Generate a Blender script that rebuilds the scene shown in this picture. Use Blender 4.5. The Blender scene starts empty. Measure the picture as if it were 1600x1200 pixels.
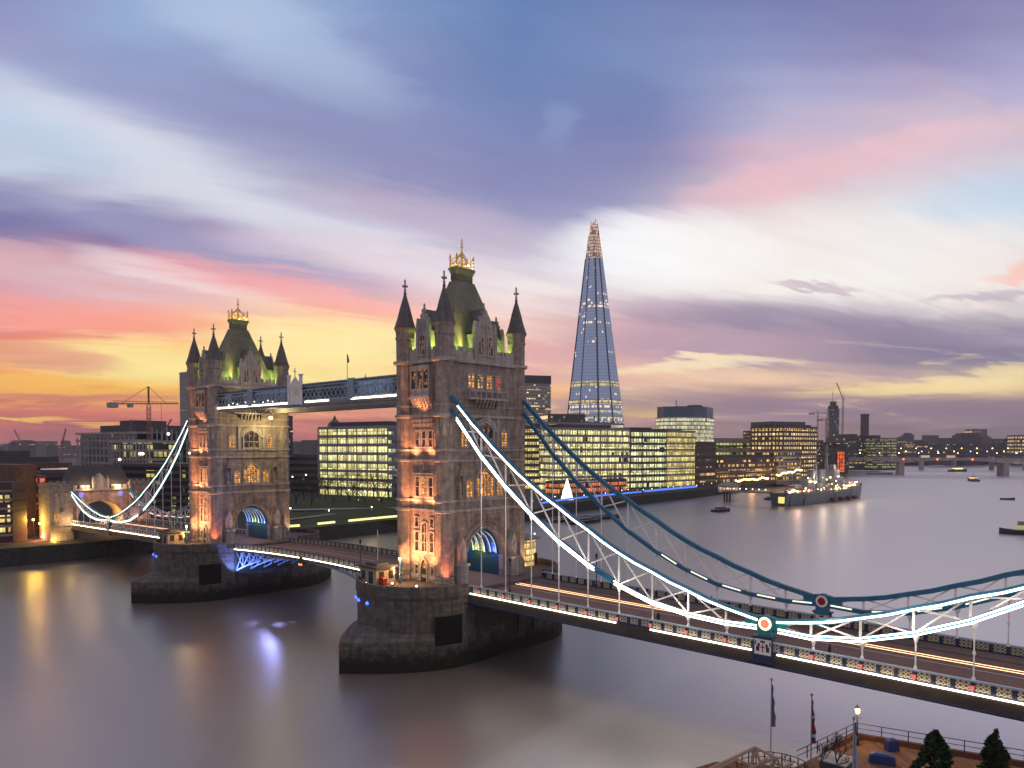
import bpy, math, random
from math import sin, cos, pi, radians, atan2, sqrt
from mathutils import Vector
random.seed(7)
scene = bpy.context.scene
col = scene.collection

# ------------------------------------------------------------------ camera
CAM = Vector((101.64, -98.0, 33.92)); YAW = radians(132.317); PITCH = radians(-2.067)
FPX = 1191.4; SHY = 144.3                      # focal length and vertical shift for a 1600 px wide frame
cd = bpy.data.cameras.new("camera"); cam = bpy.data.objects.new("camera", cd); col.objects.link(cam)
cam.location = CAM
cam.rotation_euler = (pi/2 + PITCH, 0, YAW - pi/2)
cd.sensor_width = 36.0; cd.lens = FPX/1600*36.0; cd.shift_y = SHY/1600
cd.clip_start = 0.5; cd.clip_end = 30000
scene.camera = cam
FW = Vector((cos(YAW)*cos(PITCH), sin(YAW)*cos(PITCH), sin(PITCH)))
RT = Vector((sin(YAW), -cos(YAW), 0)); UP = RT.cross(FW)
def at(px, py, D):
    """the place in the world seen at a photo pixel, D metres ahead of the camera"""
    return CAM + (FW + RT*((px-800)/FPX) - UP*((py-600-SHY)/FPX))*D
def zat(py, D): return at(800, py, D).z
def plan(px, D):
    """ground position straight below/above what is seen in column px at depth D (ignores the tiny pitch)"""
    q = at(px, 701, D); return (q.x, q.y)

# ------------------------------------------------------------------ exposure
scene.view_settings.view_transform = 'Standard'; scene.view_settings.look = 'None'
scene.view_settings.exposure = 0.33; scene.view_settings.gamma = 1.0
scene.cycles.use_denoising = True
scene.cycles.max_bounces = 5; scene.cycles.diffuse_bounces = 2; scene.cycles.glossy_bounces = 3
scene.cycles.transmission_bounces = 2; scene.cycles.volume_bounces = 0; scene.cycles.transparent_max_bounces = 8
scene.cycles.sample_clamp_indirect = 4.0; scene.cycles.caustics_reflective = False; scene.cycles.caustics_refractive = False

def lin(c):
    r = []
    for x in c[:3]:
        x /= 255.0
        r.append(x/12.92 if x <= .04045 else ((x+.055)/1.055)**2.4)
    return (r[0], r[1], r[2], 1)

# ------------------------------------------------------------------ node helper
class NT:
    def __init__(s, nt): s.t = nt; s.n = nt.nodes; s.l = nt.links
    def node(s, typ, **kw):
        n = s.n.new(typ)
        for k, v in kw.items(): setattr(n, k, v)
        return n
    def set(s, sock, v):
        if isinstance(v, bpy.types.NodeSocket): s.l.new(v, sock)
        elif v is not None: sock.default_value = v
    def m(s, op, a, b=None, c=None, clamp=False):
        n = s.node('ShaderNodeMath', operation=op, use_clamp=clamp)
        s.set(n.inputs[0], a); s.set(n.inputs[1], b); s.set(n.inputs[2], c); return n.outputs[0]
    def vm(s, op, a, b=None):
        n = s.node('ShaderNodeVectorMath', operation=op); s.set(n.inputs[0], a); s.set(n.inputs[1], b)
        return n.outputs['Value'] if op in ('DOT_PRODUCT', 'LENGTH') else n.outputs[0]
    def xyz(s, v):
        n = s.node('ShaderNodeSeparateXYZ'); s.set(n.inputs[0], v); return n.outputs
    def comb(s, x=0., y=0., z=0.):
        n = s.node('ShaderNodeCombineXYZ'); s.set(n.inputs[0], x); s.set(n.inputs[1], y); s.set(n.inputs[2], z); return n.outputs[0]
    def noise(s, v, scale=1., detail=3., rough=.5, dist=0.):
        n = s.node('ShaderNodeTexNoise'); s.set(n.inputs['Vector'], v)
        n.inputs['Scale'].default_value = scale; n.inputs['Detail'].default_value = detail
        n.inputs['Roughness'].default_value = rough; n.inputs['Distortion'].default_value = dist
        return n.outputs['Fac'], n.outputs['Color']
    def mix(s, f, a, b, typ='MIX'):
        n = s.node('ShaderNodeMix', data_type='RGBA', blend_type=typ)
        s.set(n.inputs[0], f); s.set(n.inputs[6], a); s.set(n.inputs[7], b); return n.outputs[2]
    def rng(s, v, a, b, c=0., d=1., smooth=False):
        n = s.node('ShaderNodeMapRange'); n.interpolation_type = 'SMOOTHSTEP' if smooth else 'LINEAR'
        s.set(n.inputs[0], v)
        for i, q in enumerate((a, b, c, d)): s.set(n.inputs[i+1], q)
        return n.outputs[0]
    def ramp(s, f, stops, interp='LINEAR'):
        n = s.node('ShaderNodeValToRGB'); cr = n.color_ramp; cr.interpolation = interp
        while len(cr.elements) > 1: cr.elements.remove(cr.elements[-1])
        cr.elements[0].position = stops[0][0]; cr.elements[0].color = stops[0][1]
        for p, c in stops[1:]:
            e = cr.elements.new(p); e.color = c
        s.set(n.inputs[0], f); return n.outputs[0]

# ------------------------------------------------------------------ sky: dusk colours by direction, broken up by drifting cloud noise
world = bpy.data.worlds.new("World"); scene.world = world; world.use_nodes = True
W_ = NT(world.node_tree); W_.n.clear()
tc = W_.node('ShaderNodeTexCoord'); d = tc.outputs['Generated']
dx, dy, dz = W_.xyz(d)[:3]
fwd = W_.vm('DOT_PRODUCT', d, (cos(YAW), sin(YAW), 0.)); rgt = W_.vm('DOT_PRODUCT', d, (sin(YAW), -cos(YAW), 0.))
az = W_.m('ARCTAN2', rgt, fwd)                                                    # 0 = south-west, radians, + towards the north
hor = W_.m('SQRT', W_.m('ADD', W_.m('MULTIPLY', fwd, fwd), W_.m('MULTIPLY', rgt, rgt)))
caz = W_.m('MAXIMUM', W_.m('COSINE', az), .55)
el = W_.m('DIVIDE', dz, W_.m('MULTIPLY', W_.m('MAXIMUM', hor, .05), caz))         # tangent of the elevation
# cloud-layer coordinates: streaks run along the wind and converge towards the horizon
inv = W_.m('DIVIDE', 1., W_.m('ADD', W_.m('MAXIMUM', dz, 0.), .16))
cx_ = W_.m('MULTIPLY', rgt, inv); cy_ = W_.m('MULTIPLY', fwd, inv)
wind = radians(27)
ca = W_.m('ADD', W_.m('MULTIPLY', cx_, cos(wind)), W_.m('MULTIPLY', cy_, sin(wind)))
cb = W_.m('SUBTRACT', W_.m('MULTIPLY', cy_, cos(wind)), W_.m('MULTIPLY', cx_, sin(wind)))
n1, _ = W_.noise(W_.comb(W_.m('MULTIPLY', ca, .55), W_.m('MULTIPLY', cb, 1.5), 3.1), 1.3, 5., .55, .6)
n2, _ = W_.noise(W_.comb(W_.m('MULTIPLY', ca, 1.1), W_.m('MULTIPLY', cb, 5.5), 9.4), 2.0, 6., .6, .4)
n3, _ = W_.noise(W_.comb(W_.m('MULTIPLY', az, 3.2), W_.m('MULTIPLY', el, 26.), 1.7), 2.2, 7., .62, .9)
n4, _ = W_.noise(W_.comb(W_.m('MULTIPLY', az, 2.), W_.m('MULTIPLY', el, 7.), 5.2), 2.0, 5., .55, .5)
low = W_.rng(el, .02, .2, 1., 0., True)
high = W_.m('SUBTRACT', 1., low)
c1 = W_.m('SUBTRACT', n1, .5); c2 = W_.m('SUBTRACT', n2, .5); c3 = W_.m('SUBTRACT', n3, .5); c4 = W_.m('SUBTRACT', n4, .5)
azw = W_.m('ADD', az, W_.m('ADD', W_.m('MULTIPLY', c1, .10), W_.m('MULTIPLY', c4, .10)))
elw = W_.m('ADD', el, W_.m('ADD', W_.m('MULTIPLY', W_.m('MULTIPLY', c1, high), .12),
                             W_.m('ADD', W_.m('MULTIPLY', W_.m('MULTIPLY', c2, high), .05), W_.m('MULTIPLY', c3, W_.m('ADD', W_.m('MULTIPLY', low, .06), .006)))))
SKY_X = [0, 200, 400, 600, 800, 1000, 1200, 1400, 1600]
SKY = [  # (photo row, colours along SKY_X)
 (705, [(150,98,105),(150,95,100),(165,100,102),(170,108,105),(160,118,112),(145,118,118),(135,112,115),(122,104,110),(115,100,110)]),
 (675, [(178,98,94),(172,95,94),(190,106,98),(205,116,98),(190,132,118),(162,132,130),(150,122,124),(132,113,117),(124,110,116)]),
 (645, [(198,106,94),(218,116,92),(238,140,104),(240,158,118),(226,172,132),(198,152,142),(160,136,142),(150,126,136),(145,127,136)]),
 (618, [(244,158,74),(246,172,72),(250,186,88),(252,205,128),(238,190,150),(244,205,162),(192,152,148),(214,178,148),(210,180,148)]),
 (590, [(250,172,84),(255,208,100),(255,216,120),(255,216,138),(232,176,158),(228,182,165),(236,200,168),(180,156,160),(228,205,162)]),
 (555, [(232,138,106),(252,196,118),(255,218,130),(252,212,134),(228,172,168),(196,158,166),(178,152,166),(136,126,152),(140,132,156)]),
 (520, [(226,128,118),(238,150,116),(252,190,124),(252,198,140),(236,196,186),(192,160,172),(160,145,168),(148,134,156),(168,158,174)]),
 (490, [(242,152,142),(244,164,146),(250,196,158),(248,186,168),(240,216,210),(200,178,190),(178,160,180),(200,190,198),(212,204,206)]),
 (450, [(216,160,172),(226,186,190),(236,170,170),(230,186,190),(238,224,224),(234,226,224),(240,234,228),(240,236,230),(240,222,214)]),
 (410, [(222,160,162),(196,156,178),(190,166,186),(224,200,208),(234,222,224),(240,240,240),(240,230,226),(238,234,230),(236,214,212)]),
 (370, [(190,140,160),(136,122,165),(188,178,205),(222,206,216),(220,208,218),(230,222,226),(238,222,220),(234,232,230),(230,226,228)]),
 (335, [(112,110,160),(150,148,188),(208,206,222),(208,190,208),(170,158,192),(198,190,208),(232,208,210),(230,228,230),(212,222,232)]),
 (300, [(150,150,190),(204,206,224),(218,216,228),(166,152,188),(146,142,186),(176,172,200),(228,200,206),(224,214,222),(202,216,232)]),
 (250, [(196,206,226),(202,212,228),(190,190,214),(144,144,188),(130,138,184),(142,144,186),(216,184,202),(222,200,210),(214,208,222)]),
 (200, [(188,204,228),(188,194,218),(152,154,194),(132,140,186),(120,136,186),(120,132,182),(186,180,210),(206,186,206),(210,192,210)]),
 (150, [(176,190,220),(158,168,206),(146,158,200),(130,142,190),(112,134,184),(116,134,182),(164,168,206),(176,166,200),(184,178,210)]),
 (100, [(158,164,202),(146,164,206),(154,174,212),(136,150,194),(106,132,182),(120,140,188),(142,150,194),(146,142,184),(166,162,202)]),
 (50,  [(146,152,196),(150,172,212),(170,190,220),(128,150,196),(102,130,180),(118,136,184),(130,138,184),(132,132,178),(152,148,190)]),
 (0,   [(136,144,190),(150,172,212),(166,186,218),(124,148,194),(100,128,180),(112,130,180),(118,128,176),(124,128,176),(142,138,184)]),
 (-350, [(118,134,180),(120,138,184),(122,142,188),(112,134,182),(104,128,176),(106,126,174),(110,124,172),(114,124,172),(120,124,172)]),
]
def sky_t(px): return (math.atan((px-800)/FPX) + pi)/(2*pi)
sky_f = W_.m('DIVIDE', W_.m('ADD', azw, pi), 2*pi)
sky_c = None
BACK = lin((178,171,182)); prev = None
for row, cols in SKY:
    v = (701-row)/FPX
    st = [(0., BACK), (sky_t(-1500), BACK)] + [(sky_t(x), lin(c)) for x, c in zip(SKY_X, cols)] + [(sky_t(3100), BACK), (1., BACK)]
    r_ = W_.ramp(sky_f, st)
    if sky_c is None: sky_c = r_
    else: sky_c = W_.mix(W_.rng(elw, prev, v, 0., 1., True), sky_c, r_)
    prev = v
# cloud masses and lit gaps: (x, y, half length, half width, tilt, colour, strength), edges torn by the same noise
Uw = W_.m('ADD', 800., W_.m('MULTIPLY', W_.m('TANGENT', W_.m('MAXIMUM', W_.m('MINIMUM', az, 1.25), -1.25)), FPX))
Vw = W_.m('SUBTRACT', 701., W_.m('MULTIPLY', el, FPX))
Uw = W_.m('ADD', Uw, W_.m('ADD', W_.m('MULTIPLY', c1, 160.), W_.m('MULTIPLY', c4, 150.)))
Vw = W_.m('ADD', Vw, W_.m('ADD', W_.m('MULTIPLY', W_.m('MULTIPLY', c1, high), 90.), W_.m('ADD', W_.m('MULTIPLY', W_.m('MULTIPLY', c2, high), 55.), W_.m('MULTIPLY', c3, W_.m('ADD', W_.m('MULTIPLY', low, 42.), 8.)))))
CL = [(250, 365, 330, 22, 13, (152,152,190), .7), (20, 335, 130, 18, 14, (108,108,158), .4), (330, 275, 360, 42, 22, (222,226,238), .6), (60, 225, 130, 36, 20, (192,210,232), .5),
 (600, 255, 330, 85, 20, (142,148,190), .7), (430, 70, 190, 48, 28, (176,194,224), .6), (130, 120, 190, 34, 22, (150,156,200), .45), (885, 208, 22, 34, -15, (150,172,212), .4), (930, 270, 150, 60, 0, (128,134,182), .5),
 (1290, 272, 190, 24, -16, (240,190,202), .65), (1450, 235, 160, 26, -12, (232,200,208), .5), (1040, 395, 140, 46, 0, (252,252,252), .85), (1330, 400, 240, 60, 0, (244,240,236), .6), (650, 335, 160, 28, 14, (205,188,206), .5),
 (1560, 312, 120, 30, -6, (200,220,240), .6), (1590, 425, 55, 12, -8, (252,190,172), .7), (1230, 500, 200, 17, 4, (146,134,156), .7), (1420, 548, 190, 20, 4, (128,120,146), .75), (1520, 520, 130, 16, -3, (142,132,154), .6), (1130, 535, 190, 24, 2, (180,152,168), .6), (1280, 452, 60, 6, 3, (190,170,185), .7), (1540, 462, 80, 7, -8, (180,170,185), .6),
 (1090, 572, 150, 9, -2, (255,234,190), .8), (1150, 588, 240, 8, 2, (250,210,170), .5), (1420, 608, 170, 9, -2, (255,226,160), .85), (1560, 588, 90, 12, -6, (255,230,170), .7), (1010, 643, 55, 9, 2, (255,206,122), .85), (1300, 634, 420, 17, 1, (142,120,138), .75), (860, 612, 40, 10, 0, (255,190,120), .6),
 (520, 535, 150, 34, 2, (255,238,168), .8), (215, 566, 190, 24, 4, (255,234,152), .85), (470, 588, 110, 14, 0, (255,240,160), .6), (60, 602, 150, 10, 2, (255,190,70), .8), (60, 556, 90, 15, 6, (222,140,120), .75), (130, 622, 190, 6, 1, (205,112,92), .7), (45, 652, 95, 3.2, 0, (255,196,84), .95), (175, 662, 22, 2.5, 0, (255,186,84), .9), (330, 642, 260, 7, 0, (226,120,90), .5),
 (160, 436, 240, 22, 9, (218,186,192), .65), (270, 428, 120, 12, 12, (240,218,216), .7), (110, 500, 220, 20, 4, (250,152,132), .55), (440, 445, 190, 16, 11, (242,164,166), .6), (540, 490, 160, 10, 8, (252,214,180), .5), (560, 400, 180, 22, 8, (228,212,222), .5)]
for (px_, py_, hl, hw, an, cc_, op_) in CL:
    ax_ = W_.m('SUBTRACT', Uw, float(px_)); ay_ = W_.m('SUBTRACT', Vw, float(py_)); ca_, sa_ = cos(radians(an)), sin(radians(an))
    A_ = W_.m('ADD', W_.m('MULTIPLY', ax_, ca_/hl), W_.m('MULTIPLY', ay_, sa_/hl)); B_ = W_.m('ADD', W_.m('MULTIPLY', ay_, ca_/hw), W_.m('MULTIPLY', ax_, -sa_/hw))
    r2 = W_.m('ADD', W_.m('MULTIPLY', A_, A_), W_.m('MULTIPLY', B_, B_))
    sky_c = W_.mix(W_.rng(r2, 0., 2.6, op_, 0., True), sky_c, lin(cc_))
# fine wisps: brighter and darker filaments
wisp = W_.m('ADD', 1., W_.m('ADD', W_.m('MULTIPLY', W_.m('MULTIPLY', c2, high), .2), W_.m('MULTIPLY', W_.m('MULTIPLY', c3, low), .65)))
sky_c = W_.mix(1., sky_c, W_.comb(wisp, wisp, wisp), 'MULTIPLY')
gold = W_.m('MULTIPLY', W_.rng(c3, .06, .2, 0., 1., True), W_.m('MULTIPLY', W_.rng(el, .03, .06, 0., 1., True), W_.rng(el, .10, .17, 1., 0., True)))
sky_c = W_.mix(W_.m('MULTIPLY', gold, .45), sky_c, lin((255, 222, 160)))
dim = W_.rng(el, .06, .34, 1.04, .83)
bg = W_.node('ShaderNodeBackground'); W_.set(bg.inputs[0], sky_c); W_.set(bg.inputs[1], dim)
ow = W_.node('ShaderNodeOutputWorld'); W_.l.new(bg.outputs[0], ow.inputs[0])
world.cycles.sampling_method = 'MANUAL'; world.cycles.sample_map_resolution = 512

# the sun is just under the clouds on the horizon, left of the far tower: a weak, wide, warm light
sl = bpy.data.lights.new("low_sun", 'SUN'); sl.energy = .35; sl.angle = radians(12); sl.color = (1., .55, .32)
so = bpy.data.objects.new("low_sun", sl); col.objects.link(so)
sd = (FW + RT*((60-800)/FPX)).normalized(); sd.z = .07
so.rotation_euler = sd.to_track_quat('Z', 'Y').to_euler()

# ------------------------------------------------------------------ object helpers
def tag(o, label=None, cat=None, group=None, kind=None):
    if label: o['label'] = label
    if cat: o['category'] = cat
    if group: o['group'] = group
    if kind: o['kind'] = kind
    return o
def thing(name, label, cat, loc=(0, 0, 0), group=None):
    o = bpy.data.objects.new(name, None); o.empty_display_size = .3; col.objects.link(o); o.location = loc
    return tag(o, label, cat, group)
def wloc(o):
    v = Vector((0, 0, 0))
    while o is not None: v += o.location; o = o.parent
    return v
def kids(o): return [c for c in bpy.data.objects if c.parent == o]
def copy_tree(o, parent=None):
    c = o.copy(); col.objects.link(c); c.parent = parent
    for ch in kids(o): copy_tree(ch, c)
    return c

class MB:
    """collects shapes in world coordinates; build() links them as ONE mesh object"""
    def __init__(s): s.v = []; s.f = []; s.uv = []; s.mi = []; s.sm = []
    def face(s, pts, uvs=None, m=0, smooth=False):
        b = len(s.v); s.v += [tuple(p) for p in pts]; s.f.append(tuple(range(b, b+len(pts))))
        if uvs is None:
            a = Vector(pts[0]); n = Vector((0, 0, 0))
            for i in range(1, len(pts)-1): n += (Vector(pts[i])-a).cross(Vector(pts[i+1])-a)
            if abs(n.z) > .7*n.length or n.length == 0: uvs = [(p[0], p[1]) for p in pts]
            else:
                t = Vector((-n.y, n.x, 0)).normalized(); uvs = [(p[0]*t.x+p[1]*t.y, p[2]) for p in pts]
        s.uv += uvs; s.mi.append(m); s.sm.append(smooth)
    def box(s, x0, x1, y0, y1, z0, z1, m=0):
        s.prism([(x0, y0), (x1, y0), (x1, y1), (x0, y1)], z0, z1, m=m, bot=True)
    def prism(s, poly, z0, z1, top=1., m=0, bot=False, cap=True, ctr=None, toppoly=None, mtop=None, smooth=False):
        n = len(poly)
        if toppoly is None:
            if ctr is None: ctr = (sum(p[0] for p in poly)/n, sum(p[1] for p in poly)/n)
            toppoly = [(ctr[0]+(p[0]-ctr[0])*top, ctr[1]+(p[1]-ctr[1])*top) for p in poly]
        u = 0.
        for i in range(n):
            a, b, c, e = poly[i], poly[(i+1) % n], toppoly[(i+1) % n], toppoly[i]
            L = math.hypot(b[0]-a[0], b[1]-a[1])
            s.face([(a[0], a[1], z0), (b[0], b[1], z0), (c[0], c[1], z1), (e[0], e[1], z1)], [(u, z0), (u+L, z0), (u+L, z1), (u, z1)], m, smooth)
            u += L
        if cap and (toppoly[0] != toppoly[1]): s.face([(p[0], p[1], z1) for p in toppoly], m=m if mtop is None else mtop)
        if bot: s.face([(p[0], p[1], z0) for p in reversed(poly)], m=m)
    def strip(s, path, z0, z1, m=0, closed=False):
        u = 0.; n = len(path)
        for i in range(n if closed else n-1):
            a, b = path[i], path[(i+1) % n]; L = math.hypot(b[0]-a[0], b[1]-a[1])
            s.face([(a[0], a[1], z0), (b[0], b[1], z0), (b[0], b[1], z1), (a[0], a[1], z1)], [(u, z0), (u+L, z0), (u+L, z1), (u, z1)], m); u += L
    def bar(s, p, q, w, h=None, up=(0, 0, 1), m=0):
        h = h or w; p = Vector(p); q = Vector(q); t = (q-p)
        if t.length < 1e-6: return
        t.normalize(); up = Vector(up)
        if abs(t.dot(up)) > .98: up = Vector((1, 0, 0))
        a = t.cross(up).normalized()*(w/2); b = a.cross(t).normalized()*(h/2)
        P = [p-a-b, p+a-b, p+a+b, p-a+b]; Q = [q-a-b, q+a-b, q+a+b, q-a+b]
        for i in range(4): s.face([P[i], Q[i], Q[(i+1) % 4], P[(i+1) % 4]], m=m)
        s.face(P, m=m); s.face(list(reversed(Q)), m=m)
    def tube(s, pts, r, n=6, m=0, r2=None):
        pts = [Vector(p) for p in pts]; N = len(pts); rings = []
        for i, p in enumerate(pts):
            t = (pts[min(i+1, N-1)]-pts[max(i-1, 0)]).normalized()
            up = Vector((0, 0, 1)) if abs(t.z) < .95 else Vector((1, 0, 0))
            a = t.cross(up).normalized(); b = a.cross(t)
            rr = r if r2 is None else r+(r2-r)*i/(N-1)
            rings.append([p+a*(rr*cos(2*pi*k/n))+b*(rr*sin(2*pi*k/n)) for k in range(n)])
        for A, B in zip(rings, rings[1:]):
            for k in range(n): s.face([A[k], A[(k+1) % n], B[(k+1) % n], B[k]], m=m, smooth=True)
        s.face(list(reversed(rings[0])), m=m); s.face(rings[-1], m=m)
    def lathe(s, cx, cy, prof, n=8, ph=0., m=0, smooth=False, mf=None):
        R = [[(cx+r*cos(ph+2*pi*k/n), cy+r*sin(ph+2*pi*k/n), z) for k in range(n)] for r, z in prof]
        for i in range(len(R)-1):
            for k in range(n):
                A, B = R[i], R[i+1]; k2 = (k+1) % n
                L = 2*pi*max(prof[i][0], prof[i+1][0])/n
                if prof[i+1][0] < 1e-4: s.face([A[k], A[k2], B[k]], [(k*L, A[k][2]), (k*L+L, A[k][2]), (k*L, B[k][2])], mf(i) if mf else m, smooth)
                elif prof[i][0] < 1e-4: s.face([A[k], B[k2], B[k]], [(k*L, A[k][2]), (k*L+L, B[k][2]), (k*L, B[k][2])], mf(i) if mf else m, smooth)
                else: s.face([A[k], A[k2], B[k2], B[k]], [(k*L, A[k][2]), (k*L+L, A[k][2]), (k*L+L, B[k][2]), (k*L, B[k][2])], mf(i) if mf else m, smooth)
        if prof[0][0] > 1e-4: s.face(list(reversed(R[0])), m=m)
        if prof[-1][0] > 1e-4: s.face(R[-1], m=m)
    def extr(s, poly, fn, o0, o1, m=0, back=True):
        """poly in (s,z) laid on a face frame fn(s,z,out), given thickness from o0 to o1"""
        n = len(poly)
        s.face([fn(a, z, o1) for a, z in poly], m=m)
        if back: s.face([fn(a, z, o0) for a, z in reversed(poly)], m=m)
        for i in range(n):
            a, b = poly[i], poly[(i+1) % n]
            s.face([fn(a[0], a[1], o0), fn(b[0], b[1], o0), fn(b[0], b[1], o1), fn(a[0], a[1], o1)], m=m)
    def blob(s, c, r, m=0, n=8, sz=1.):
        c = Vector(c); s.lathe(c.x, c.y, [(0, c.z-r*sz)]+[(r*sin(pi*k/5), c.z-r*sz*cos(pi*k/5)) for k in range(1, 5)]+[(0, c.z+r*sz)], n, m=m, smooth=True)
    def build(s, name, mats, parent=None, loc=None):
        off = wloc(parent) if parent is not None else Vector(loc or (0, 0, 0))
        me = bpy.data.meshes.new(name)
        me.from_pydata([(x-off.x, y-off.y, z-off.z) for x, y, z in s.v], [], s.f)
        if not isinstance(mats, (list, tuple)): mats = [mats]
        for q in mats: me.materials.append(q)
        me.polygons.foreach_set('material_index', s.mi); me.polygons.foreach_set('use_smooth', s.sm)
        ul = me.uv_layers.new(name="UVMap"); ul.data.foreach_set('uv', [c for p in s.uv for c in p]); me.update()
        o = bpy.data.objects.new(name, me); col.objects.link(o)
        if parent is not None: o.parent = parent
        elif loc: o.location = off
        return o

# ------------------------------------------------------------------ materials
def pmat(name, base=(.5, .5, .5, 1), rough=.7, metal=0., spec=.4):
    mt = bpy.data.materials.new(name); mt.use_nodes = True; T = NT(mt.node_tree); b = T.n['Principled BSDF']
    b.inputs['Base Color'].default_value = base; b.inputs['Roughness'].default_value = rough
    b.inputs['Metallic'].default_value = metal; b.inputs['Specular IOR Level'].default_value = spec
    return mt, T, b
def plain(name, c, rough=.7, metal=0., var=.25, scale=1.5, bump=0., spec=.4):
    """one colour broken up by weathering noise"""
    mt, T, b = pmat(name, (*c, 1), rough, metal, spec)
    co = T.node('ShaderNodeTexCoord').outputs['Object']
    f, _ = T.noise(co, scale, 6., .62, .3); g, _ = T.noise(co, scale*.13, 3.)
    k = T.m('ADD', T.rng(f, .3, .7, 1-var, 1+var), T.rng(g, .3, .7, -var*.5, var*.5))
    T.set(b.inputs['Base Color'], T.mix(1., (*c, 1), T.comb(k, k, k), 'MULTIPLY'))
    T.set(b.inputs['Roughness'], T.rng(f, .3, .7, max(.05, rough-.12), min(1, rough+.12)))
    if bump:
        bn = T.node('ShaderNodeBump'); bn.inputs['Strength'].default_value = bump; bn.inputs['Distance'].default_value = .05
        T.set(bn.inputs['Height'], f); T.l.new(bn.outputs[0], b.inputs['Normal'])
    return mt
def masonry(name, c, c2, bw, bh, mort=.02, mcol=.6, var=.3, bump=.4, tide=False, rough=.85):
    mt, T, b = pmat(name, (*c, 1), rough)
    co = T.node('ShaderNodeTexCoord').outputs['Object']; x, y, z = T.xyz(co)[:3]
    geo = T.node('ShaderNodeNewGeometry'); wp = geo.outputs['Position']
    br = T.node('ShaderNodeTexBrick'); T.set(br.inputs['Vector'], T.comb(T.m('ADD', x, y), z, 0.))
    br.inputs['Scale'].default_value = 1.; br.inputs['Brick Width'].default_value = bw; br.inputs['Row Height'].default_value = bh
    br.inputs['Mortar Size'].default_value = mort; br.inputs['Color1'].default_value = (*c, 1); br.inputs['Color2'].default_value = (*c2, 1)
    br.inputs['Mortar'].default_value = tuple(q*mcol for q in c)+(1,)
    f, _ = T.noise(co, .9, 7., .65, .2); g, _ = T.noise(T.comb(T.m('MULTIPLY', T.m('ADD', x, y), 1.2), T.m('MULTIPLY', z, .12)), 1., 4.)
    k = T.m('MULTIPLY', T.rng(f, .28, .72, 1-var, 1+var), T.rng(g, .35, .65, .78, 1.15))
    cc = T.mix(1., br.outputs['Color'], T.comb(k, k, k), 'MULTIPLY')
    if tide:
        wz = T.xyz(wp)[2]; e = T.m('ADD', wz, T.rng(f, .3, .7, -.8, .8))
        cc = T.mix(T.rng(e, -.4, 2.6, 1., 0., True), cc, (.014, .013, .009, 1))
    T.set(b.inputs['Base Color'], cc)
    bn = T.node('ShaderNodeBump'); bn.inputs['Strength'].default_value = bump; bn.inputs['Distance'].default_value = .06
    T.set(bn.inputs['Height'], T.m('ADD', T.m('MULTIPLY', T.m('SUBTRACT', 1., br.outputs['Fac']), .6), T.m('MULTIPLY', f, .5)))
    T.l.new(bn.outputs[0], b.inputs['Normal'])
    return mt
def glow(name, c, s=1., light=False):
    mt = bpy.data.materials.new(name); mt.use_nodes = True; T = NT(mt.node_tree); b = T.n['Principled BSDF']
    b.inputs['Base Color'].default_value = (.3, .3, .3, 1); b.inputs['Emission Color'].default_value = lin(c); b.inputs['Emission Strength'].default_value = s
    if not light: mt.cycles.emission_sampling = 'NONE'
    return mt
def windows(name, cw, ch, lit, ca_, cb_, strength=1., dark=(.02, .024, .03), mull=.1, mh=.12, seed=0., rough=.2, z0=0., var=.55, frame=None, blank=None):
    """a glazed band: panes cw x ch metres, a share of them lit from inside, each differently"""
    mt, T, b = pmat(name, (*dark, 1), rough, 0., .6)
    uv = T.node('ShaderNodeUVMap').outputs[0]; u, v, _ = T.xyz(uv)[:3]
    U = T.m('DIVIDE', u, cw); V = T.m('DIVIDE', T.m('SUBTRACT', v, z0), ch)
    jn, _ = T.noise(T.comb(T.m('MULTIPLY', U, .8), T.m('MULTIPLY', T.m('FLOOR', V), 3.7), seed), 1., 2.); U = T.m('ADD', U, T.m('MULTIPLY', T.m('SUBTRACT', jn, .5), 1.1))
    iu = T.m('FLOOR', U); iv = T.m('FLOOR', V); fu = T.m('FRACT', U); fv = T.m('FRACT', V)
    wn = T.node('ShaderNodeTexWhiteNoise', noise_dimensions='3D'); T.set(wn.inputs['Vector'], T.comb(T.m('ADD', iu, seed), iv, seed))
    big, _ = T.noise(T.comb(T.m('MULTIPLY', U, .13), T.m('MULTIPLY', iv, .9), seed), 1., 2.)
    r = T.m('ADD', T.m('MULTIPLY', wn.outputs['Value'], .5), T.m('MULTIPLY', T.rng(big, .3, .7, 0., 1.), .5))
    on = T.rng(r, lit-.04, lit+.04, 1., 0.)
    mk = T.m('MULTIPLY', T.m('GREATER_THAN', fu, mull), T.m('GREATER_THAN', fv, mh))
    dn, _ = T.noise(T.comb(T.m('MULTIPLY', u, 1.3), T.m('MULTIPLY', v, 1.1), seed), 1., 3., .6)
    lvl = T.m('MULTIPLY', T.rng(dn, .3, .7, 1-var, 1+var), T.rng(fv, mh, 1., .65, 1.15))
    lvl = T.m('MULTIPLY', lvl, T.rng(T.xyz(wn.outputs['Color'])[1], 0., 1., .4, 1.3))
    c = T.mix(T.xyz(wn.outputs['Color'])[0], lin(ca_), lin(cb_))
    T.set(b.inputs['Emission Color'], c)
    T.set(b.inputs['Emission Strength'], T.m('MULTIPLY', T.m('MULTIPLY', on, mk), T.m('MULTIPLY', lvl, strength)))
    if frame: T.set(b.inputs['Base Color'], T.mix(mk, (*frame, 1), (*dark, 1)))
    mt.cycles.emission_sampling = 'NONE'
    return mt

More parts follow.
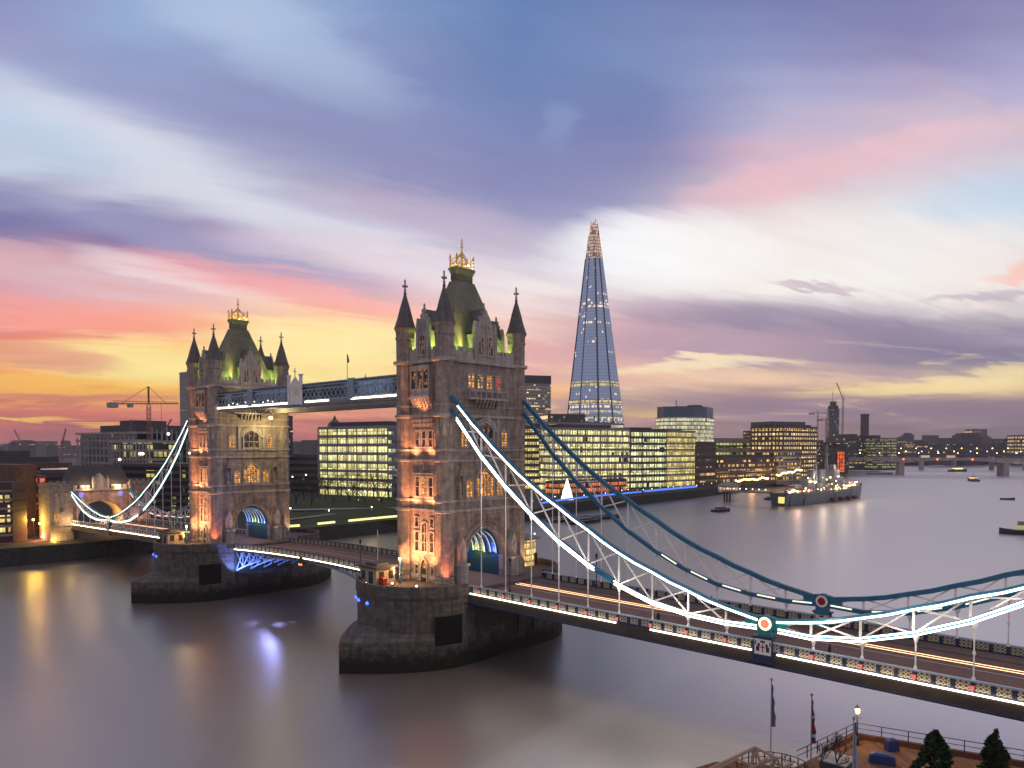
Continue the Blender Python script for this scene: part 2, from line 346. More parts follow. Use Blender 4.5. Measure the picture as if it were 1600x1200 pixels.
M = {}
M['stone'] = masonry('tower_stone', (.35, .285, .24), (.29, .24, .21), 1.1, .42, .025, .72, .42, .3)
M['ashlar'] = masonry('pale_ashlar', (.45, .405, .37), (.40, .36, .335), 1.3, .5, .02, .7, .2, .2)
M['pier'] = masonry('pier_granite', (.135, .118, .105), (.095, .086, .08), 1.9, .62, .035, .55, .4, .5, tide=True)
M['slate'] = masonry('roof_slate', (.15, .135, .135), (.11, .10, .105), .6, .3, .02, .6, .3, .3, rough=.6)
M['lead'] = plain('lead_roof', (.16, .155, .11), .55, 0., .3, .6, .1)
M['gold'] = plain('gilding', (.85, .52, .12), .3, .9, .1)
M['blue'] = plain('bridge_blue_paint', (.02, .14, .25), .4, 0., .2, .8)
M['cteal'] = plain('casting_teal', (.03, .25, .27), .4, 0., .2, .8)
M['teal'] = plain('teal_paint', (.008, .06, .085), .4, 0., .2, .8)
M['navy'] = plain('navy_paint', (.02, .035, .085), .45, 0., .2, .8)
M['white'] = plain('white_paint', (.78, .77, .76), .45, 0., .12, .8)
M['pale'] = plain('pale_blue_paint', (.30, .38, .46), .45, 0., .15, .8)
M['red'] = plain('red_paint', (.45, .02, .015), .45, 0., .1)
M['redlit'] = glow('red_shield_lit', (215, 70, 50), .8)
M['dark'] = plain('dark_iron', (.03, .03, .035), .5, 0., .3)
M['girder'] = plain('girder_soffit', (.055, .045, .04), .6, 0., .3)
M['road'] = plain('asphalt', (.20, .11, .08), .75, 0., .25, .6)
M['void'] = plain('void_black', (.004, .004, .004), .95, 0., .1)
M['path'] = plain('footway', (.15, .11, .095), .8, 0., .25, .8)
M['led'] = glow('white_light_strip', (255, 236, 205), 8., True)
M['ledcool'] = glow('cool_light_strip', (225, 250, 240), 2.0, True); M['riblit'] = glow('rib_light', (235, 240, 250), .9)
M['trailwarm'] = glow('warm_traffic_trail', (255, 196, 140), 2.6, True)  # glow of the added traffic trails on the road, not a fitted lamp
M['ledsoft'] = glow('dim_light_strip', (255, 236, 205), 1.3)
M['ledgreen'] = glow('yellow_quay_light', (255, 246, 150), 1.1)
M['ledblue'] = glow('blue_quay_light', (40, 120, 255), 1.0)
M['bulb'] = glow('warm_bulb', (255, 205, 120), 9.)
M['bulbw'] = glow('white_bulb', (255, 245, 225), 3.)
M['bulbo'] = glow('orange_bulb', (255, 120, 50), 2.5)
M['bulbr'] = glow('red_bulb', (255, 60, 50), 2.5)
M['blueglow'] = glow('blue_bulb', (40, 70, 255), 5.)
M['glass_lit'] = windows('lit_leaded_glass', .45, .55, .8, (255, 190, 100), (255, 150, 60), .95, mull=.18, mh=.16, dark=(.03, .025, .02))
M['glass_pink'] = windows('pink_lit_glass', .45, .55, .9, (255, 120, 80), (235, 50, 60), .9, mull=.18, mh=.16, dark=(.03, .02, .02))
M['glass_dim'] = windows('dim_leaded_glass', .45, .55, .45, (215, 140, 75), (150, 90, 50), .5, mull=.18, mh=.16, dark=(.03, .028, .03))
M['concrete'] = plain('concrete', (.36, .335, .33), .85, 0., .25, .15)
M['brick'] = masonry('brown_brick', (.16, .095, .07), (.12, .075, .06), .6, .25, .02, .7, .3, .2)
M['brickdark'] = plain('dark_brick', (.085, .06, .058), .9, 0., .3, .2)
M['darkwall'] = plain('dark_cladding', (.08, .075, .082), .6, 0., .25, .1)
M['greywall'] = plain('grey_cladding', (.25, .24, .25), .6, 0., .2, .1)
M['roofd'] = plain('dark_roofing', (.07, .07, .08), .8, 0., .3, .15)
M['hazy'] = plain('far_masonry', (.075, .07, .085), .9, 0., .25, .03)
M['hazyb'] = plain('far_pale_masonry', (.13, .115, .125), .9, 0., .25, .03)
# ================================================================== SETTING: water and land
WZ = -2.0
def water():
    mt = bpy.data.materials.new('river_water'); mt.use_nodes = True; T = NT(mt.node_tree); b = T.n['Principled BSDF']
    geo = T.node('ShaderNodeNewGeometry'); x, y, z = T.xyz(geo.outputs['Position'])[:3]
    f, _ = T.noise(T.comb(T.m('MULTIPLY', x, .012), T.m('MULTIPLY', y, .004), 0.), 1., 4.)
    sky_sheen = T.rng(T.m('ADD', T.m('ADD', x, T.m('MULTIPLY', y, .3)), T.m('MULTIPLY', T.m('SUBTRACT', f, .5), 60.)), 5., 75., 0., 1., True)  # water paler to the right: bright sky reflection painted into its colour
    # passing boat's light trail, painted as a pale band into the water colour
    wa, wb = Vector((44.8, -42.5, 0)), Vector((35.4, 48.0, 0)); we = (wb-wa).normalized()
    sx_ = T.m('SUBTRACT', x, wa.x); sy_ = T.m('SUBTRACT', y, wa.y)
    al = T.m('ADD', T.m('MULTIPLY', sx_, we.x), T.m('MULTIPLY', sy_, we.y)); ac = T.m('SUBTRACT', T.m('MULTIPLY', sx_, we.y), T.m('MULTIPLY', sy_, we.x))
    trail, _ = T.noise(T.comb(T.m('MULTIPLY', al, .015), T.m('MULTIPLY', ac, .5), 2.), 1., 5., .6)
    ac = T.m('ABSOLUTE', T.m('ADD', ac, T.m('MULTIPLY', T.m('SUBTRACT', trail, .5), 3.)))
    trail = T.m('MULTIPLY', T.m('MULTIPLY', T.rng(ac, 1.0, 4.4, 1., 0., True), T.rng(trail, .3, .65, .35, 1.)), T.m('MULTIPLY', T.rng(al, -20., 0., 0., 1., True), T.rng(al, 30., 92., 1., 0., True)))
    T.set(b.inputs['Base Color'], T.mix(T.m('MULTIPLY', trail, .55), T.mix(sky_sheen, T.mix(T.rng(f, .3, .7), (.095, .072, .058, 1), (.15, .125, .115, 1)), (.56, .52, .49, 1)), (.5, .46, .46, 1)))
    T.set(b.inputs['Roughness'], T.rng(f, .3, .7, .28, .38))
    T.set(b.inputs['IOR'], T.rng(sky_sheen, 0., 1., 3.4, 6.5)); b.inputs['Specular IOR Level'].default_value = .5
    g, _ = T.noise(T.comb(T.m('MULTIPLY', x, 1.1), T.m('MULTIPLY', y, .5), 0.), 1., 5., .6)
    h, _ = T.noise(T.comb(T.m('MULTIPLY', x, .07), T.m('MULTIPLY', y, .03), 4.), 1., 4.)
    bn = T.node('ShaderNodeBump'); bn.inputs['Strength'].default_value = .3; bn.inputs['Distance'].default_value = .4
    T.set(bn.inputs['Height'], T.m('ADD', T.m('MULTIPLY', g, .35), h)); T.l.new(bn.outputs[0], b.inputs['Normal'])
    q = MB(); q.face([(-5000, -1500, WZ), (3000, -1500, WZ), (3000, 5000, WZ), (-5000, 5000, WZ)])
    tag(q.build('river_water', mt), 'smooth grey river', kind='structure')
water()
QUAY = [(-172, -1490), (-172, -120), (-168, -36), (-166, -12), (-166, 12), (-152, 58), (-157, 114), (-146, 186), (-163, 247), (-174, 405), (-192, 543), (-230, 720), (-300, 1032), (-420, 1460), (-300, 1900), (500, 2100), (1500, 2200), (2990, 2400), (2990, 4990), (-4990, 4990), (-4990, -1490)]
def land(name, poly, zt, mat, label, mwall, z0=-4):
    q = MB(); q.prism(poly, z0, zt, m=1, mtop=0); return tag(q.build(name, [mat, mwall]), label, kind='structure')
M['land'] = plain('dark_ground', (.035, .034, .034), .9, 0., .4, .02)
M['quaywall'] = masonry('river_wall', (.05, .052, .045), (.035, .04, .032), 2.5, .8, .03, .6, .4, .4)
land('riverside_land', QUAY, 3.6, M['land'], 'dark land along the far river bank', M['quaywall'])

# ================================================================== BRIDGE
D1 = 82.3; ZP = 10.5; TW = [0., -D1]
def oct_(x, y, r, ph=pi/8, n=8): return [(x+r*cos(ph+2*pi*k/n), y+r*sin(ph+2*pi*k/n)) for k in range(n)]
def arch_pts(w, zs, rise, n=14, s0=0., gothic=0.):
    """points of an arch from left springing to right springing"""
    out = []
    for i in range(n+1):
        a = pi-pi*i/n; out.append((s0+w*cos(a), zs+rise*(sin(a)**(1-.35*gothic))))
    return out

def build_tower():
    TX, TY = 5.15, 9.15; HX, HY = 5.75, 9.25
    t = thing('bridge_tower', 'nearer gothic stone bridge tower where the lit suspension chain starts', 'bridge tower', (0, 0, ZP), 'gothic towers of the bridge')
    F = {'N': lambda s, z, o: (HX+o, s, z), 'S': lambda s, z, o: (-HX-o, -s, z), 'E': lambda s, z, o: (s, -HY-o, z), 'W': lambda s, z, o: (-s, HY+o, z)}
    # body: east and west walls, arched north and south walls, tunnel
    q = MB()
    AW, AZ, AR = 4.75, 14.6, 5.0
    hole = [(-AW, ZP)]+arch_pts(AW, AZ, AR)+[(AW, ZP)]
    outer = [(TY, ZP), (TY, 49), (-TY, 49), (-TY, ZP)]
    for k in 'NS':
        q.extr(hole+outer, F[k], -1.0, 0.)
    for k in 'EW': q.extr([(-TX, ZP), (TX, ZP), (TX, 49), (-TX, 49)], F[k], -1., 0.)
    q.box(-HX+1, HX-1, -HY+1, HY-1, 22.6, 48.5)
    q.build('wall', M['stone'], t)
    # passage: side walls in teal steel, ribbed vault
    for sg in (-1, 1): q = MB(); q.box(-HX+.9, HX-.9, min(sg*AW, sg*(AW+.4)), max(sg*AW, sg*(AW+.4)), ZP, 14.3); q.build('passage_panel', M['teal'], t)
    q = MB(); ap = arch_pts(AW+.05, AZ, AR+.05, 18)
    for a, b in zip(ap, ap[1:]): q.face([(-HX+.9, a[0], a[1]), (-HX+.9, b[0], b[1]), (HX-.9, b[0], b[1]), (HX-.9, a[0], a[1])], smooth=True)
    q.build('vault', M['pale'], t)
    for i in range(7):
        x = -4.5+i*1.5; q = MB(); A = arch_pts(AW-.02, AZ, AR-.02, 16); B = arch_pts(AW-.55, AZ, AR-.6, 16)
        for a0, a1, b0, b1 in zip(A, A[1:], B, B[1:]):
            for xx, fl in ((x-.16, 0), (x+.16, 1)):
                P = [(xx, a0[0], a0[1]), (xx, a1[0], a1[1]), (xx, b1[0], b1[1]), (xx, b0[0], b0[1])]
                q.face(P if fl else P[::-1])
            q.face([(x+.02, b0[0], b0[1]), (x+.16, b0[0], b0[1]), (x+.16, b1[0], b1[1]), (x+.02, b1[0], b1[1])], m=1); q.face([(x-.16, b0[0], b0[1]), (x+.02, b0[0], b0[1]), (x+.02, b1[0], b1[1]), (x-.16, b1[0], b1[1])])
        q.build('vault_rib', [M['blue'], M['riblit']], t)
    # arch mouldings
    for k in 'NS':
        q = MB()
        for w, wd, o in ((AW+.02, .45, .28), (AW+.55, .5, .14), (AW+1.2, .28, .3)):
            A = arch_pts(w, AZ, AR+(w-AW), 18); B = arch_pts(w+wd, AZ, AR+(w-AW)+wd, 18)
            A = [(-w, ZP)]+A+[(w, ZP)]; B = [(-w-wd, ZP)]+B+[(w+wd, ZP)]
            if wd < .3: A = A[1:-1]; B = B[1:-1]
            for a0, a1, b0, b1 in zip(A, A[1:], B, B[1:]):
                q.face([F[k](a0[0], a0[1], o), F[k](b0[0], b0[1], o), F[k](b1[0], b1[1], o), F[k](a1[0], a1[1], o)][::-1])
                q.face([F[k](a0[0], a0[1], -.3), F[k](a0[0], a0[1], o), F[k](a1[0], a1[1], o), F[k](a1[0], a1[1], -.3)])
                q.face([F[k](b0[0], b0[1], 0), F[k](b0[0], b0[1], o), F[k](b1[0], b1[1], o), F[k](b1[0], b1[1], 0)][::-1])
        # carved frieze over the arch
        for i in range(9): q.extr([(-4.4+i*1.0, 20.9), (-3.6+i*1.0, 20.9), (-3.6+i*1.0, 21.9), (-4.4+i*1.0, 21.9)], F[k], 0, .1)
        q.build('arch_moulding', M['stone'], t)
        # buttress niches either side of the arch
        for sg in (-1, 1):
            q = MB(); c = sg*6.55
            q.extr([(c-.9, ZP), (c+.9, ZP), (c+.9, 13.6), (c-.9, 13.6)], F[k], 0, 1.7)
            q.extr([(c-1.05, 13.6), (c+1.05, 13.6), (c+1.05, 14.1), (c-1.05, 14.1)], F[k], 0, 1.9)
            q.extr([(c-.75, 14.1), (c+.75, 14.1), (c+.75, 17.0), (c, 18.6), (c-.75, 17.0)], F[k], 0, 1.3)
            q.extr([(c-.12, 18.2), (c+.12, 18.2), (c, 19.6)], F[k], .3, .9)
            q.extr([(c-.38, 14.3), (c+.38, 14.3), (c+.38, 16.2), (c, 16.9), (c-.38, 16.2)], F[k], 1.3, 1.55)
            q.build('niche_buttress', M['ashlar'], t)
    # turrets
    for sx, sy in ((1, -1), (-1, -1), (1, 1), (-1, 1)):
        x, y = sx*TX, sy*TY; q = MB()
        q.lathe(x, y, [(1.85, ZP), (1.85, 11.0), (1.72, 11.3), (1.8, 11.7), (1.65, 11.9), (1.8, 12.3), (1.68, 12.6), (1.68, 23.0), (1.68, 48.6), (1.7, 53.2), (1.84, 53.4), (1.84, 53.7), (1.72, 53.8), (1.76, 54.6), (1.98, 55.1), (2.05, 55.4)], 8, pi/8)
        tr = q.build('turret', M['stone'], t)
        q = MB(); q.lathe(x, y, [(2.12, 55.35), (1.95, 55.65), (1.5, 57.0), (.95, 59.1), (.22, 61.5), (.3, 61.6), (.3, 61.8), (.12, 61.9)], 8, pi/8)
        q.build('spire', M['slate'], tr)
        q = MB()
        q.box(x-.11, x+.11, y-.11, y+.11, 61.8, 64.1); q.box(x-.12, x+.12, y-.5, y+.5, 62.85, 63.1); q.box(x-.5, x+.5, y-.12, y+.12, 62.85, 63.1)
        for dx_, dy_ in ((.5, 0), (-.5, 0), (0, .5), (0, -.5)): q.blob((x+dx_, y+dy_, 62.97), .16, n=5)
        q.blob((x, y, 64.05), .17, n=5); q.blob((x, y, 62.2), .26, n=6)
        q.build('cross_finial', M['ashlar'], tr)
        q = MB()                                               # gablets on the turret under the walkway-level band
        for j in range(8):
            a = 2*pi*j/8; ux, uy = cos(a), sin(a); tx, ty = -uy, ux; R0 = 1.58
            q.extr([(-.42, 36.3), (.42, 36.3), (0, 38.9)], lambda s_, z_, o_: (x+ux*(R0+o_)+tx*s_, y+uy*(R0+o_)+ty*s_, z_), 0, .1)
        q.build('gablet', M['ashlar'], tr)
    # string courses round walls and turrets
    for z, h, o, mt in ((11.2, .5, .1, 0), (22.9, .45, .32, 0), (24.7, .35, .25, 0), (31.7, .35, .3, 0), (33.5, .35, .26, 0), (39.4, .5, .38, 0), (41.3, .25, .16, 0), (48.9, .55, .55, 0)):
        q = MB()
        if z < 12: 
            for sx in (-1, 1): q.box(-TX, TX, sx*HY-(o if sx < 0 else 0), sx*HY+(o if sx > 0 else 0), z, z+h)
        else:
            for k, L in (('N', TY), ('S', TY), ('E', TX), ('W', TX)): q.extr([(-L, z), (L, z), (L, z+h), (-L, z+h)], F[k], -.5, o)
            for sx in (-1, 1):
                for sy in (-1, 1): q.lathe(sx*TX, sy*TY, [(1.6, z-.12), (1.68+o, z+.1), (1.68+o, z+h-.003*sx), (1.6, z+h+.1)], 8, pi/8)
        q.build('string_course', M['ashlar'], t)
    # smooth bands between paired string courses are lit from below: plain ashlar
    # parapet with merlons
    q = MB()
    for k, L in (('N', TY-1.5), ('S', TY-1.5), ('E', TX-1.5), ('W', TX-1.5)):
        q.extr([(-L, 49.4), (L, 49.4), (L, 50.9), (-L, 50.9)], F[k], -.5, .12)
        s_ = -L
        while s_ < L-.3:
            q.extr([(s_, 50.9), (s_+.55, 50.9), (s_+.55, 51.6), (s_, 51.6)], F[k], -.45, .1); s_ += 1.0
    q.box(-HX+.5, HX-.5, -HY+.5, HY-.5, 48.6, 49.6)
    q.build('parapet', M['ashlar'], t)
    # dormers
    for k, w, zg, ze, dep in (('N', 2.5, 58.9, 54.9, 4.2), ('S', 2.5, 58.9, 54.9, 4.2), ('E', 1.35, 58.3, 55.2, 5.), ('W', 1.35, 58.3, 55.2, 5.)):
        f = F[k]; q = MB()
        q.extr([(-w, 49.4), (w, 49.4), (w, ze), (w*.9, ze), (0, zg), (-w*.9, ze), (-w, ze)], f, -.6, .25)
        q.extr([(-w+.2, 49.4), (w-.2, 49.4), (w-.2, ze-.6), (-w+.2, ze-.6)], f, -dep, -.6)
        for sg in (-1, 1):
            q.extr([(sg*w-.3, 49.4), (sg*w+.3, 49.4), (sg*w+.3, ze+.2), (sg*w, ze+1.6), (sg*w-.3, ze+.2)], f, -.3, .45)
            for e in range(3): q.extr([(sg*w*(.75-.27*e)-.12, ze+.9+(zg-ze)*.27*e), (sg*w*(.75-.27*e)+.12, ze+.9+(zg-ze)*.27*e), (sg*w*(.75-.27*e), ze+1.5+(zg-ze)*.27*e)], f, -.3, .2)
        q.extr([(-.12, zg-.3), (.12, zg-.3), (.12, zg+.6), (0, zg+1.0), (-.12, zg+.6)], f, -.3, 0.)
        for zz in (ze-.4, ze+.5):                                                    # tracery blocks
            for e in range(5): q.extr([(-w*.7+e*w*.35-.16, zz), (-w*.7+e*w*.35+.16, zz), (-w*.7+e*w*.35, zz+.55)], f, .25, .4)
        dm = q.build('dormer', M['ashlar'], t)
        q = MB(); g0, g1 = -dep-1.2, -.1
        for sg in (-1, 1):
            a, b = (sg*(w+.15), ze-.25), (0, zg+.05)
            P = [f(a[0], a[1], g1), f(b[0], b[1], g1), f(b[0], b[1], g0), f(a[0], a[1], g0)]
            q.face(P if sg > 0 else P[::-1])
            P2 = [f(a[0], a[1]-.22, g1), f(b[0], b[1]-.22, g1), f(b[0], b[1]-.22, g0), f(a[0], a[1]-.22, g0)]
            q.face(P2[::-1] if sg > 0 else P2)
            q.face([P[0], P[1], P2[1], P2[0]])
        q.build('roof', M['slate'], dm)
    # main roof
    prof = [(49.6, 4.7, 7.9), (51.5, 4.25, 7.0), (54.5, 3.45, 5.75), (58, 2.6, 4.5), (61.5, 1.6, 3.2), (64.3, .85, 2.15)]
    q = MB()
    for (z0, a0, b0), (z1, a1, b1) in zip(prof, prof[1:]):
        q.prism([(-a0, -b0), (a0, -b0), (a0, b0), (-a0, b0)], z0, z1, toppoly=[(-a1, -b1), (a1, -b1), (a1, b1), (-a1, b1)], cap=False)
    R = lambda a, b: [(-a, -b), (a, -b), (a, b), (-a, b)]
    q.prism(R(.75, 2.0), 64.1, 65.9); q.prism(R(.8, 2.05), 65.6, 66.4, toppoly=R(1.05, 2.35)); q.prism(R(1.1, 2.4), 66.4, 66.75, bot=True)
    rf = q.build('roof', M['lead'], t)
    q = MB()
    for sx, sy in ((-1, -1), (1, -1), (1, 1), (-1, 1)):
        for a, b in zip(prof, prof[1:]): q.bar((sx*a[1], sy*a[2], a[0]+.05), (sx*b[1], sy*b[2], b[0]+.05), .22)
    for e in range(6): q.box(-.75+e*.27, -.63+e*.27, -2.12, -2.0, 64.6, 65.5)
    for e in range(15): q.box(.75, .87, -2.0+e*.27, -1.88+e*.27, 64.6, 65.5)
    q.build('roof_ridge', M['lead'], rf)
    # gilded crown
    q = MB(); a, b, z = .85, 2.1, 66.75
    for e in (.15, .75): 
        q.bar((-a, -b, z+e), (a, -b, z+e), .12); q.bar((-a, b, z+e), (a, b, z+e), .12); q.bar((-a, -b, z+e), (-a, b, z+e), .12); q.bar((a, -b, z+e), (a, b, z+e), .12)
    for sx in (-1, 1):
        for sy in (-1, 1):
            q.lathe(sx*a, sy*b, [(.16, z), (.16, z+1.4), (.28, z+1.5), (.1, z+1.7), (.22, z+2.), (.02, z+2.6)], 6)
            q.tube([(sx*a, sy*b, z+.8), (sx*a*.8, sy*b*.7, z+1.9), (sx*a*.35, sy*b*.35, z+2.2), (0, 0, z+3.2)], .09, 5)
            q.tube([(0, sy*b, z+.7), (0, sy*b*.6, z+1.7), (0, 0, z+2.6)], .08, 5)
        for e in range(5): q.lathe(sx*a, -b+.7+e*.7, [(.05, z+.7), (.14, z+1.0), (.02, z+1.4)], 5)
    q.lathe(0, 0, [(.3, z), (.22, z+2.4), (.4, z+2.7), (.15, z+3.0), (.12, z+3.8), (.3, z+4.0), (.1, z+4.3), (.08, z+4.9), (.16, z+5.1), (.02, z+5.7)], 6)
    q.bar((0, -.4, z+4.6), (0, .4, z+4.6), .12)
    q.build('gilded_crown', M['gold'], t)
    # ---------------- windows
    def win(k, c, z, w, h, n=1, rows=1, kind='glass_lit', head='point', surround=.22, proud=.16, name='window', base=0.):
        F0 = F[k]; f = lambda s_, z_, o_: F0(s_, z_, o_+base); q = MB(); zt = z+h; sw = surround
        hp = zt+(w*.35 if head == 'point' else 0)
        # surround as bars so the glass stays recessed
        q.extr([(c-w/2-sw, z-sw), (c-w/2, z-sw), (c-w/2, zt), (c-w/2-sw, zt)], f, 0, proud)
        q.extr([(c+w/2, z-sw), (c+w/2+sw, z-sw), (c+w/2+sw, zt), (c+w/2, zt)], f, 0, proud)
        q.extr([(c-w/2-sw*1.4, z-sw*1.5), (c+w/2+sw*1.4, z-sw*1.5), (c+w/2+sw*1.4, z-.01), (c-w/2-sw*1.4, z-.01)], f, 0, proud+.08)
        if head == 'point':
            A = [(c-w/2, zt), (c-w*.38, zt+w*.2), (c, hp)]; B = [(c-w/2-sw, zt), (c-w*.42-sw, zt+w*.22+sw*.5), (c, hp+sw*1.3)]
            for a0, a1, b0, b1 in zip(A, A[1:], B, B[1:]):
                q.extr([a0, a1, b1, b0], f, 0, proud); q.extr([(2*c-p[0], p[1]) for p in (b0, b1, a1, a0)], f, 0, proud)
        else: q.extr([(c-w/2-sw, zt), (c+w/2+sw, zt), (c+w/2+sw, zt+sw), (c-w/2-sw, zt+sw)], f, 0, proud+.04)
        for i in range(1, n): q.extr([(c-w/2+i*w/n-.07, z), (c-w/2+i*w/n+.07, z), (c-w/2+i*w/n+.07, zt+(w*.2 if head == 'point' else 0)), (c-w/2+i*w/n-.07, zt+(w*.2 if head == 'point' else 0))], f, .01, proud-.03)
        for i in range(1, rows): q.extr([(c-w/2, z+i*h/rows-.07), (c+w/2, z+i*h/rows-.07), (c+w/2, z+i*h/rows+.07), (c-w/2, z+i*h/rows+.07)], f, .01, proud-.04)
        o = q.build(name, M['ashlar'], t)
        q = MB(); g = [(c-w/2, z), (c+w/2, z), (c+w/2, zt)]+([(c, hp)] if head == 'point' else [])+[(c-w/2, zt)]
        q.face([f(a, b, .025) for a, b in g], [(a, b) for a, b in g]); q.build('glass', M[kind], o)
        return o
    for k in 'NS':
        for j in (-1.2, 1.2): win(k, j, 50.6, 1.15, 2.8, 2, 2, 'glass_dim', base=.25)
        for i, j in enumerate((-3.45, -1.15, 1.15, 3.45)): win(k, j, 44.7, 1.3, 2.3, 2, 2, 'glass_pink' if i == 3 else 'glass_lit', 'flat', .25)
        q = MB(); f = F[k]                                                            # balcony on corbels
        q.extr([(-4.9, 42.6), (4.9, 42.6), (4.9, 42.95), (-4.9, 42.95)], f, 0, 1.2); q.extr([(-4.9, 43.95), (4.9, 43.95), (4.9, 44.2), (-4.9, 44.2)], f, .9, 1.25)
        for j in range(8): q.extr([(-4.9+j*1.365, 42.95), (-4.65+j*1.365, 42.95), (-4.65+j*1.365, 43.95), (-4.9+j*1.365, 43.95)], f, .95, 1.2)
        q.build('balcony', M['ashlar'], t)
        q = MB()
        for j in range(7):
            s_ = -2.7+j*.9
            for e, (zz, oo) in enumerate(((42.1, 1.0), (41.6, .7), (41.1, .4))): q.extr([(s_-.25+e*.04, zz), (s_+.25-e*.04, zz), (s_+.25-e*.04, zz+.5), (s_-.25+e*.04, zz+.5)], f, 0, oo)
        q.build('corbel', M['stone'], t)
        win(k, -5.1, 34.4, 1.35, 2.4, 2, 2, 'glass_lit', 'point', .28); win(k, 5.1, 34.4, 1.35, 2.4, 2, 2, 'glass_lit', 'point', .28)
        win(k, 0, 34.3, 3.9, 2.9, 3, 2, 'glass_dim', 'point', .4, .3)
        q = MB(); A = arch_pts(2.5, 36.9, 2.1, 12); B = arch_pts(3.0, 36.9, 2.5, 12)
        for a0, a1, b0, b1 in zip(A, A[1:], B, B[1:]): q.extr([a0, a1, b1, b0], f, 0, .35)
        for j in (-3.3, 3.3): q.extr([(j-.3, 33.9), (j+.3, 33.9), (j+.3, 39.3), (j-.3, 39.3)], f, 0, .3)
        q.build('window_arch', M['ashlar'], t)
        win(k, 0, 25.5, 4.2, 3.1, 5, 2, 'glass_lit', 'point', .35, .3); win(k, -3.9, 25.5, 1.5, 2.4, 2, 2, 'glass_lit', 'point', .25); win(k, 3.9, 25.5, 1.5, 2.4, 2, 2, 'glass_lit', 'point', .25)
        for j in (-6.3, 6.3):                                                         # canopied statue niches
            q = MB(); q.extr([(j-.55, 25.1), (j+.55, 25.1), (j+.55, 25.9), (j-.55, 25.9)], f, 0, .7)
            q.extr([(j-.6, 29.2), (j+.6, 29.2), (j, 31.3)], f, 0, .75)
            q.extr([(j-.6, 25.9), (j-.42, 25.9), (j-.42, 29.2), (j-.6, 29.2)], f, 0, .6); q.extr([(j+.42, 25.9), (j+.6, 25.9), (j+.6, 29.2), (j+.42, 29.2)], f, 0, .6)
            q.extr([(j-.22, 25.9), (j+.22, 25.9), (j+.26, 27.6), (j, 28.5), (j-.26, 27.6)], f, .1, .45)
            q.build('statue_niche', M['stone'], t)
    for k in 'EW':
        win(k, 0, 50.4, 1.3, 2.9, 2, 2, 'glass_dim', base=.25)
        f = F[k]; q = MB()                                                            # oriel
        q.extr([(-2.7, 42.6), (2.7, 42.6), (2.7, 43.1), (-2.7, 43.1)], f, 0, 1.3)
        q.extr([(-2.5, 43.1), (2.5, 43.1), (2.5, 44.4), (-2.5, 44.4)], f, 0, 1.1); q.extr([(-2.6, 47.6), (2.6, 47.6), (2.6, 48.4), (-2.6, 48.4)], f, 0, 1.15)
        for j in (-2.4, -.85, .85, 2.4): q.extr([(j-.15, 44.4), (j+.15, 44.4), (j+.15, 47.6), (j-.15, 47.6)], f, 0, 1.1)
        o = q.build('oriel', M['ashlar'], t)
        q = MB(); q.face([f(-2.3, 44.4, .8), f(2.3, 44.4, .8), f(2.3, 47.6, .8), f(-2.3, 47.6, .8)], [(0, 0), (4.6, 0), (4.6, 3.2), (0, 3.2)]); q.build('glass', M['glass_dim'], o)
        q = MB()
        for j in range(6):
            s_ = -2.2+j*.88
            for e, (zz, oo) in enumerate(((42.1, 1.), (41.65, .7), (41.2, .4))): q.extr([(s_-.26, zz), (s_+.26, zz), (s_+.26, zz+.45), (s_-.26, zz+.45)], f, 0, oo)
        q.build('corbel', M['ashlar'], t)
        for j in (-1.75, 0, 1.75): win(k, j, 34.3, .95, 2.7, 1, 2, 'glass_dim', 'flat', .25)
        q = MB()                                                                      # two rows of carved brackets
        for r_ in range(2):
            for j in range(7): q.extr([(-2.7+j*.82, 37.8+r_*.75), (-2.3+j*.82, 37.8+r_*.75), (-2.2+j*.82, 38.35+r_*.75), (-2.8+j*.82, 38.35+r_*.75)], f, 0, .45+.2*r_)
        q.build('bracket', M['ashlar'], t)
        for j, w in ((-1.75, .95), (0, 1.5), (1.75, .95)): win(k, j, 25.6, w, 3.3, 2 if w > 1 else 1, 2, 'glass_lit' if j == 0 else 'glass_dim', 'flat', .28)
        q = MB(); q.extr([(-2.9, 29.4), (2.9, 29.4), (2.9, 29.65), (-2.9, 29.65)], f, 0, .35); q.extr([(-.1, 29.6), (.1, 29.6), (.1, 31), (0, 31.3), (-.1, 31)], f, 0, .2)
        q.extr([(-.45, 30), (.45, 30), (.45, 30.2), (-.45, 30.2)], f, 0, .22)
        q.build('hood_moulding', M['ashlar'], t)
        for j in (-2.0, 2.0): win(k, j, 20.2, .8, 1.5, 1, 1, 'glass_dim', 'flat', .22)
        for j in (-1.95, 0, 1.95): win(k, j, 15.9, .95 if j else 1.3, 3.3 if j else 4.6, 1 if j else 2, 2 if j else 3, 'glass_dim', 'flat' if j else 'point', .26)
        for j in (-2.1, 2.1): win(k, j, 11.4, .75, 1.9, 1, 1, 'glass_dim', 'flat', .24)
        q = MB(); w = .75                                                              # pointed doorway
        for a, b_, o in ((w, .3, .35), (w+.32, .25, .2)):
            A = [(-a, ZP), (-a, 12.7), (-a*.7, 13.7), (0, 14.4+a*.2)]; B = [(-a-b_, ZP), (-a-b_, 12.8), (-(a+b_)*.72, 13.95), (0, 14.8+a*.2)]
            for a0, a1, b0, b1 in zip(A, A[1:], B, B[1:]):
                q.extr([a0, a1, b1, b0], f, 0, o); q.extr([(-p[0], p[1]) for p in (b0, b1, a1, a0)], f, 0, o)
        o = q.build('door', M['ashlar'], t)
        q = MB(); q.extr([(-w, ZP+.02), (w, ZP+.02), (w, 12.7), (-w, 12.7)], f, 0, .05); q.build('door_leaf', M['dark'], o)
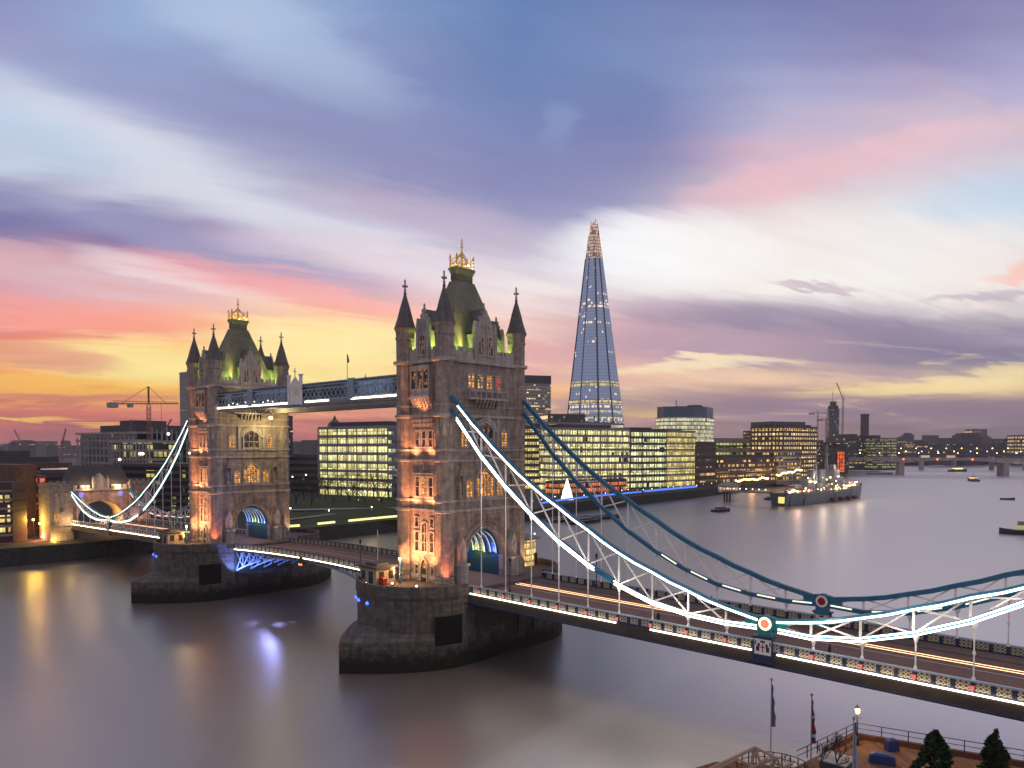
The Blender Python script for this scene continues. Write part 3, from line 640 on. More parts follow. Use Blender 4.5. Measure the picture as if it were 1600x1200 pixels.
        q = MB(); q.face([f(-w, 12.75, .06), f(w, 12.75, .06), f(0, 14.3, .06)], [(0, 0), (1.5, 0), (.7, 1.5)]); q.build('fanlight', M['glass_lit'], o)
    # ---------------- its floodlights
    def lamp(kind, name, loc, c, e, aim=None, size=1.2, blend=.6, r=.25):
        l = bpy.data.lights.new(name, kind); l.energy = e; l.color = c; l.shadow_soft_size = r
        if kind == 'SPOT': l.spot_size = size; l.spot_blend = blend
        o = bpy.data.objects.new(name, l); col.objects.link(o); o.parent = t; o.location = Vector(loc)-Vector((0, 0, ZP))
        if aim: o.rotation_euler = (Vector(aim)-Vector(loc)).to_track_quat('-Z', 'Y').to_euler()
        return o
    A_ = (1., .36, .14); Y_ = (1., .62, .3)
    for sx in (-2.6, 2.6): lamp('SPOT', 'floodlight', (sx, -14.2, 11.0), A_, 11000, (sx*.8, -9.3, 19.5), 1.25)
    for sx in (-2.2, 2.2): lamp('SPOT', 'floodlight', (sx, -10.9, 23.6), A_, 1500, (sx, -9.3, 28.5), 1.9); lamp('SPOT', 'floodlight', (sx, -10.9, 32.2), A_, 1300, (sx, -9.3, 37), 1.9)
    lamp('SPOT', 'floodlight', (0, -11.2, 40.1), A_, 700, (0, -9.3, 44), 1.9)
    lamp('SPOT', 'floodlight', (7.7, -11.3, 11.0), (1., .22, .12), 1500, (5.9, -9.6, 16), 1.2)
    lamp('SPOT', 'floodlight', (7.9, 11.0, 11.0), Y_, 2600, (6.2, 9.8, 18), 1.0); lamp('SPOT', 'floodlight', (-7.7, 11.3, 11.0), Y_, 1800, (-5.9, 9.6, 18), 1.0)
    lamp('SPOT', 'floodlight', (9.5, -4.5, 11.0), (1., .55, .3), 900, (5.7, -4, 26), 1.3); lamp('SPOT', 'floodlight', (9.5, 4.5, 11.0), (1., .55, .3), 900, (5.7, 4, 26), 1.3)
    G_ = (.66, 1., .16)
    for x_, y_ in ((5.2, -5.3), (5.2, 5.3), (-5.2, -5.3), (-5.2, 5.3), (3.0, -8.6), (-3.0, -8.6), (3.0, 8.6), (-3.0, 8.6)):
        lamp('POINT', 'roof_light', (x_, y_, 50.5), G_, 1100, r=.25)
    for sx in (-1, 1):
        for sy in (-1, 1): lamp('SPOT', 'roof_light', (sx*5.35, sy*5.0, 50.4), (.78, 1., .22), 6500, (sx*3.2, sy*4.9, 55.5), 1.25, .9)
    for sx in (-1, 1):
        for sy in (-1, 1): lamp('SPOT', 'roof_light', (sx*4.9, sy*4.2, 51.), (1., .78, .22), 4500, (sx*2.6, sy*4.2, 56.5), .6, .9)
    for sy, c, e in ((-1, (.1, .2, 1.), 200), (1, (.1, .2, 1.), 200)):
        for xx in (-3.8, 3.8): lamp('POINT', 'vault_light', (xx, sy*3.9, 14.9), c, e, r=.15)
    for sy in (-1, 1):
        for xx in (-1., 1.2): lamp('POINT', 'vault_light', (xx, sy*3.9, 14.9), (1., .55, .08), 170, r=.15)
    [lamp('POINT', 'crown_light', (.2, y_, 67.15), (1., .8, .4), 150, r=.1) for y_ in (-1.4, 0., 1.4)]
    return t
tower = build_tower()

def build_pier():
    t = thing('bridge_pier', 'nearer dark granite river pier with square black opening in its side', 'bridge pier', (0, 0, WZ), 'granite piers of the bridge')
    R_ = 11.3; YC = 9.8
    def top_outline(r, n=20):
        o = [(r*cos(a), -YC+r*sin(a)) for a in [pi+pi*i/n for i in range(n+1)]]
        return o+[(r*cos(a), YC+r*sin(a)) for a in [pi*i/n for i in range(n+1)]]
    q = MB(); U = top_outline(R_)
    q.prism(U, 3.0, 9.6, cap=False); q.prism(top_outline(R_+.25), 9.6, 10.2, toppoly=top_outline(R_+.3), mtop=0); q.prism(top_outline(R_+.12), 8.4, 8.9, bot=True)
    q.build('wall', M['pier'], t)
    q = MB()
    # lower body with pointed cutwaters
    def low_outline(r, tip):
        o = []
        for i in range(9):
            s_ = i/8; o.append((-r*(1-s_**1.9), -(YC+1)-(tip-YC-1)*s_))
        for i in range(1, 9):
            s_ = 1-i/8; o.append((r*(1-s_**1.9), -(YC+1)-(tip-YC-1)*s_))
        return o+[(-x, -y) for x, y in o]
    L0 = low_outline(R_+.2, 27.4)
    q.prism(L0, -4, 2.9, cap=False)
    mid = low_outline(R_+.06, 22.6); up = low_outline(R_+.0, 21.2)
    q.prism(L0, 2.9, 3.5, toppoly=low_outline(R_+.15, 26.2), cap=False)
    q.prism(low_outline(R_+.15, 26.2), 3.5, 4.1, toppoly=mid, cap=False)
    q.prism(mid, 4.1, 4.7, toppoly=up)
    q.build('cutwater', M['pier'], t)
    q = MB(); q.prism(top_outline(R_-.05), 9.7, 10.45); q.build('platform', M['path'], t)
    o1 = top_outline(R_+.2); o0 = top_outline(R_-.35); q = MB()
    for i in range(len(o1)):
        a, b, c, e = o1[i], o1[(i+1) % len(o1)], o0[(i+1) % len(o0)], o0[i]
        if abs(a[1]-b[1]) > 10:
            if i < len(o1)-1: q.build('parapet', M['pier'], t); q = MB()
            continue
        for z in (11.55,): q.face([(a[0], a[1], z), (b[0], b[1], z), (c[0], c[1], z), (e[0], e[1], z)])
        q.face([(a[0], a[1], 10.2), (b[0], b[1], 10.2), (b[0], b[1], 11.55), (a[0], a[1], 11.55)]); q.face([(c[0], c[1], 10.3), (e[0], e[1], 10.3), (e[0], e[1], 11.55), (c[0], c[1], 11.55)])
    q.build('parapet', M['pier'], t)
    # dark recess in the landward side, bascule chamber on the other
    q = MB(); P_ = [(11.42, -11.1), (11.2, -12.8), (10.75, -14.4), (10.1, -15.9)]
    q.strip([(a+.12, b-.12) for a, b in P_][::-1], 2.0, 6.7); q.strip([(a-.6, b+.3) for a, b in P_], 2.0, 6.7)
    for a, b in ((P_[0], (10.6, -10.9)), (P_[3], (9.6, -15.5))): q.face([(a[0]+.12, a[1]-.12, 2.), (b[0], b[1], 2.), (b[0], b[1], 6.7), (a[0]+.12, a[1]-.12, 6.7)])
    q.build('opening', M['void'], t)
    q = MB(); q.box(R_-.3, R_+.1, -7.4, 7.4, 1.2, 9.4); q.box(R_-.3, R_+.35, -7.8, -7.2, 1., 9.4); q.box(R_-.3, R_+.35, 7.2, 7.8, 1., 9.4); q.build('recess', M['girder'], t)
    for y0 in (2.5, 6.5): q = MB(); q.box(R_, R_+.5, y0, y0+1., 1.2, 8.2); q.build('fender', M['girder'], t)
    for a in (236, 249, 266):
        q = MB(); x, y = (R_+.12)*cos(radians(a)), -YC+(R_+.12)*sin(radians(a)); q.blob((x, y, 8.3), .3); q.build('marker_light', M['blueglow'], t)
    return t
pier = build_pier()

# ---- furniture standing on a pier
def build_cabin():
    t = thing('control_cabin', 'cream brick control cabin with a flat roof on the nearer pier', 'cabin', (-5.6, -15.2, 10.45), 'control cabins on the piers')
    x0, x1, y0, y1 = -8.1, -3.4, -17.3, -13.2
    M['cream'] = plain('cream_wall', (.42, .33, .22), .8, 0., .15)
    q = MB(); q.box(x0, x1, y0, y1, 10.46, 13.3); q.build('wall', M['cream'], t)
    q = MB(); q.box(x0-.5, x1+.5, y0-.5, y1+.5, 13.3, 13.6); q.box(x0+.8, x1-.8, y0+.8, y1-.8, 13.6, 13.95); q.build('roof', M['roofd'], t)
    for yy in (-16.7, -14.6): q = MB(); q.box(x1, x1+.05, yy, yy+1., 11.3, 12.7); q.build('window', M['dark'], t)
    q = MB(); q.box(x0+.6, x0+1.6, y0-.05, y0, 11.3, 12.7); q.box(x0+2.6, x0+3.8, y0-.05, y0, 10.5, 12.7); q.build('door', M['navy'], t)
    q = MB(); q.tube([(x0+.6, y1-.6, 13.9), (x0+.6, y1-.6, 19.5)], .07); q.bar((x0+.2, y1-.6, 18), (x0+1., y1-.6, 18), .08); q.build('mast', M['pale'], t)
    return t
cabin = build_cabin()
def lamp_post(name, label, loc, group, h=4.2, lit='bulb', e=260, mat='blue', cat='street lamp'):
    t = thing(name, label, cat, loc, group); x, y, z = loc
    q = MB(); q.lathe(x, y, [(.22, z), (.22, z+.6), (.09, z+.8), (.07, z+h-.5), (.16, z+h-.4)], 8); q.bar((x-.4, y, z+h-.8), (x+.4, y, z+h-.8), .06); q.build('post', M[mat], t)
    q = MB(); q.lathe(x, y, [(.13, z+h-.4), (.24, z+h), (.2, z+h+.15)], 8); q.build('lantern', M[lit], t)
    q = MB(); q.lathe(x, y, [(.28, z+h+.15), (.1, z+h+.35), (.02, z+h+.55)], 8); q.build('cap', M[mat], t)
    if e:
        l = bpy.data.lights.new('lamp', 'POINT'); l.energy = e; l.color = (1., .6, .25); l.shadow_soft_size = .25
        o = bpy.data.objects.new('lamp', l); col.objects.link(o); o.parent = t; o.location = (.5, -.5, h-.1)
    return t
plamp = lamp_post('street_lamp', 'orange lit lamp post between the cabin and the nearer tower', (-1.9, -13.3, 10.45), 'lamp posts on the piers', 4.4, 'bulb', 900)
t = thing('red_cabinet', 'small red cabinet standing beside the cream cabin', 'cabinet', (-2.9, -16.3, 10.45))
q = MB(); q.box(-3.6, -2.2, -16.7, -15.9, 10.5, 11.6); q.build('case', M['red'], t); q = MB(); q.prism([(-3.7, -16.8), (-2.1, -16.8), (-2.1, -15.8), (-3.7, -15.8)], 11.6, 11.8, top=.8, bot=True); q.build('lid', M['red'], t)
for i, (x, y, lb) in enumerate(((-1.2, -15.6, 'small white ground floodlight near the lamp post on the pier'), (4.0, -14.6, 'small white ground floodlight before the tower door'), (-4.6, -18.6, 'small white ground light by the pier parapet below the cabin'))):
    t = thing('ground_light', lb, 'floodlight', (x, y, 10.45), 'ground lights on the nearer pier'); q = MB(); q.box(x-.2, x+.2, y-.15, y+.15, 10.45, 10.7); q.build('housing', M['dark'], t); q = MB(); q.blob((x, y, 10.85), .2); q.build('lens', M['bulbw'], t)
# glazed round kiosk at the upstream end of the pier
def build_kiosk():
    cx, cy = -1.5, 17.3
    t = thing('round_kiosk', 'round glazed kiosk glowing yellow behind the nearer tower', 'kiosk', (cx, cy, 10.45))
    mt = windows('kiosk_glass', .8, 1.25, .95, (255, 226, 150), (255, 200, 110), 1.0, mull=.14, mh=.16, frame=(.5, .45, .35))
    q = MB(); q.lathe(cx, cy, [(3.4, 10.46), (3.4, 15.6)], 20, m=0); q.build('glass', mt, t)
    q = MB(); q.lathe(cx, cy, [(3.4, 15.6), (3.7, 15.65), (4.5, 15.9), (4.5, 16.05), (3.0, 16.5), (.1, 16.9)], 20); q.build('roof', M['greywall'], t)
    for k in range(10):
        a = 2*pi*k/10; q = MB(); q.bar((cx+3.45*cos(a), cy+3.45*sin(a), 10.5), (cx+3.45*cos(a), cy+3.45*sin(a), 15.6), .14); q.build('mullion', M['white'], t)
    q = MB()
    for k in (0, 3, 6): a = 2*pi*k/9-1.2; q.blob((cx+3.3*cos(a), cy+3.3*sin(a), 16.6), .16)
    q.build('bulb', M['bulbw'], t)
build_kiosk()
q = MB()
for k in range(9): q.box(-6.0+k*.9, -5.3+k*.9, 19.4-.25*abs(k-4), 20.2-.25*abs(k-4), 10.46, 12.2+.35*(k % 3))
tag(q.build('planter_hedge', plain('hedge_brown', (.11, .035, .02), .9, 0., .5, 2.), loc=(-2, 19.6, 10.46)), 'reddish hedge lit beside the round kiosk', 'hedge')

# ================================================================== SPANS, CHAINS
def zr(d): return 9.95-.0128*(max(d, 10)-12)
def xs(side, d): return d if side > 0 else -D1-d
PM = {}
def pierced(name, emit):
    """cast-iron parapet panel: pale pierced tracery on dark"""
    mt, T, b = pmat(name, (.5, .45, .36, 1), .5)
    uv = T.node('ShaderNodeUVMap').outputs[0]; u, v, _ = T.xyz(uv)[:3]
    fu = T.m('FRACT', T.m('MULTIPLY', u, 1/.45)); fv = T.m('FRACT', T.m('MULTIPLY', v, 1/.4))
    a = T.m('ABSOLUTE', T.m('SUBTRACT', fu, .5)); c = T.m('ABSOLUTE', T.m('SUBTRACT', fv, .5))
    dd = T.m('ADD', a, c); k = T.m('GREATER_THAN', T.m('ABSOLUTE', T.m('SUBTRACT', dd, .42)), .13)
    T.set(b.inputs['Base Color'], T.mix(k, (.62, .56, .44, 1), (.10, .085, .07, 1)))
    return mt
M['pierce'] = pierced('pierced_panel', 0)
def shield(q, x, y, z, out):
    s = out
    q.face([(x-.22, y, z+.3), (x+.22, y, z+.3), (x+.2, y, z-.05), (x, y, z-.35), (x-.2, y, z-.05)])
    q.face([(x-.22, y+.06*s, z+.3), (x+.22, y+.06*s, z+.3), (x+.2, y+.06*s, z-.05), (x, y+.06*s, z-.35), (x-.2, y+.06*s, z-.05)])
def side_span(side, label):
    x0, x1 = xs(side, 11.4), xs(side, 95.3)
    t = thing('side_span', label, 'bridge span', (xs(side, 53), 0, 8), 'roadway spans of the bridge')
    N = 18; ds = [11.4+(95.3-11.4)*i/N for i in range(N+1)]
    def sheet(q, y0, y1, dz0, dz1):
        for a, b in zip(ds, ds[1:]):
            A, B = xs(side, a), xs(side, b); za, zb = zr(a), zr(b)
            P = [(A, y0, za+dz1), (A, y1, za+dz1), (B, y1, zb+dz1), (B, y0, zb+dz1)]; Q = [(p[0], p[1], p[2]-dz1+dz0) for p in P]
            q.face(P if side < 0 else P[::-1]); q.face(Q[::-1] if side < 0 else Q)
            for i in (1, 3): q.face([P[i], P[(i+1) % 4], Q[(i+1) % 4], Q[i]])
    q = MB(); sheet(q, -9.0, 9.0, -.35, 0.); q.build('road_surface', M['road'], t)
    for sy in (-1, 1):
        q = MB(); sheet(q, min(sy*5.9, sy*8.98), max(sy*5.9, sy*8.98), 0.004, .16); q.build('footway', M['path'], t)
        q = MB(); sheet(q, min(sy*9.25, sy*9.75), max(sy*9.25, sy*9.75), -1.5, -.05); q.build('edge_girder', M['girder'], t); q = MB(); sheet(q, min(sy*9.2, sy*9.95), max(sy*9.2, sy*9.95), -1.7, -1.5); q.build('girder_flange', M['navy'], t)
        q = MB(); sheet(q, min(sy*9.4, sy*9.62), max(sy*9.4, sy*9.62), -.05, .2)
        k = 0; d = 12.2
        while d < 95:
            X = xs(side, d); z = zr(d); q.box(X-.2, X+.2, min(sy*9.3, sy*9.68), max(sy*9.3, sy*9.68), z-.05, z+1.16); d += 1.81
        pr = q.build('parapet', M['navy'], t)
        q = MB(); sheet(q, min(sy*9.28, sy*9.72), max(sy*9.28, sy*9.72), 1.16, 1.34); q.build('top_rail', M['pale'], pr)
        q = MB(); d = 12.2
        while d < 93:
            a, b = xs(side, d+.22), xs(side, d+1.59); za = zr(d+.9)
            for yy in (sy*9.46, sy*9.56): q.face([(a, yy, za+.2), (b, yy, za+.2), (b, yy, za+1.14), (a, yy, za+1.14)], [(0, 0), (1.25, 0), (1.25, .94), (0, .94)])
            d += 1.81
        q.build('pierced_panel', M['pierce'], pr)
        q = MB()
        for k in range(16):
            d = 8.57+5.43*k
            if 12.5 < d < 94: shield(q, xs(side, d), sy*9.74, zr(d)+.5, sy)
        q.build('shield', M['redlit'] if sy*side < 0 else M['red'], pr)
        segs = ([(11.9, 41.0), (46.6, 61.0), (64.2, 95)] if side > 0 else [(11.9, 61.2), (64., 95)]) if sy < 0 else [(11.9, 95)]
        for a, b in segs:
            n = max(2, int((b-a)/6)); q = MB()
            for i in range(n):
                d0 = a+(b-a)*i/n; d1 = a+(b-a)*(i+1)/n
                q.bar((xs(side, d0), sy*9.82, zr(d0)+.0), (xs(side, d1), sy*9.82, zr(d1)+.0), .14, .14)
            q.build('light_strip', M['led'] if sy < 0 else M['ledsoft'], t)
        for d in (62.5,):
            X = xs(side, d); z = zr(d)
            q = MB(); q.box(X-1.12, X+1.12, min(sy*9.1, sy*9.95), max(sy*9.1, sy*9.95), z-.9, z+1.75); q.box(X-1.3, X+1.3, min(sy*9.0, sy*10.1), max(sy*9.0, sy*10.1), z+1.75, z+1.95); q.box(X-1.3, X+1.3, min(sy*9.0, sy*10.1), max(sy*9.0, sy*10.1), z-1.3, z-.9)
            pd = q.build('pedestal', M['navy'], t)
            q = MB(); yy = sy*9.97
            for yy, o in ((sy*9.97, sy), (sy*9.08, -sy)):
                q.face([(X-1.04, yy, z-.3), (X+1.04, yy, z-.3), (X+1.04, yy, z+1.6), (X-1.04, yy, z+1.6)], m=0)
                y2 = yy+.02*o
                q.box(X-.07, X+.07, min(yy, y2), max(yy, y2), z, z+1.0, m=1); q.box(X-.3, X+.3, min(yy, y2)-.004, max(yy, y2)+.004, z+.55, z+.69, m=1)
                for sg in (-1, 1):
                    q.box(X+sg*.62-.2, X+sg*.62+.2, min(yy, y2), max(yy, y2), z+.1, z+.7, m=2); q.box(X+sg*.5-.14, X+sg*.5+.14, min(yy, y2)-.002, max(yy, y2)+.002, z+.7, z+1.05, m=2)
                    q.box(X+sg*.9-.07, X+sg*.9+.07, min(yy, y2), max(yy, y2), z+.8, z+1.35, m=2)
                q.box(X-.28, X+.28, min(yy, y2), max(yy, y2), z+1.15, z+1.4, m=2)
            q.build('coat_of_arms', [M['white'], M['red'], M['dark']], pd)
    # cross girders under the deck
    q = MB()
    for k in range(31): d = 11.5+2.75*k; q.box(xs(side, d)-.2, xs(side, d)+.2, -9.2, 9.2, zr(d)-1.3, zr(d)-.36)
    q.build('cross_girder', M['girder'], t)
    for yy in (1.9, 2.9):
        q = MB(); sheet(q, yy-.05, yy+.05, .004, .05); q.build('traffic_trail', M['trailwarm'], t)  # added glow strips for passing cars' light trails; they also warm the road
    q = MB(); sheet(q, -.06, .06, .004, .012); q.build('lane_marking', M['white'], t)
    return t
side_span(1, 'nearer roadway span running from the nearer tower out of the frame'); side_span(-1, 'farther roadway span reaching the gatehouse on the far bank')

TOPZ = [(7, 42.8), (10.5, 39.6), (14, 36.6), (19.45, 32.2), (24.9, 28.4), (30.3, 25.3), (35.8, 22.3), (41.1, 19.5), (46.5, 17.4), (52, 15.5), (57.3, 14.0), (62.6, 12.95)]
BOTZ = [(7, 40.6), (10.5, 36.8), (14, 33.0), (19.45, 28.1), (24.9, 23.9), (30.3, 20.2), (35.8, 17.2), (41.1, 14.9), (46.5, 13.2), (52, 12.35), (57.3, 12.05), (62.6, 12.2)]
TOPS = {1: [(62.6, 12.95), (68, 13.75), (73.5, 15.1), (78.9, 16.85), (84.2, 18.8), (89.7, 20.8), (95.3, 22.8)], -1: [(62.6, 12.95), (68, 13.3), (73.5, 14.1), (78.9, 15.2), (84.2, 16.6), (89.7, 18.2), (95.3, 20.0)]}
BOTS = {1: [(62.6, 12.2), (68, 11.95), (73.5, 12.6), (78.9, 14.15), (84.2, 16.3), (89.7, 19.3), (95.3, 22.2)], -1: [(62.6, 12.2), (68, 11.8), (73.5, 11.9), (78.9, 12.6), (84.2, 13.9), (89.7, 16.2), (95.3, 19.2)]}
def chain(side, sy, label):
    y = sy*9.2; t = thing('suspension_chain', label, 'suspension chain', (xs(side, 62.6), y, 12.6), 'braced suspension chains')
    def smooth(L):
        out = []
        for i, (d, z) in enumerate(L):
            out.append((d, z))
            if i < len(L)-1:
                d2, z2 = L[i+1]; out.append(((d+d2)/2, (z+z2)/2-(.12 if (i > 0 and i < len(L)-2) else 0)))
        return out
    def poly(q, L, w, h, dz=0., dy=0., m=0):
        P = [(xs(side, d), y+dy, z+dz) for d, z in L]
        for a, b in zip(P, P[1:]): q.bar(a, b, w, h, m=m)
    for nm, L, w, h in (('top_chord', smooth(TOPZ), .62, .62), ('top_chord', smooth(TOPS[side]), .62, .6), ('bottom_chord', BOTZ, .6, .58), ('bottom_chord', BOTS[side], .6, .58)):
        q = MB(); poly(q, L, w, h); q.build(nm, M['blue'], t)
    # bracing: posts, crossing diagonals
    for TL, BL in ((TOPZ[1:], BOTZ[1:]), (TOPS[side], BOTS[side])):
        for i in range(len(TL)-1):
            (a, ta), (b, tb) = TL[i], TL[i+1]; ba, bb = BL[i][1], BL[i+1][1]
            q = MB()
            if ta-ba > 1.2 or tb-bb > 1.2:
                q.bar((xs(side, a), y, ta), (xs(side, b), y, bb), .16, .2); q.bar((xs(side, a), y+.02, ba), (xs(side, b), y+.02, tb), .16, .2)
            if tb-bb > .9: q.bar((xs(side, b), y, tb), (xs(side, b), y, bb), .2, .24)
            if q.v: q.build('brace', M['white'], t)
    # hangers
    for k in range(1, 16):
        d = 8.57+5.43*k
        BL = BOTZ if d < 62.6 else BOTS[side]
        if abs(d-62.6) < 1.5 or d > 93: continue
        z = next((p0[1]+(p1[1]-p0[1])*(d-p0[0])/(p1[0]-p0[0]) for p0, p1 in zip(BL, BL[1:]) if p0[0] <= d <= p1[0]), None)
        if z is None: continue
        X = xs(side, d); zb = zr(d)+1.2; q = MB()
        q.tube([(X, y, zb), (X, y, z-.2)], .085, 6); q.lathe(X, y, [(.1, z-1.1), (.34, z-.4), (.34, z-.2)], 6); q.lathe(X, y, [(.2, zb), (.16, zb+.4)], 6)
        if z-zb > 6: q.lathe(X, y, [(.09, zb+(z-zb)*.45-.25), (.17, zb+(z-zb)*.45), (.09, zb+(z-zb)*.45+.25)], 6)
        q.build('hanger', M['white'], t)
    if side > 0 and sy < 0:
        for d, zz in ((16, 27), (24, 22), (33, 18), (42, 14.5), (52, 13.6), (70, 13.8), (79, 15), (88, 17)):
            l = bpy.data.lights.new('chain_light', 'POINT'); l.energy = 260; l.color = (1., .9, .75); l.shadow_soft_size = .5
            o = bpy.data.objects.new('chain_light', l); col.objects.link(o); o.parent = t; o.location = Vector((xs(side, d), y-2.2, zz))-t.location
    # pin and roundel at the low point
    X = xs(side, 62.6); q = MB()
    ring = lambda r, n=24: [(r*cos(2*pi*i/n), r*sin(2*pi*i/n)) for i in range(n)]
    fr = lambda s_, z_, o_: (X+s_, y+o_, 12.75+z_)
    q.extr(ring(1.02), fr, -.42, .42); q.extr([(-2.6, -.5), (0, -.7), (2.6, -.55), (2.6, .4), (.9, .86), (-.9, .86), (-2.6, .5)], fr, -.33, .33)
    q.extr([(-.95, -1.9), (.95, -1.9), (.8, -.6), (-.8, -.6)], fr, -.4, .4)
    pin = q.build('pin_casting', M['cteal'] if sy < 0 else M['blue'], t)
    q = MB()
    for o in ((sy,) if sy < 0 else (-1, 1)):
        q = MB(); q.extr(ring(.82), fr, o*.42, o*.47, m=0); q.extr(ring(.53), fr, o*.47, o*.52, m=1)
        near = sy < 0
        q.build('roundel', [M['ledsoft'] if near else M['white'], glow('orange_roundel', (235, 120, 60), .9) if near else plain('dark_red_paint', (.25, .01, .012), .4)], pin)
    # strip lights: outer side of the near chains, inner segments on the far ones
    q = MB()
    if sy < 0:
        o = sy*.36
        mat_ = M['led'] if side > 0 else M['ledcool']
        poly(q, [p for p in smooth(TOPZ) if p[0] > 8]+[(61.6, 13.1)], .10, .20, -.08, o); poly(q, [(64., 13.2)]+smooth(TOPS[side])[1:], .10, .20, -.08, o)
        for rng_ in ((8.5, 37.0), (40.5, 61.5)):
            L = [(d, z) for d, z in BOTZ if rng_[0] <= d <= rng_[1]]
            zi = lambda d: next(p0[1]+(p1[1]-p0[1])*(d-p0[0])/(p1[0]-p0[0]) for p0, p1 in zip(BOTZ, BOTZ[1:]) if p0[0] <= d <= p1[0])
            L = [(rng_[0], zi(rng_[0]))]+L+[(rng_[1], zi(rng_[1]))]
            poly(q, L, .09, .15, .2, o); poly(q, L, .09, .15, -.2, o)
        L = [(64.2, 12.1)]+BOTS[side][1:]; poly(q, L, .09, .15, .2, o); poly(q, L, .09, .15, -.2, o)
        q.build('light_strip', mat_, t)
    else:
        for (a, za), (b, zb) in list(zip(BOTZ, BOTZ[1:]))[6:]+list(zip(BOTS[side], BOTS[side][1:])):
            q = MB(); q.bar((xs(side, a+1.2), y-.38, za+(zb-za)*.2+.16), (xs(side, b-1.4), y-.38, za+(zb-za)*.75+.16), .09, .16); q.build('light_strip', M['ledsoft'], t)
    return t
chain(1, -1, 'brightly lit double chain nearest the viewer, lit roundel at its low point')
chain(1, 1, 'blue chain with a red and white roundel, on the upstream side of the nearer span')
chain(-1, -1, 'downstream chain sweeping down from the farther tower towards the gatehouse')
chain(-1, 1, 'upstream chain behind the farther tower, seen beyond the roadway by the gatehouse')

# ---- opening span
def bascule():
    t = thing('bascule_span', 'low arched opening span between the two gothic towers', 'bridge span', (-D1/2, 0, 9), 'roadway spans of the bridge')
    xa, xb = -11.3, -D1+11.3; N = 16
    zc = lambda x: 9.85+.75*(1-((x+D1/2)/(30.5))**2)
    X = [xa+(xb-xa)*i/N for i in range(N+1)]
    def sheet(q, y0, y1, dz0, dz1, m=0):
        for a, b in zip(X, X[1:]):
            P = [(a, y0, zc(a)+dz1), (b, y0, zc(b)+dz1), (b, y1, zc(b)+dz1), (a, y1, zc(a)+dz1)]; Q = [(p[0], p[1], p[2]-dz1+dz0) for p in P]
            q.face(P[::-1], m=m); q.face(Q, m=m); q.face([P[0], P[1], Q[1], Q[0]], m=m); q.face([P[2], P[3], Q[3], Q[2]], m=m)
    for nm, h in (('bascule_leaf', 0),):
        q = MB(); sheet(q, -7.3, 7.3, -.4, 0.); q.build('road_surface', M['road'], t)
    for sy in (-1, 1):
        q = MB(); sheet(q, min(sy*4.9, sy*7.28), max(sy*4.9, sy*7.28), .004, .15); q.build('footway', M['path'], t)
        q = MB(); sheet(q, min(sy*7.4, sy*7.8), max(sy*7.4, sy*7.8), -.75, -.04); q.build('edge_girder', M['girder'], t)
        q = MB(); sheet(q, min(sy*7.45, sy*7.7), max(sy*7.45, sy*7.7), 1.1, 1.25); sheet(q, min(sy*7.5, sy*7.66), max(sy*7.5, sy*7.66), -.04, .15)
        for k in range(34):
            x = xa-1-k*1.78; q.box(x-.16, x+.16, min(sy*7.45, sy*7.7), max(sy*7.45, sy*7.7), zc(x)-.04, zc(x)+1.11)
        pr = q.build('parapet', M['navy'], t)
        q = MB()
        for k in range(33):
            x = xa-1-k*1.78
            for yy in (sy*7.55, sy*7.62): q.face([(x-.16, yy, zc(x)+.15), (x-1.62, yy, zc(x-1.7)+.15), (x-1.62, yy, zc(x-1.7)+1.1), (x-.16, yy, zc(x)+1.1)], [(0, 0), (1.4, 0), (1.4, .95), (0, .95)])
        q.build('pierced_panel', M['pierce'], pr)
        q = MB()
        for a, b in zip(X, X[1:]): q.bar((a, sy*7.88, zc(a)-.12), (b, sy*7.88, zc(b)-.12), .12, .14)
        q.build('light_strip', M['led'] if sy < 0 else M['ledsoft'], t)
        # arched truss of each leaf
        for end in (xa, xb):
            q = MB(); sg = -1 if end == xa else 1; pts = []
            for i in range(9):
                x = end+sg*i*3.2; dep = .95+4.4*(1-i/8)**2; pts.append((x, zc(x)-.5, zc(x)-dep))
            for (x, zt, zb), (x2, zt2, zb2) in zip(pts, pts[1:]):
                q.bar((x, sy*7.3, zb), (x2, sy*7.3, zb2), .35, .3)
                if zt-zb > .7: q.bar((x, sy*7.3, zt), (x, sy*7.3, zb), .22); q.bar((x, sy*7.3, zb), (x2, sy*7.3, zt2), .2); q.bar((x, sy*7.3, zt), (x2, sy*7.3, zb2), .2)
            for yy in (3.6, 0):
                if sy > 0 or yy > 0:
                    for (x, zt, zb), (x2, zt2, zb2) in zip(pts, pts[1:]): q.bar((x, sy*yy, zb), (x2, sy*yy, zb2), .35, .3); q.bar((x, sy*yy, zt), (x, sy*yy, zb), .2); q.bar((x, sy*yy, zb), (x2, sy*yy, zt2), .18)
            q.build('arched_truss', M['pale'], t)
    q = MB(); sheet(q, -4.75, -4.5, .004, .05); q.build('traffic_trail', M['trailwarm'], t)  # same added car light trail along the opening span
    q = MB(); sheet(q, -.05, .05, .004, .012); q.build('lane_marking', M['white'], t)
    x = -D1/2-.4; q = MB(); q.box(x-.6, x+.6, -8.1, -7.8, 8.7, 10.6); q.build('signal_box', M['dark'], t)
    q = MB(); q.blob((x-.4, -8.2, 9.1), .22); q.blob((x+.4, -8.2, 9.1), .22); q.build('signal_lamp', M['bulbo'], t)
    for x, e in ((-68.5, 2600), (-64., 2600), (-58.5, 1600)):
        l = bpy.data.lights.new('blue_floodlight', 'SPOT'); l.energy = e; l.color = (.2, .3, 1.); l.spot_size = 2.2; l.shadow_soft_size = .3
        o = bpy.data.objects.new('blue_floodlight', l); col.objects.link(o); o.parent = t; o.location = Vector((x, -9.6, 4.4))-t.location
        o.rotation_euler = (Vector((x-.6, -7.2, 7.6))-Vector((x, -9.6, 4.4))).to_track_quat('-Z', 'Y').to_euler()
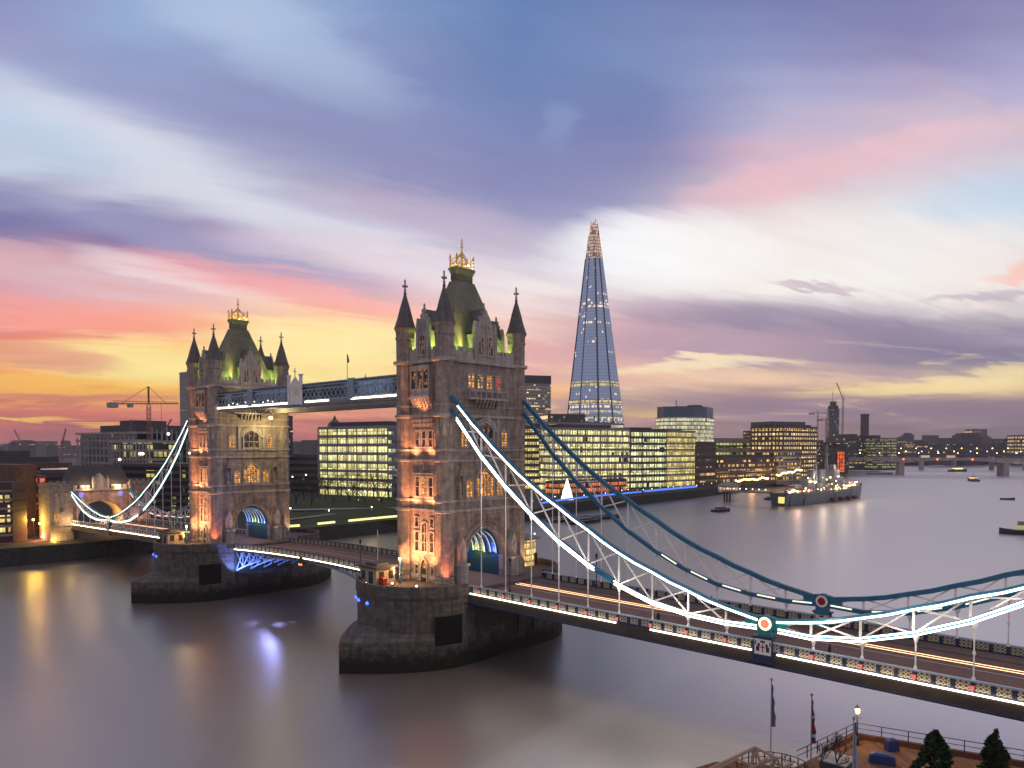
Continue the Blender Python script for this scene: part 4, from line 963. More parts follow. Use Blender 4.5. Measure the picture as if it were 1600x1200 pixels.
    for (x, yy, aim, e, sz) in ((-57., -8.4, (-42.8, -19.5, -2), 3600, .2), (-51., -8.4, (-38., -15.5, -2), 3600, .2), (-48, -8.4, (-37.5, -12.5, -2), 2400, .16), (-54., -8.6, (-32., -25.5, -2), 2600, .34), (-52., -8.6, (-20., -33., -2), 4200, .4)):
        l = bpy.data.lights.new('blue_downlight', 'SPOT'); l.energy = e; l.color = (.36, .38, 1.); l.spot_size = sz; l.spot_blend = .9; l.shadow_soft_size = .3
        o = bpy.data.objects.new('blue_downlight', l); col.objects.link(o); o.parent = t; o.location = Vector((x, yy, 8.2))-t.location
        o.rotation_euler = (Vector(aim)-Vector((x, yy, 8.2))).to_track_quat('-Z', 'Y').to_euler()
        q = MB(); q.box(x-.2, x+.2, yy-.2, yy+.2, 8.3, 8.6); q.build('lamp_housing', M['dark'], t)
bascule()

# ---- high-level walkways
def walkway(sy, label):
    t = thing('high_level_walkway', label, 'walkway', (-D1/2, sy*7.3, 43), 'high walkways between the towers')
    xa, xb = -6.4, -D1+6.4; yo, yi = sy*9.0, sy*5.6; y0, y1 = min(yo, yi), max(yo, yi)
    q = MB(); q.box(xb, xa, y0, y1, 43.0, 43.35); q.box(xb, xa, y0-.1, y1+.1, 43.35, 43.95); q.build('floor', M['greywall'], t)
    q = MB(); q.prism([(xb, y0-.1), (xa, y0-.1), (xa, y1+.1), (xb, y1+.1)], 47.0, 47.25, bot=True)
    q.prism([(xb, y0+.1), (xa, y0+.1), (xa, y1-.1), (xb, y1-.1)], 47.25, 47.75, toppoly=[(xb, (y0+y1)/2-.2), (xa, (y0+y1)/2-.2), (xa, (y0+y1)/2+.2), (xb, (y0+y1)/2+.2)]); q.build('roof', M['navy'], t)
    mg = windows('walkway_glass', 2.6, 3., .5, (170, 190, 230), (120, 140, 190), .18, mull=.06, mh=.02, dark=(.02, .04, .08))
    for yy in (yo, yi):
        sg = -1 if yy == y0 else 1
        q = MB(); q.face([(xa, yy-sg*.25, 43.95), (xb, yy-sg*.25, 43.95), (xb, yy-sg*.25, 47.), (xa, yy-sg*.25, 47.)], [(0, 0), (xa-xb, 0), (xa-xb, 3), (0, 3)]); q.build('glazing', mg, t)
        q = MB(); n = 46; w = (xa-xb)/n
        for k in range(n):
            a = xa-k*w; b = a-w
            q.bar((a, yy, 44.1), (b, yy, 46.1), .13, .1); q.bar((a, yy+.02*sg, 46.1), (b, yy+.02*sg, 44.1), .13, .1)
        for z in (44.05, 46.15, 46.9): q.bar((xa, yy, z), (xb, yy, z), .18, .2)
        q.build('lattice', M['pale'], t)
        for X in (-D1/2-19, -D1/2+19.4, -D1/2+35.5, -D1/2-35.5):
            q = MB(); q.box(X-.9, X+.9, yy-.25, yy+.25, 43.6, 47.7); 
            for e in (-.6, 0, .6): q.box(X+e-.12, X+e+.12, yy-.32, yy+.32, 44., 47.2)
            q.build('pilaster', M['pale'], t)
    # fascia lit by a strip on the outside
    q = MB(); yy = yo+sy*.14
    for u_, v_ in ((xa-.2, -D1/2+19.5), (-D1/2+12, -D1/2+3.5), (-D1/2-3.2, xb+.2)): q = MB(); q.bar((u_, yy, 43.7), (v_, yy, 43.7), .1, .26); q.build('light_strip', M['led'] if sy < 0 else M['ledsoft'], t)
    # crest in the middle
    X = -D1/2-.2; q = MB(); f = lambda s_, z_, o_: (X+s_, yo+sy*o_, z_)
    q.extr([(-1.9, 43.3), (1.9, 43.3), (1.9, 47.2), (1.2, 48.2), (0, 49.2), (-1.2, 48.2), (-1.9, 47.2)], f, .02, .22)
    for e in (-2.3, 2.3): q.extr([(e-.35, 43.2), (e+.35, 43.2), (e+.35, 49.3), (e-.35, 49.3)], f, 0, .4); q.extr([(e-.5, 49.3), (e+.5, 49.3), (e+.5, 49.6), (e-.5, 49.6)], f, -.1, .5)
    q.extr([(-.1, 49), (.1, 49), (.1, 51.), (-.1, 51.)], f, .1, .2); q.extr([(-.5, 50.2), (.5, 50.2), (.5, 50.4), (-.5, 50.4)], f, .1, .22)
    cr = q.build('crest', M['white'], t)
    q = MB(); q.extr([(1.1*cos(2*pi*i/16), 46.3+1.1*sin(2*pi*i/16)) for i in range(16)], f, .22, .3, m=0); q.extr([(.8*cos(2*pi*i/16), 46.3+.8*sin(2*pi*i/16)) for i in range(16)], f, .3, .36, m=1)
    q.extr([(-.6, 46.1), (.6, 46.1), (.6, 46.5), (-.6, 46.5)], f, .36, .42, m=0); q.extr([(-.2, 45.7), (.2, 45.7), (.2, 46.95), (-.2, 46.95)], f, .36, .43, m=0)
    q.build('emblem', [M['white'], M['gold']], cr)
    if sy < 0:
        for X, h in ((-25.3, 5.2), (-8.6, 5.2)):
            q = MB(); q.tube([(X, -7.3, 47.5), (X, -7.3, 47.5+h)], .06); q.face([(X, -7.3, 47.5+h), (X+.1, -7.2, 47.5+h), (X+.35, -7., 46.+h), (X+.05, -7.25, 45.8+h)]); q.build('flagpole', M['dark'], t)
    q = MB()
    for k in range(9): q.blob((-50.5-k*2.6+(k % 3)*.6, yo+sy*.1, 44.3+(k % 2)*.3), .13, n=6)
    q.build('spot_lamp', M['bulbw'], t)
    return t
walkway(-1, 'high level walkway on the viewer side with a lit lower edge and central crest'); walkway(1, 'high level walkway behind, mostly seen from below between the towers')

# big lamp under the walkway against the farther tower
p = at(423, 653, 190.5)
t = thing('walkway_lamp', 'bright yellow lamp under the walkways against the farther tower', 'lamp', (p.x, p.y, p.z)); q = MB(); q.blob(p, .42, n=10); q.build('lens', M['bulb'], t)
q = MB(); q.lathe(p.x, p.y, [(.15, p.z+.3), (.5, p.z+.5), (.12, p.z+.8), (.1, 43.)], 8); q.build('bracket', M['dark'], t)
l = bpy.data.lights.new('lamp', 'POINT'); l.energy = 2600; l.color = (1., .75, .3); l.shadow_soft_size = .4; o = bpy.data.objects.new('lamp', l); col.objects.link(o); o.parent = t; o.location = (.9, 0, -.4)

# ---- second of each
def second(o, label, dx=-D1):
    c = copy_tree(o); c.location = o.location+Vector((dx, 0, 0)); c['label'] = label; return c
tower2 = second(tower, 'farther gothic stone bridge tower beyond the opening span')
pier2 = second(pier, 'farther granite river pier with blue light beneath the opening span')
second(cabin, 'farther control cabin on the pier of the farther tower')
second(plamp, 'orange lit lamp post on the farther pier beside its cabin')
# footway lamps and walkers on the bridge
for k, (x, y, lb) in enumerate(((17.5, -6.1, 'unlit dark lamp post on the viewer side kerb near the tower arch'), (24.5, 8.3, 'unlit dark lamp post at the far parapet of the nearer span'), (-22., -6.9, 'dark lamp post on the opening span near the control cabin'))):
    lamp_post('lamp_post', lb, (x, y, zr(abs(x))+.16), 'unlit lamp posts along the roadway', 5.6, 'dark', 0, 'dark', 'lamp post')
# yellow lamps around the far tower
for (px, py, D, lb) in ((296, 708, 181., 'white star-bright floodlight on the side of the farther tower'),):
    p = at(px, py, D); t = thing('wall_floodlight', lb, 'floodlight', p); q = MB(); q.blob(p, .3); q.build('lens', M['bulbw'], t); q = MB(); q.bar(p, p+Vector((0, 1.6, -.2)), .12); q.build('bracket', M['dark'], t)

# ---- people on the footway
def person(x, y, z, hd, label, coat):
    t = thing('person', label, 'person', (x, y, z), 'walkers on the bridge')
    V = [(0, 0, .95), (0, 0, 1.2), (0, 0, 1.42), (0, 0, 1.52), (0, .02, 1.66), (.2, 0, 1.4), (.27, .03, 1.12), (.26, .12, .9), (-.2, 0, 1.4), (-.27, -.02, 1.12), (-.25, .06, .88), (.1, 0, .9), (.12, .12, .5), (.12, .02, .08), (.12, .16, .04), (-.1, 0, .9), (-.11, -.08, .5), (-.11, -.2, .1), (-.11, -.06, .04)]
    E_ = [(0, 1), (1, 2), (2, 3), (3, 4), (2, 5), (5, 6), (6, 7), (2, 8), (8, 9), (9, 10), (0, 11), (11, 12), (12, 13), (13, 14), (0, 15), (15, 16), (16, 17), (17, 18)]
    Rr = [.16, .17, .15, .06, .11, .09, .06, .045, .09, .06, .045, .1, .07, .05, .045, .1, .07, .05, .045]
    c, s = cos(hd), sin(hd)
    me = bpy.data.meshes.new('body'); me.from_pydata([(a*c-b*s, a*s+b*c, h) for a, b, h in V], E_, []); o = bpy.data.objects.new('body', me); col.objects.link(o); o.parent = t
    sm = o.modifiers.new('skin', 'SKIN'); o.modifiers.new('sub', 'SUBSURF').levels = 1; o.modifiers['sub'].render_levels = 1
    for v, r in zip(me.skin_vertices[0].data, Rr): v.radius = (r, r)
    me.skin_vertices[0].data[0].use_root = True; me.materials.append(coat)
    q = MB(); q.blob((x+.0*c, y, z+1.74), .1, n=8); q.build('hair', M['dark'], t)
coatd = plain('dark_coat', (.03, .03, .035), .9); coatb = plain('tan_coat', (.25, .19, .12), .9)
person(69.7, -7.9, zr(69.7)+.16, 1.4, 'person in a dark coat walking behind the lit parapet past the roundel', coatd)
person(70.6, -8.2, zr(70.6)+.16, 1.7, 'person in a light tan coat beside the dark coated walker', coatb)
person(46.2, 8.3, zr(46.2)+.16, -1.6, 'person in dark clothes at the far parapet of the nearer span', coatd)
person(46.4, -7.4, zr(46.4)+.16, 1.2, 'person in dark clothes by the unlit navy parapet section', coatd)

# ---- far gatehouse
def gatehouse():
    X0, X1 = -187.5, -178.2; t = thing('gatehouse', 'far bank stone gatehouse with a dark hipped roof and wide arch over the road', 'gatehouse', (-182, 0, 3.6))
    f = lambda s_, z_, o_: (X1+o_, s_, z_)
    hole = [(-7.2, 3.)]+arch_pts(7.2, 10.5, 5.6, 14)+[(7.2, 3.)]
    q = MB(); q.extr(hole+[(11, 3.), (11, 20.5), (-11, 20.5), (-11, 3.)], f, -9., 0.); q.build('wall', M['stone'], t)
    for sy in (-1, 1):
        q = MB(); c = sy*12.6; q.box(X0-.5, X1+1.5, c-3.4, c+3.4, -3, 21.5); q.box(X0-.8, X1+1.8, c-3.7, c+3.7, 21.5, 22.3)
        for a in range(4): q.box(X1+1.2, X1+1.7, c-3.6+a*2., c-2.5+a*2., 22.3, 23.3)
        q.box(X1+1.2, X1+1.9, c-3.75, c+3.75, 8.4, 9.)
        tw = q.build('turret', M['stone'], t)
        for yy, zz in ((c-1.5, 18), (c+1.5, 18), (c, 13)): q = MB(); q.box(X1+1.5, X1+1.56, yy-.5, yy+.5, zz, zz+1.8); q.build('window', M['glass_dim'], tw)
    q = MB(); q.prism([(X0, -10.5), (X1, -10.5), (X1, 10.5), (X0, 10.5)], 20.5, 28., toppoly=[(X0+3.8, -8), (X1-3.8, -8), (X1-3.8, 8), (X0+3.8, 8)]); rf = q.build('roof', plain('dark_slate', (.05, .05, .06), .6, 0., .3, .4), t)
    q = MB(); q.bar((X0+4.65, -8, 28.2), (X0+4.65, 8, 28.2), .3); 
    for yy in (-8, 8): q.lathe(X0+4.65, yy, [(.3, 28), (.12, 28.6), (.08, 30)], 6)
    q.build('ridge', M['slate'], rf)
    q = MB(); q.extr([(-2.2, 20.5), (2.2, 20.5), (2.2, 22.8), (0, 25.6), (-2.2, 22.8)], f, -3., .3)
    for s_ in (-2.3, 2.3): q.extr([(s_-.3, 20.5), (s_+.3, 20.5), (s_+.3, 23.6), (s_, 24.6), (s_-.3, 23.6)], f, -.3, .6)
    q.build('gable', M['ashlar'], t)
    q = MB()
    for s_ in list(range(-10, 11, 2)): 
        if abs(s_) > 2.5: q.extr([(s_-.6, 20.5), (s_+.6, 20.5), (s_+.6, 21.6), (s_-.6, 21.6)], f, -.4, .3)
    q.extr([(-11, 19.8), (11, 19.8), (11, 20.5), (-11, 20.5)], f, 0, .45); q.build('parapet', M['ashlar'], t)
    for s_ in (-5, 5.2):
        q = MB(); q.blob(f(s_-.6, 21.2, .9), .35); q.build('lamp', M['bulb'], t)
        l = bpy.data.lights.new('lamp', 'POINT'); l.energy = 900; l.color = (1., .6, .3); l.shadow_soft_size = .3; o = bpy.data.objects.new('lamp', l); col.objects.link(o); o.parent = t; o.location = Vector(f(s_, 21.6, 1.4))-t.location
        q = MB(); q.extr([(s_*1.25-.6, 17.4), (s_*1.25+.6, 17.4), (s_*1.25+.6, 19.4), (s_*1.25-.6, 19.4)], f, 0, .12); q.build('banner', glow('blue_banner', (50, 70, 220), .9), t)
    q = MB(); A = arch_pts(7.15, 10.5, 5.55, 16); 
    for a, b in zip(A[8:], A[9:]): q.face([f(a[0], a[1], -8.9), f(b[0], b[1], -8.9), f(b[0], b[1], -.1), f(a[0], a[1], -.1)])
    q.build('arch_soffit', M['ashlar'], t)
    for (lx, ly, lz, e, c) in ((X1-3, 4.5, 9.6, 1500, (1., .5, .1)), (X1+3.2, -15.5, 4., 1100, (1., .55, .12)), (X1+3.5, -11, 10.2, 500, (1., .65, .25)), (X1+5, 0, 10.5, 1200, (1., .4, .3)), (X1+4, 11, 9.5, 700, (1., .4, .3))):
        l = bpy.data.lights.new('lamp', 'POINT'); l.energy = e; l.color = c; l.shadow_soft_size = .4; o = bpy.data.objects.new('lamp', l); col.objects.link(o); o.parent = t; o.location = Vector((lx, ly, lz))-t.location
    q = MB(); q.box(X1+1.5, X1+1.58, -14.8, -13.2, 10., 12.4); q.build('window', M['glass_lit'], t)
gatehouse()
# ================================================================== BACKGROUND BUILDINGS
def inset(poly, d):
    n = len(poly); out = []
    A = sum(poly[i][0]*poly[(i+1) % n][1]-poly[(i+1) % n][0]*poly[i][1] for i in range(n)); sgn = 1 if A > 0 else -1
    for i in range(n):
        p0, p1, p2 = Vector(poly[i-1]), Vector(poly[i]), Vector(poly[(i+1) % n])
        e1 = (p1-p0).normalized(); e2 = (p2-p1).normalized(); n1 = Vector((-e1.y, e1.x))*sgn; n2 = Vector((-e2.y, e2.x))*sgn
        b = (n1+n2); b = b/max(.3, b.length_squared)*2; out.append((p1.x+b.x*d, p1.y+b.y*d))
    return out
def ccw(poly):
    n = len(poly); A = sum(poly[i][0]*poly[(i+1) % n][1]-poly[(i+1) % n][0]*poly[i][1] for i in range(n)); return poly if A > 0 else poly[::-1]
def front(pl, Dl, pr, Dr, thick):
    """footprint whose front corners are seen in photo columns pl and pr at depths Dl, Dr"""
    a, b = Vector(plan(pl, Dl)), Vector(plan(pr, Dr)); e = (b-a).normalized(); nrm = Vector((-e.y, e.x))
    if nrm.dot(Vector((FW.x, FW.y))) < 0: nrm = -nrm
    return ccw([tuple(a), tuple(b), tuple(b+nrm*thick), tuple(a+nrm*thick)])
def office(name, label, cat, poly, z0, z1, n, wmat, wall, slab=.38, ins=.5, roof=None, group=None, plant=None, skip=0, rail=False, fins=0):
    poly = ccw(poly); c = (sum(p[0] for p in poly)/len(poly), sum(p[1] for p in poly)/len(poly))
    t = thing(name, label, cat, (c[0], c[1], z0), group); h = (z1-z0)/n
    q = MB(); q.prism(inset(poly, ins+.6), z0-3, z1-.1)
    for k in range(n+1):
        if k >= skip: zz = z0+k*h; q.prism(poly, zz-h*slab*.5, zz+h*slab*.5, bot=True)
    if fins:
        for a, b in zip(poly, poly[1:]+poly[:1]):
            a, b = Vector(a), Vector(b); m_ = max(1, int((b-a).length/fins)); e = (b-a).normalized()*.16; nn = Vector((-e.y, e.x))*2
            for i in range(m_+1):
                P_ = a+(b-a)*(i/m_)+nn*.2; q.prism([tuple(P_-e-nn), tuple(P_+e-nn), tuple(P_+e+nn), tuple(P_-e+nn)], z0, z1-.2, cap=False)
    if skip: q.prism(inset(poly, .2), z0-3, z0+skip*h-h*slab*.5)
    q.build('wall', wall, t)
    pi_ = inset(poly, ins)
    for k in range(skip, n):
        q = MB(); zz = z0+k*h; q.strip(pi_, zz+h*slab*.5, zz+h*(1-slab*.5), closed=True)
        q.build('window_band', wmat, t)
    if roof:
        q = MB(); q.prism(inset(poly, roof[0]), z1+.01, z1+roof[1], bot=False); q.build('roof', roof[2] if len(roof) > 2 else M['roofd'], t)
    for pl in (plant or []):
        u0, u1, v0, v1, hh = pl; a, b, d_ = Vector(poly[0]), Vector(poly[1]), Vector(poly[3]); e = b-a; g = d_-a
        P = [tuple(a+e*u0+g*v0), tuple(a+e*u1+g*v0), tuple(a+e*u1+g*v1), tuple(a+e*u0+g*v1)]
        q = MB(); q.prism(P, z1, z1+hh); q.build('roof_plant', M['roofd'], t)
    return t
YL = ((255, 236, 150), (240, 240, 170))
wA = windows('office_glass', 2.2, 3.9, .82, (255, 234, 160), (222, 224, 150), 1.15, mull=.2, mh=.04, var=.95, seed=3, frame=(.05, .05, .04))
wA2 = windows('office_glass_gold', 1.8, 3.9, .85, (250, 215, 120), (225, 215, 130), .95, mull=.22, var=.9, mh=.1, seed=8)
wB = windows('park_office_glass', 2.0, 3.9, .97, (255, 234, 150), (235, 235, 165), 1.0, mull=.14, mh=.05, seed=5)
wB2 = windows('park_office_dim_glass', 2.0, 3.9, .5, (200, 200, 160), (130, 150, 170), .5, mull=.1, mh=.05, seed=15, dark=(.08, .1, .14))
wC = windows('tower_block_glass', 3.2, 3.5, .38, (255, 235, 170), (255, 220, 150), .8, mull=.2, mh=.3, seed=2, dark=(.22, .21, .22), frame=(.42, .39, .39))
wD = windows('warm_glass', 2.4, 3.4, .5, (255, 215, 130), (255, 190, 100), .9, mull=.3, mh=.25, seed=11, dark=(.03, .03, .035))
wE = windows('brown_office_glass', 4.2, 3.6, .8, (255, 220, 150), (255, 205, 130), .9, mull=.42, mh=.15, seed=21)
wF = windows('pale_glass', 2.2, 3.6, .9, (235, 225, 175), (215, 210, 170), .75, mull=.08, mh=.05, seed=17, dark=(.12, .15, .18))
wG = windows('sparse_glass', 2.8, 3.3, .3, (255, 215, 140), (220, 190, 140), .75, mull=.35, mh=.35, seed=31)
wH = windows('far_glass', 4., 4., .42, (255, 220, 160), (230, 200, 150), .6, mull=.3, mh=.3, seed=41, dark=(.06, .055, .07))
GZ = 3.6

# ---- large riverside offices behind the chains (stepped front, lit storeys)
Zt = zat(672, 585)
wA3 = windows('office_glass_cool', 2.6, 3.9, .8, (245, 240, 185), (205, 215, 140), 1.1, mull=.22, mh=.04, seed=13, frame=(.06, .06, .05), var=.95)
office('riverside_office', 'long yellow lit office block behind the white cone tree', 'office building', front(866, 540, 984, 574, 60), GZ, Zt, 9, wA, M['greywall'], .36, .5, (10, 3.5), 'lit riverside offices', fins=6.5)
office('riverside_office', 'paler yellow-green lit office block between the long one and the orange topped end', 'office building', front(985, 578, 1041, 596, 60), GZ, Zt-.8, 9, wA3, M['darkwall'], .4, .5, (8, 3), 'lit riverside offices', fins=9)
office('riverside_office', 'lit office block end with an orange top storey beside the dark brick wharf', 'office building', front(1042, 596, 1087, 622, 55), GZ, zat(674, 610), 9, wA2, M['greywall'], .3, .4, (8, 2), 'lit riverside offices')
office('riverside_office', 'darker office block with golden windows seen just right of the nearer tower', 'office building', front(815, 560, 862, 556, 50), GZ, zat(668, 560), 10, wA2, M['darkwall'], .5, .4, (6, 3), 'lit riverside offices')
office('restaurant_pavilion', 'low red lit ground floor pavilion at the foot of the long office block', 'pavilion', front(870, 505, 980, 545, 12), GZ, GZ+8, 2, windows('red_glass', 2., 3.5, .75, (255, 110, 60), (255, 190, 110), .75, mull=.2, mh=.2, seed=51), M['darkwall'], .3, .3, (2, 1))
# ---- office between the towers
office('park_office', 'glazed office with pale yellow storeys between the two gothic towers', 'office building', front(497, 420, 606, 392, 60), GZ, zat(668, 405), 9, wB, M['greywall'], .34, .5, (5, 3.2), None, fins=7)
office('park_office', 'bluish curved side block attached right of the pale yellow office between the towers', 'office building', front(607, 393, 627, 399, 60), GZ, zat(672, 400), 9, wB2, plain('blue_grey_panel', (.16, .19, .25), .5, 0., .2, .1), .42, .5, (5, 2), None)
t = thing('roof_dome', 'small pale dome poking over the office roof between the towers', 'dome', at(523, 667, 700)); p = at(523, 668, 700); q = MB(); q.lathe(p.x, p.y, [(7, p.z-14), (7, p.z), (5.5, p.z+4), (2, p.z+7), (.4, p.z+11)], 12); q.build('dome', M['hazyb'], t)
# ---- tower blocks behind
office('tower_block', 'grey tower block with scattered lit windows right of the nearer gothic tower', 'tower block', front(818, 1000, 861, 1010, 40), GZ, zat(600, 1005), 26, wC, plain('pale_block', (.42, .38, .37), .8, 0., .15, .05), .4, .6, None, None, plant=[(.0, 1., .0, 1., 11)])
office('low_office', 'dark flat-topped block with one lit storey at the foot of the glass spire tower', 'office building', front(855, 820, 915, 830, 40), GZ, zat(648, 825), 12, wG, M['darkwall'], .3, .6, None, None)
office('low_office', 'lit low block under the left corner of the glass spire tower', 'office building', front(850, 700, 975, 740, 30), GZ, zat(662, 720), 10, wF, M['greywall'], .35, .6, (6, 2), None)
p = [plan(1024, 800), plan(1036, 786), plan(1060, 778), plan(1085, 780), plan(1106, 792), plan(1116, 815), plan(1112, 860), plan(1040, 850)]
office('curved_office', 'pale curved glass office tower right of the spire tower, top storeys dark blue', 'office building', p, GZ, zat(653, 795), 15, wF, M['greywall'], .22, .5, None, None)
bt = [o for o in col.objects if o.name.startswith('curved_office')][0]
q = MB(); q.prism(inset(ccw(p), 1.5), zat(653, 795), zat(636, 795)); q.build('screen', plain('blue_screen', (.09, .13, .2), .35, 0., .2, .1), bt)
q = MB(); P = plan(1056, 800); q.tube([(P[0], P[1], zat(637, 800)), (P[0], P[1], zat(625, 800))], .4); a = plan(1085, 800); q.box(a[0]-6, a[0]+6, a[1]-5, a[1]+5, zat(637, 800), zat(633.5, 800)); q.build('roof_mast', M['dark'], bt)

# ---- glass spire tower
def spire_tower():
    D = 935; c0 = at(931, 701, D); cx, cy = c0.x, c0.y
    t = thing('spire_tower', 'very tall tapering glass spire tower with an open jagged tip', 'skyscraper', (cx, cy, GZ))
    R_ = Vector((RT.x, RT.y)); Fv = Vector((FW.x, FW.y)).normalized()
    def prism_at(k, shrink=1.):
        # eight-sided plan, facets facing the river; k = 0 at ground, 1 at tip
        w = (43-38.5*k)*shrink; pts = [(-1.0, -.1), (-.62, -.62), (.02, -.86), (.52, -.7), (.98, -.12), (.8, .6), (0, .95), (-.8, .6)]
        sk = -3.5*k
        return [tuple(Vector((cx, cy))+R_*(a*w+sk)+Fv*(b*w)) for a, b in pts]
    ztip = zat(346, D); zr_ = zat(408, D); zg = GZ
    def ring_(z, s=1.): return prism_at((z-zg)/(ztip-zg), s)
    gm, T, b = pmat('spire_glass', (.13, .19, .28, 1), .22, .75, .7)
    uv = T.node('ShaderNodeUVMap').outputs[0]; u, v, _ = T.xyz(uv)[:3]
    fl = T.m('FRACT', T.m('DIVIDE', v, 3.9)); line = T.m('GREATER_THAN', fl, .18)
    iv = T.m('FLOOR', T.m('DIVIDE', v, 3.9)); iu = T.m('FLOOR', T.m('DIVIDE', u, 1.6))
    wn = T.node('ShaderNodeTexWhiteNoise', noise_dimensions='3D'); T.set(wn.inputs['Vector'], T.comb(iu, iv, 2.)); 
    w1 = T.node('ShaderNodeTexWhiteNoise', noise_dimensions='2D'); T.set(w1.inputs['Vector'], T.comb(iv, 7., 0.))
    nb, _ = T.noise(T.comb(T.m('MULTIPLY', u, .05), T.m('MULTIPLY', iv, .6), 3.), 1., 3.)
    # lit share: a few single windows up high, whole storeys low down
    lowz = T.rng(v, 70., 20., 0., .25, True); full = T.m('MULTIPLY', T.m('GREATER_THAN', w1.outputs['Value'], .93), .4)
    sh = T.m('ADD', T.m('ADD', .02, lowz), T.m('ADD', full, T.m('MULTIPLY', T.m('GREATER_THAN', nb, .64), .45)))
    on = T.m('MULTIPLY', T.m('LESS_THAN', wn.outputs['Value'], sh), T.m('GREATER_THAN', fl, .3))
    T.set(b.inputs['Emission Color'], T.mix(T.xyz(wn.outputs['Color'])[1], lin((255, 200, 140)), lin((255, 235, 190)))); T.set(b.inputs['Emission Strength'], T.m('MULTIPLY', on, .7))
    T.set(b.inputs['Base Color'], T.mix(line, (.30, .38, .52, 1), (.44, .56, .76, 1))); gm.cycles.emission_sampling = 'NONE'
    n = 22; q = MB(); q.prism(ring_(zg), zg-2, zg, cap=False)
    for i in range(n):
        za = zg+(zr_-zg)*i/n; zb = zg+(zr_-zg)*(i+1)/n; q.prism(ring_(za), za, zb, toppoly=ring_(zb), cap=False)
    q.build('glass_wall', gm, t)
    # dark gaps between the facets
    for i, (w_, off) in enumerate(((.9, 0), (1.6, 0), (1.3, 0), (.6, 0))):
        idx = (1, 2, 3, 0)[i]; q = MB(); a = ring_(zg, 1.006)[idx]; b_ = ring_(zr_, 1.02)[idx]
        A = [Vector((a[0], a[1], zg)), Vector((b_[0], b_[1], zr_))]; q.bar(A[0], A[1], w_ if idx else 1.2, w_); q.build('facet_gap', plain('gap_steel', (.10, .13, .19), .5), t)
    q = MB(); q.prism(ring_(zr_-1, .97), zr_-1, zr_); q.build('roof', M['darkwall'], t)
    # lit storey bands
    lit = windows('spire_band', 2., 4., .92, (255, 225, 160), (240, 225, 180), .62, mull=.12, mh=.2, seed=61)
    for (y0, y1) in ((598, 606), (626, 633), (643, 646), (652, 655)):
        za, zb = zat(y1, D), zat(y0, D); q = MB(); q.prism(ring_(za, 1.008), za, zb, toppoly=ring_(zb, 1.008), cap=False); q.build('lit_storey', lit, t)
    # tip: separate shards of glass and lit steel of unequal height
    tm = windows('spire_tip_glass', 1.2, 3.9, .6, (240, 190, 155), (250, 212, 180), .7, mull=.2, mh=.3, seed=71, dark=(.42, .32, .29))
    base = ring_(zr_, 1.01)
    for i, hh in enumerate((.62, .93, 1.0, .9, .7, .8, .95, .6)):
        j = (i+1) % 8; z2 = zr_+(ztip-zr_)*hh; tp = ring_(z2, 1.0); a0, a1 = Vector(base[i]), Vector(base[j]); b0, b1 = Vector(tp[i]), Vector(tp[j])
        m_ = (b0+b1)/2; b0 = b0+(m_-b0)*.25; b1 = b1+(m_-b1)*.25; z3 = zr_+(ztip-zr_)*hh*.9; q = MB()
        cin = Vector((cx, cy))-R_*3.5
        P = [(a0.x, a0.y, zr_), (a1.x, a1.y, zr_), (b1.x, b1.y, z2), (b0.x, b0.y, z3)]
        I = [(x+(cin.x-x)*.08, y+(cin.y-y)*.08, z) for x, y, z in P]
        q.face(P); q.face(I[::-1])
        for k in range(4): q.face([P[k], I[k], I[(k+1) % 4], P[(k+1) % 4]])
        q.build('tip_shard', tm, t)
    q = MB(); q.tube([(cin.x, cin.y, zr_), (cin.x, cin.y, zat(362, D))], 2.2, 6, r2=.8); q.build('core_mast', M['greywall'], t)
    q = MB(); q.blob((cin.x-2, cin.y, zat(353, D)), .9); q.build('warning_lamp', M['bulbr'], t)
spire_tower()

# ---- riverside further upstream
office('brick_wharf', 'dark brick wharf building between the office block and the long lit wharf', 'warehouse', front(1088, 640, 1119, 660, 40), GZ, zat(694, 650), 6, wG, M['brickdark'], .6, .2, None, None)
office('long_wharf', 'long brick wharf with a row of lit top floor windows above orange lights', 'warehouse', front(1120, 665, 1222, 730, 40), GZ, zat(716, 700), 5, wD, M['brick'], .45, .2, (3, 3, M['roofd']), None)
office('station_building', 'low grey building with greenish lit strip behind the long wharf', 'station', front(1118, 820, 1205, 860, 40), GZ, zat(689, 840), 4, windows('strip_glass', 5., 6., .5, (235, 235, 140), (210, 220, 150), .6, mull=.2, mh=.3, seed=81), M['greywall'], .5, .4, (8, 3), None)
office('corner_wharf', 'pale framed building with yellow bays at the end of the long wharf', 'office building', front(1215, 720, 1252, 745, 30), GZ, zat(706, 730), 6, wD, M['greywall'], .4, .3, None, None)
office('brown_office', 'brown office slab with regular lit windows above the grey warship', 'office building', front(1224, 790, 1277, 830, 40), GZ, zat(668, 810), 11, wE, M['brick'], .45, .3, None, None, plant=[(.1, .9, .1, .9, 3)])
office('blue_block', 'dark blue-grey flat block rising behind the brown office slab', 'office building', front(1206, 950, 1258, 970, 40), GZ, zat(661, 960), 13, wG, plain('slate_blue_panel', (.055, .075, .11), .5, 0., .2, .05), .7, .3, None, None)
office('stepped_block', 'small stepped block with yellow windows left of the brown office slab', 'office building', front(1184, 900, 1222, 910, 30), GZ, zat(674, 905), 11, wD, M['darkwall'], .5, .3, None, None)
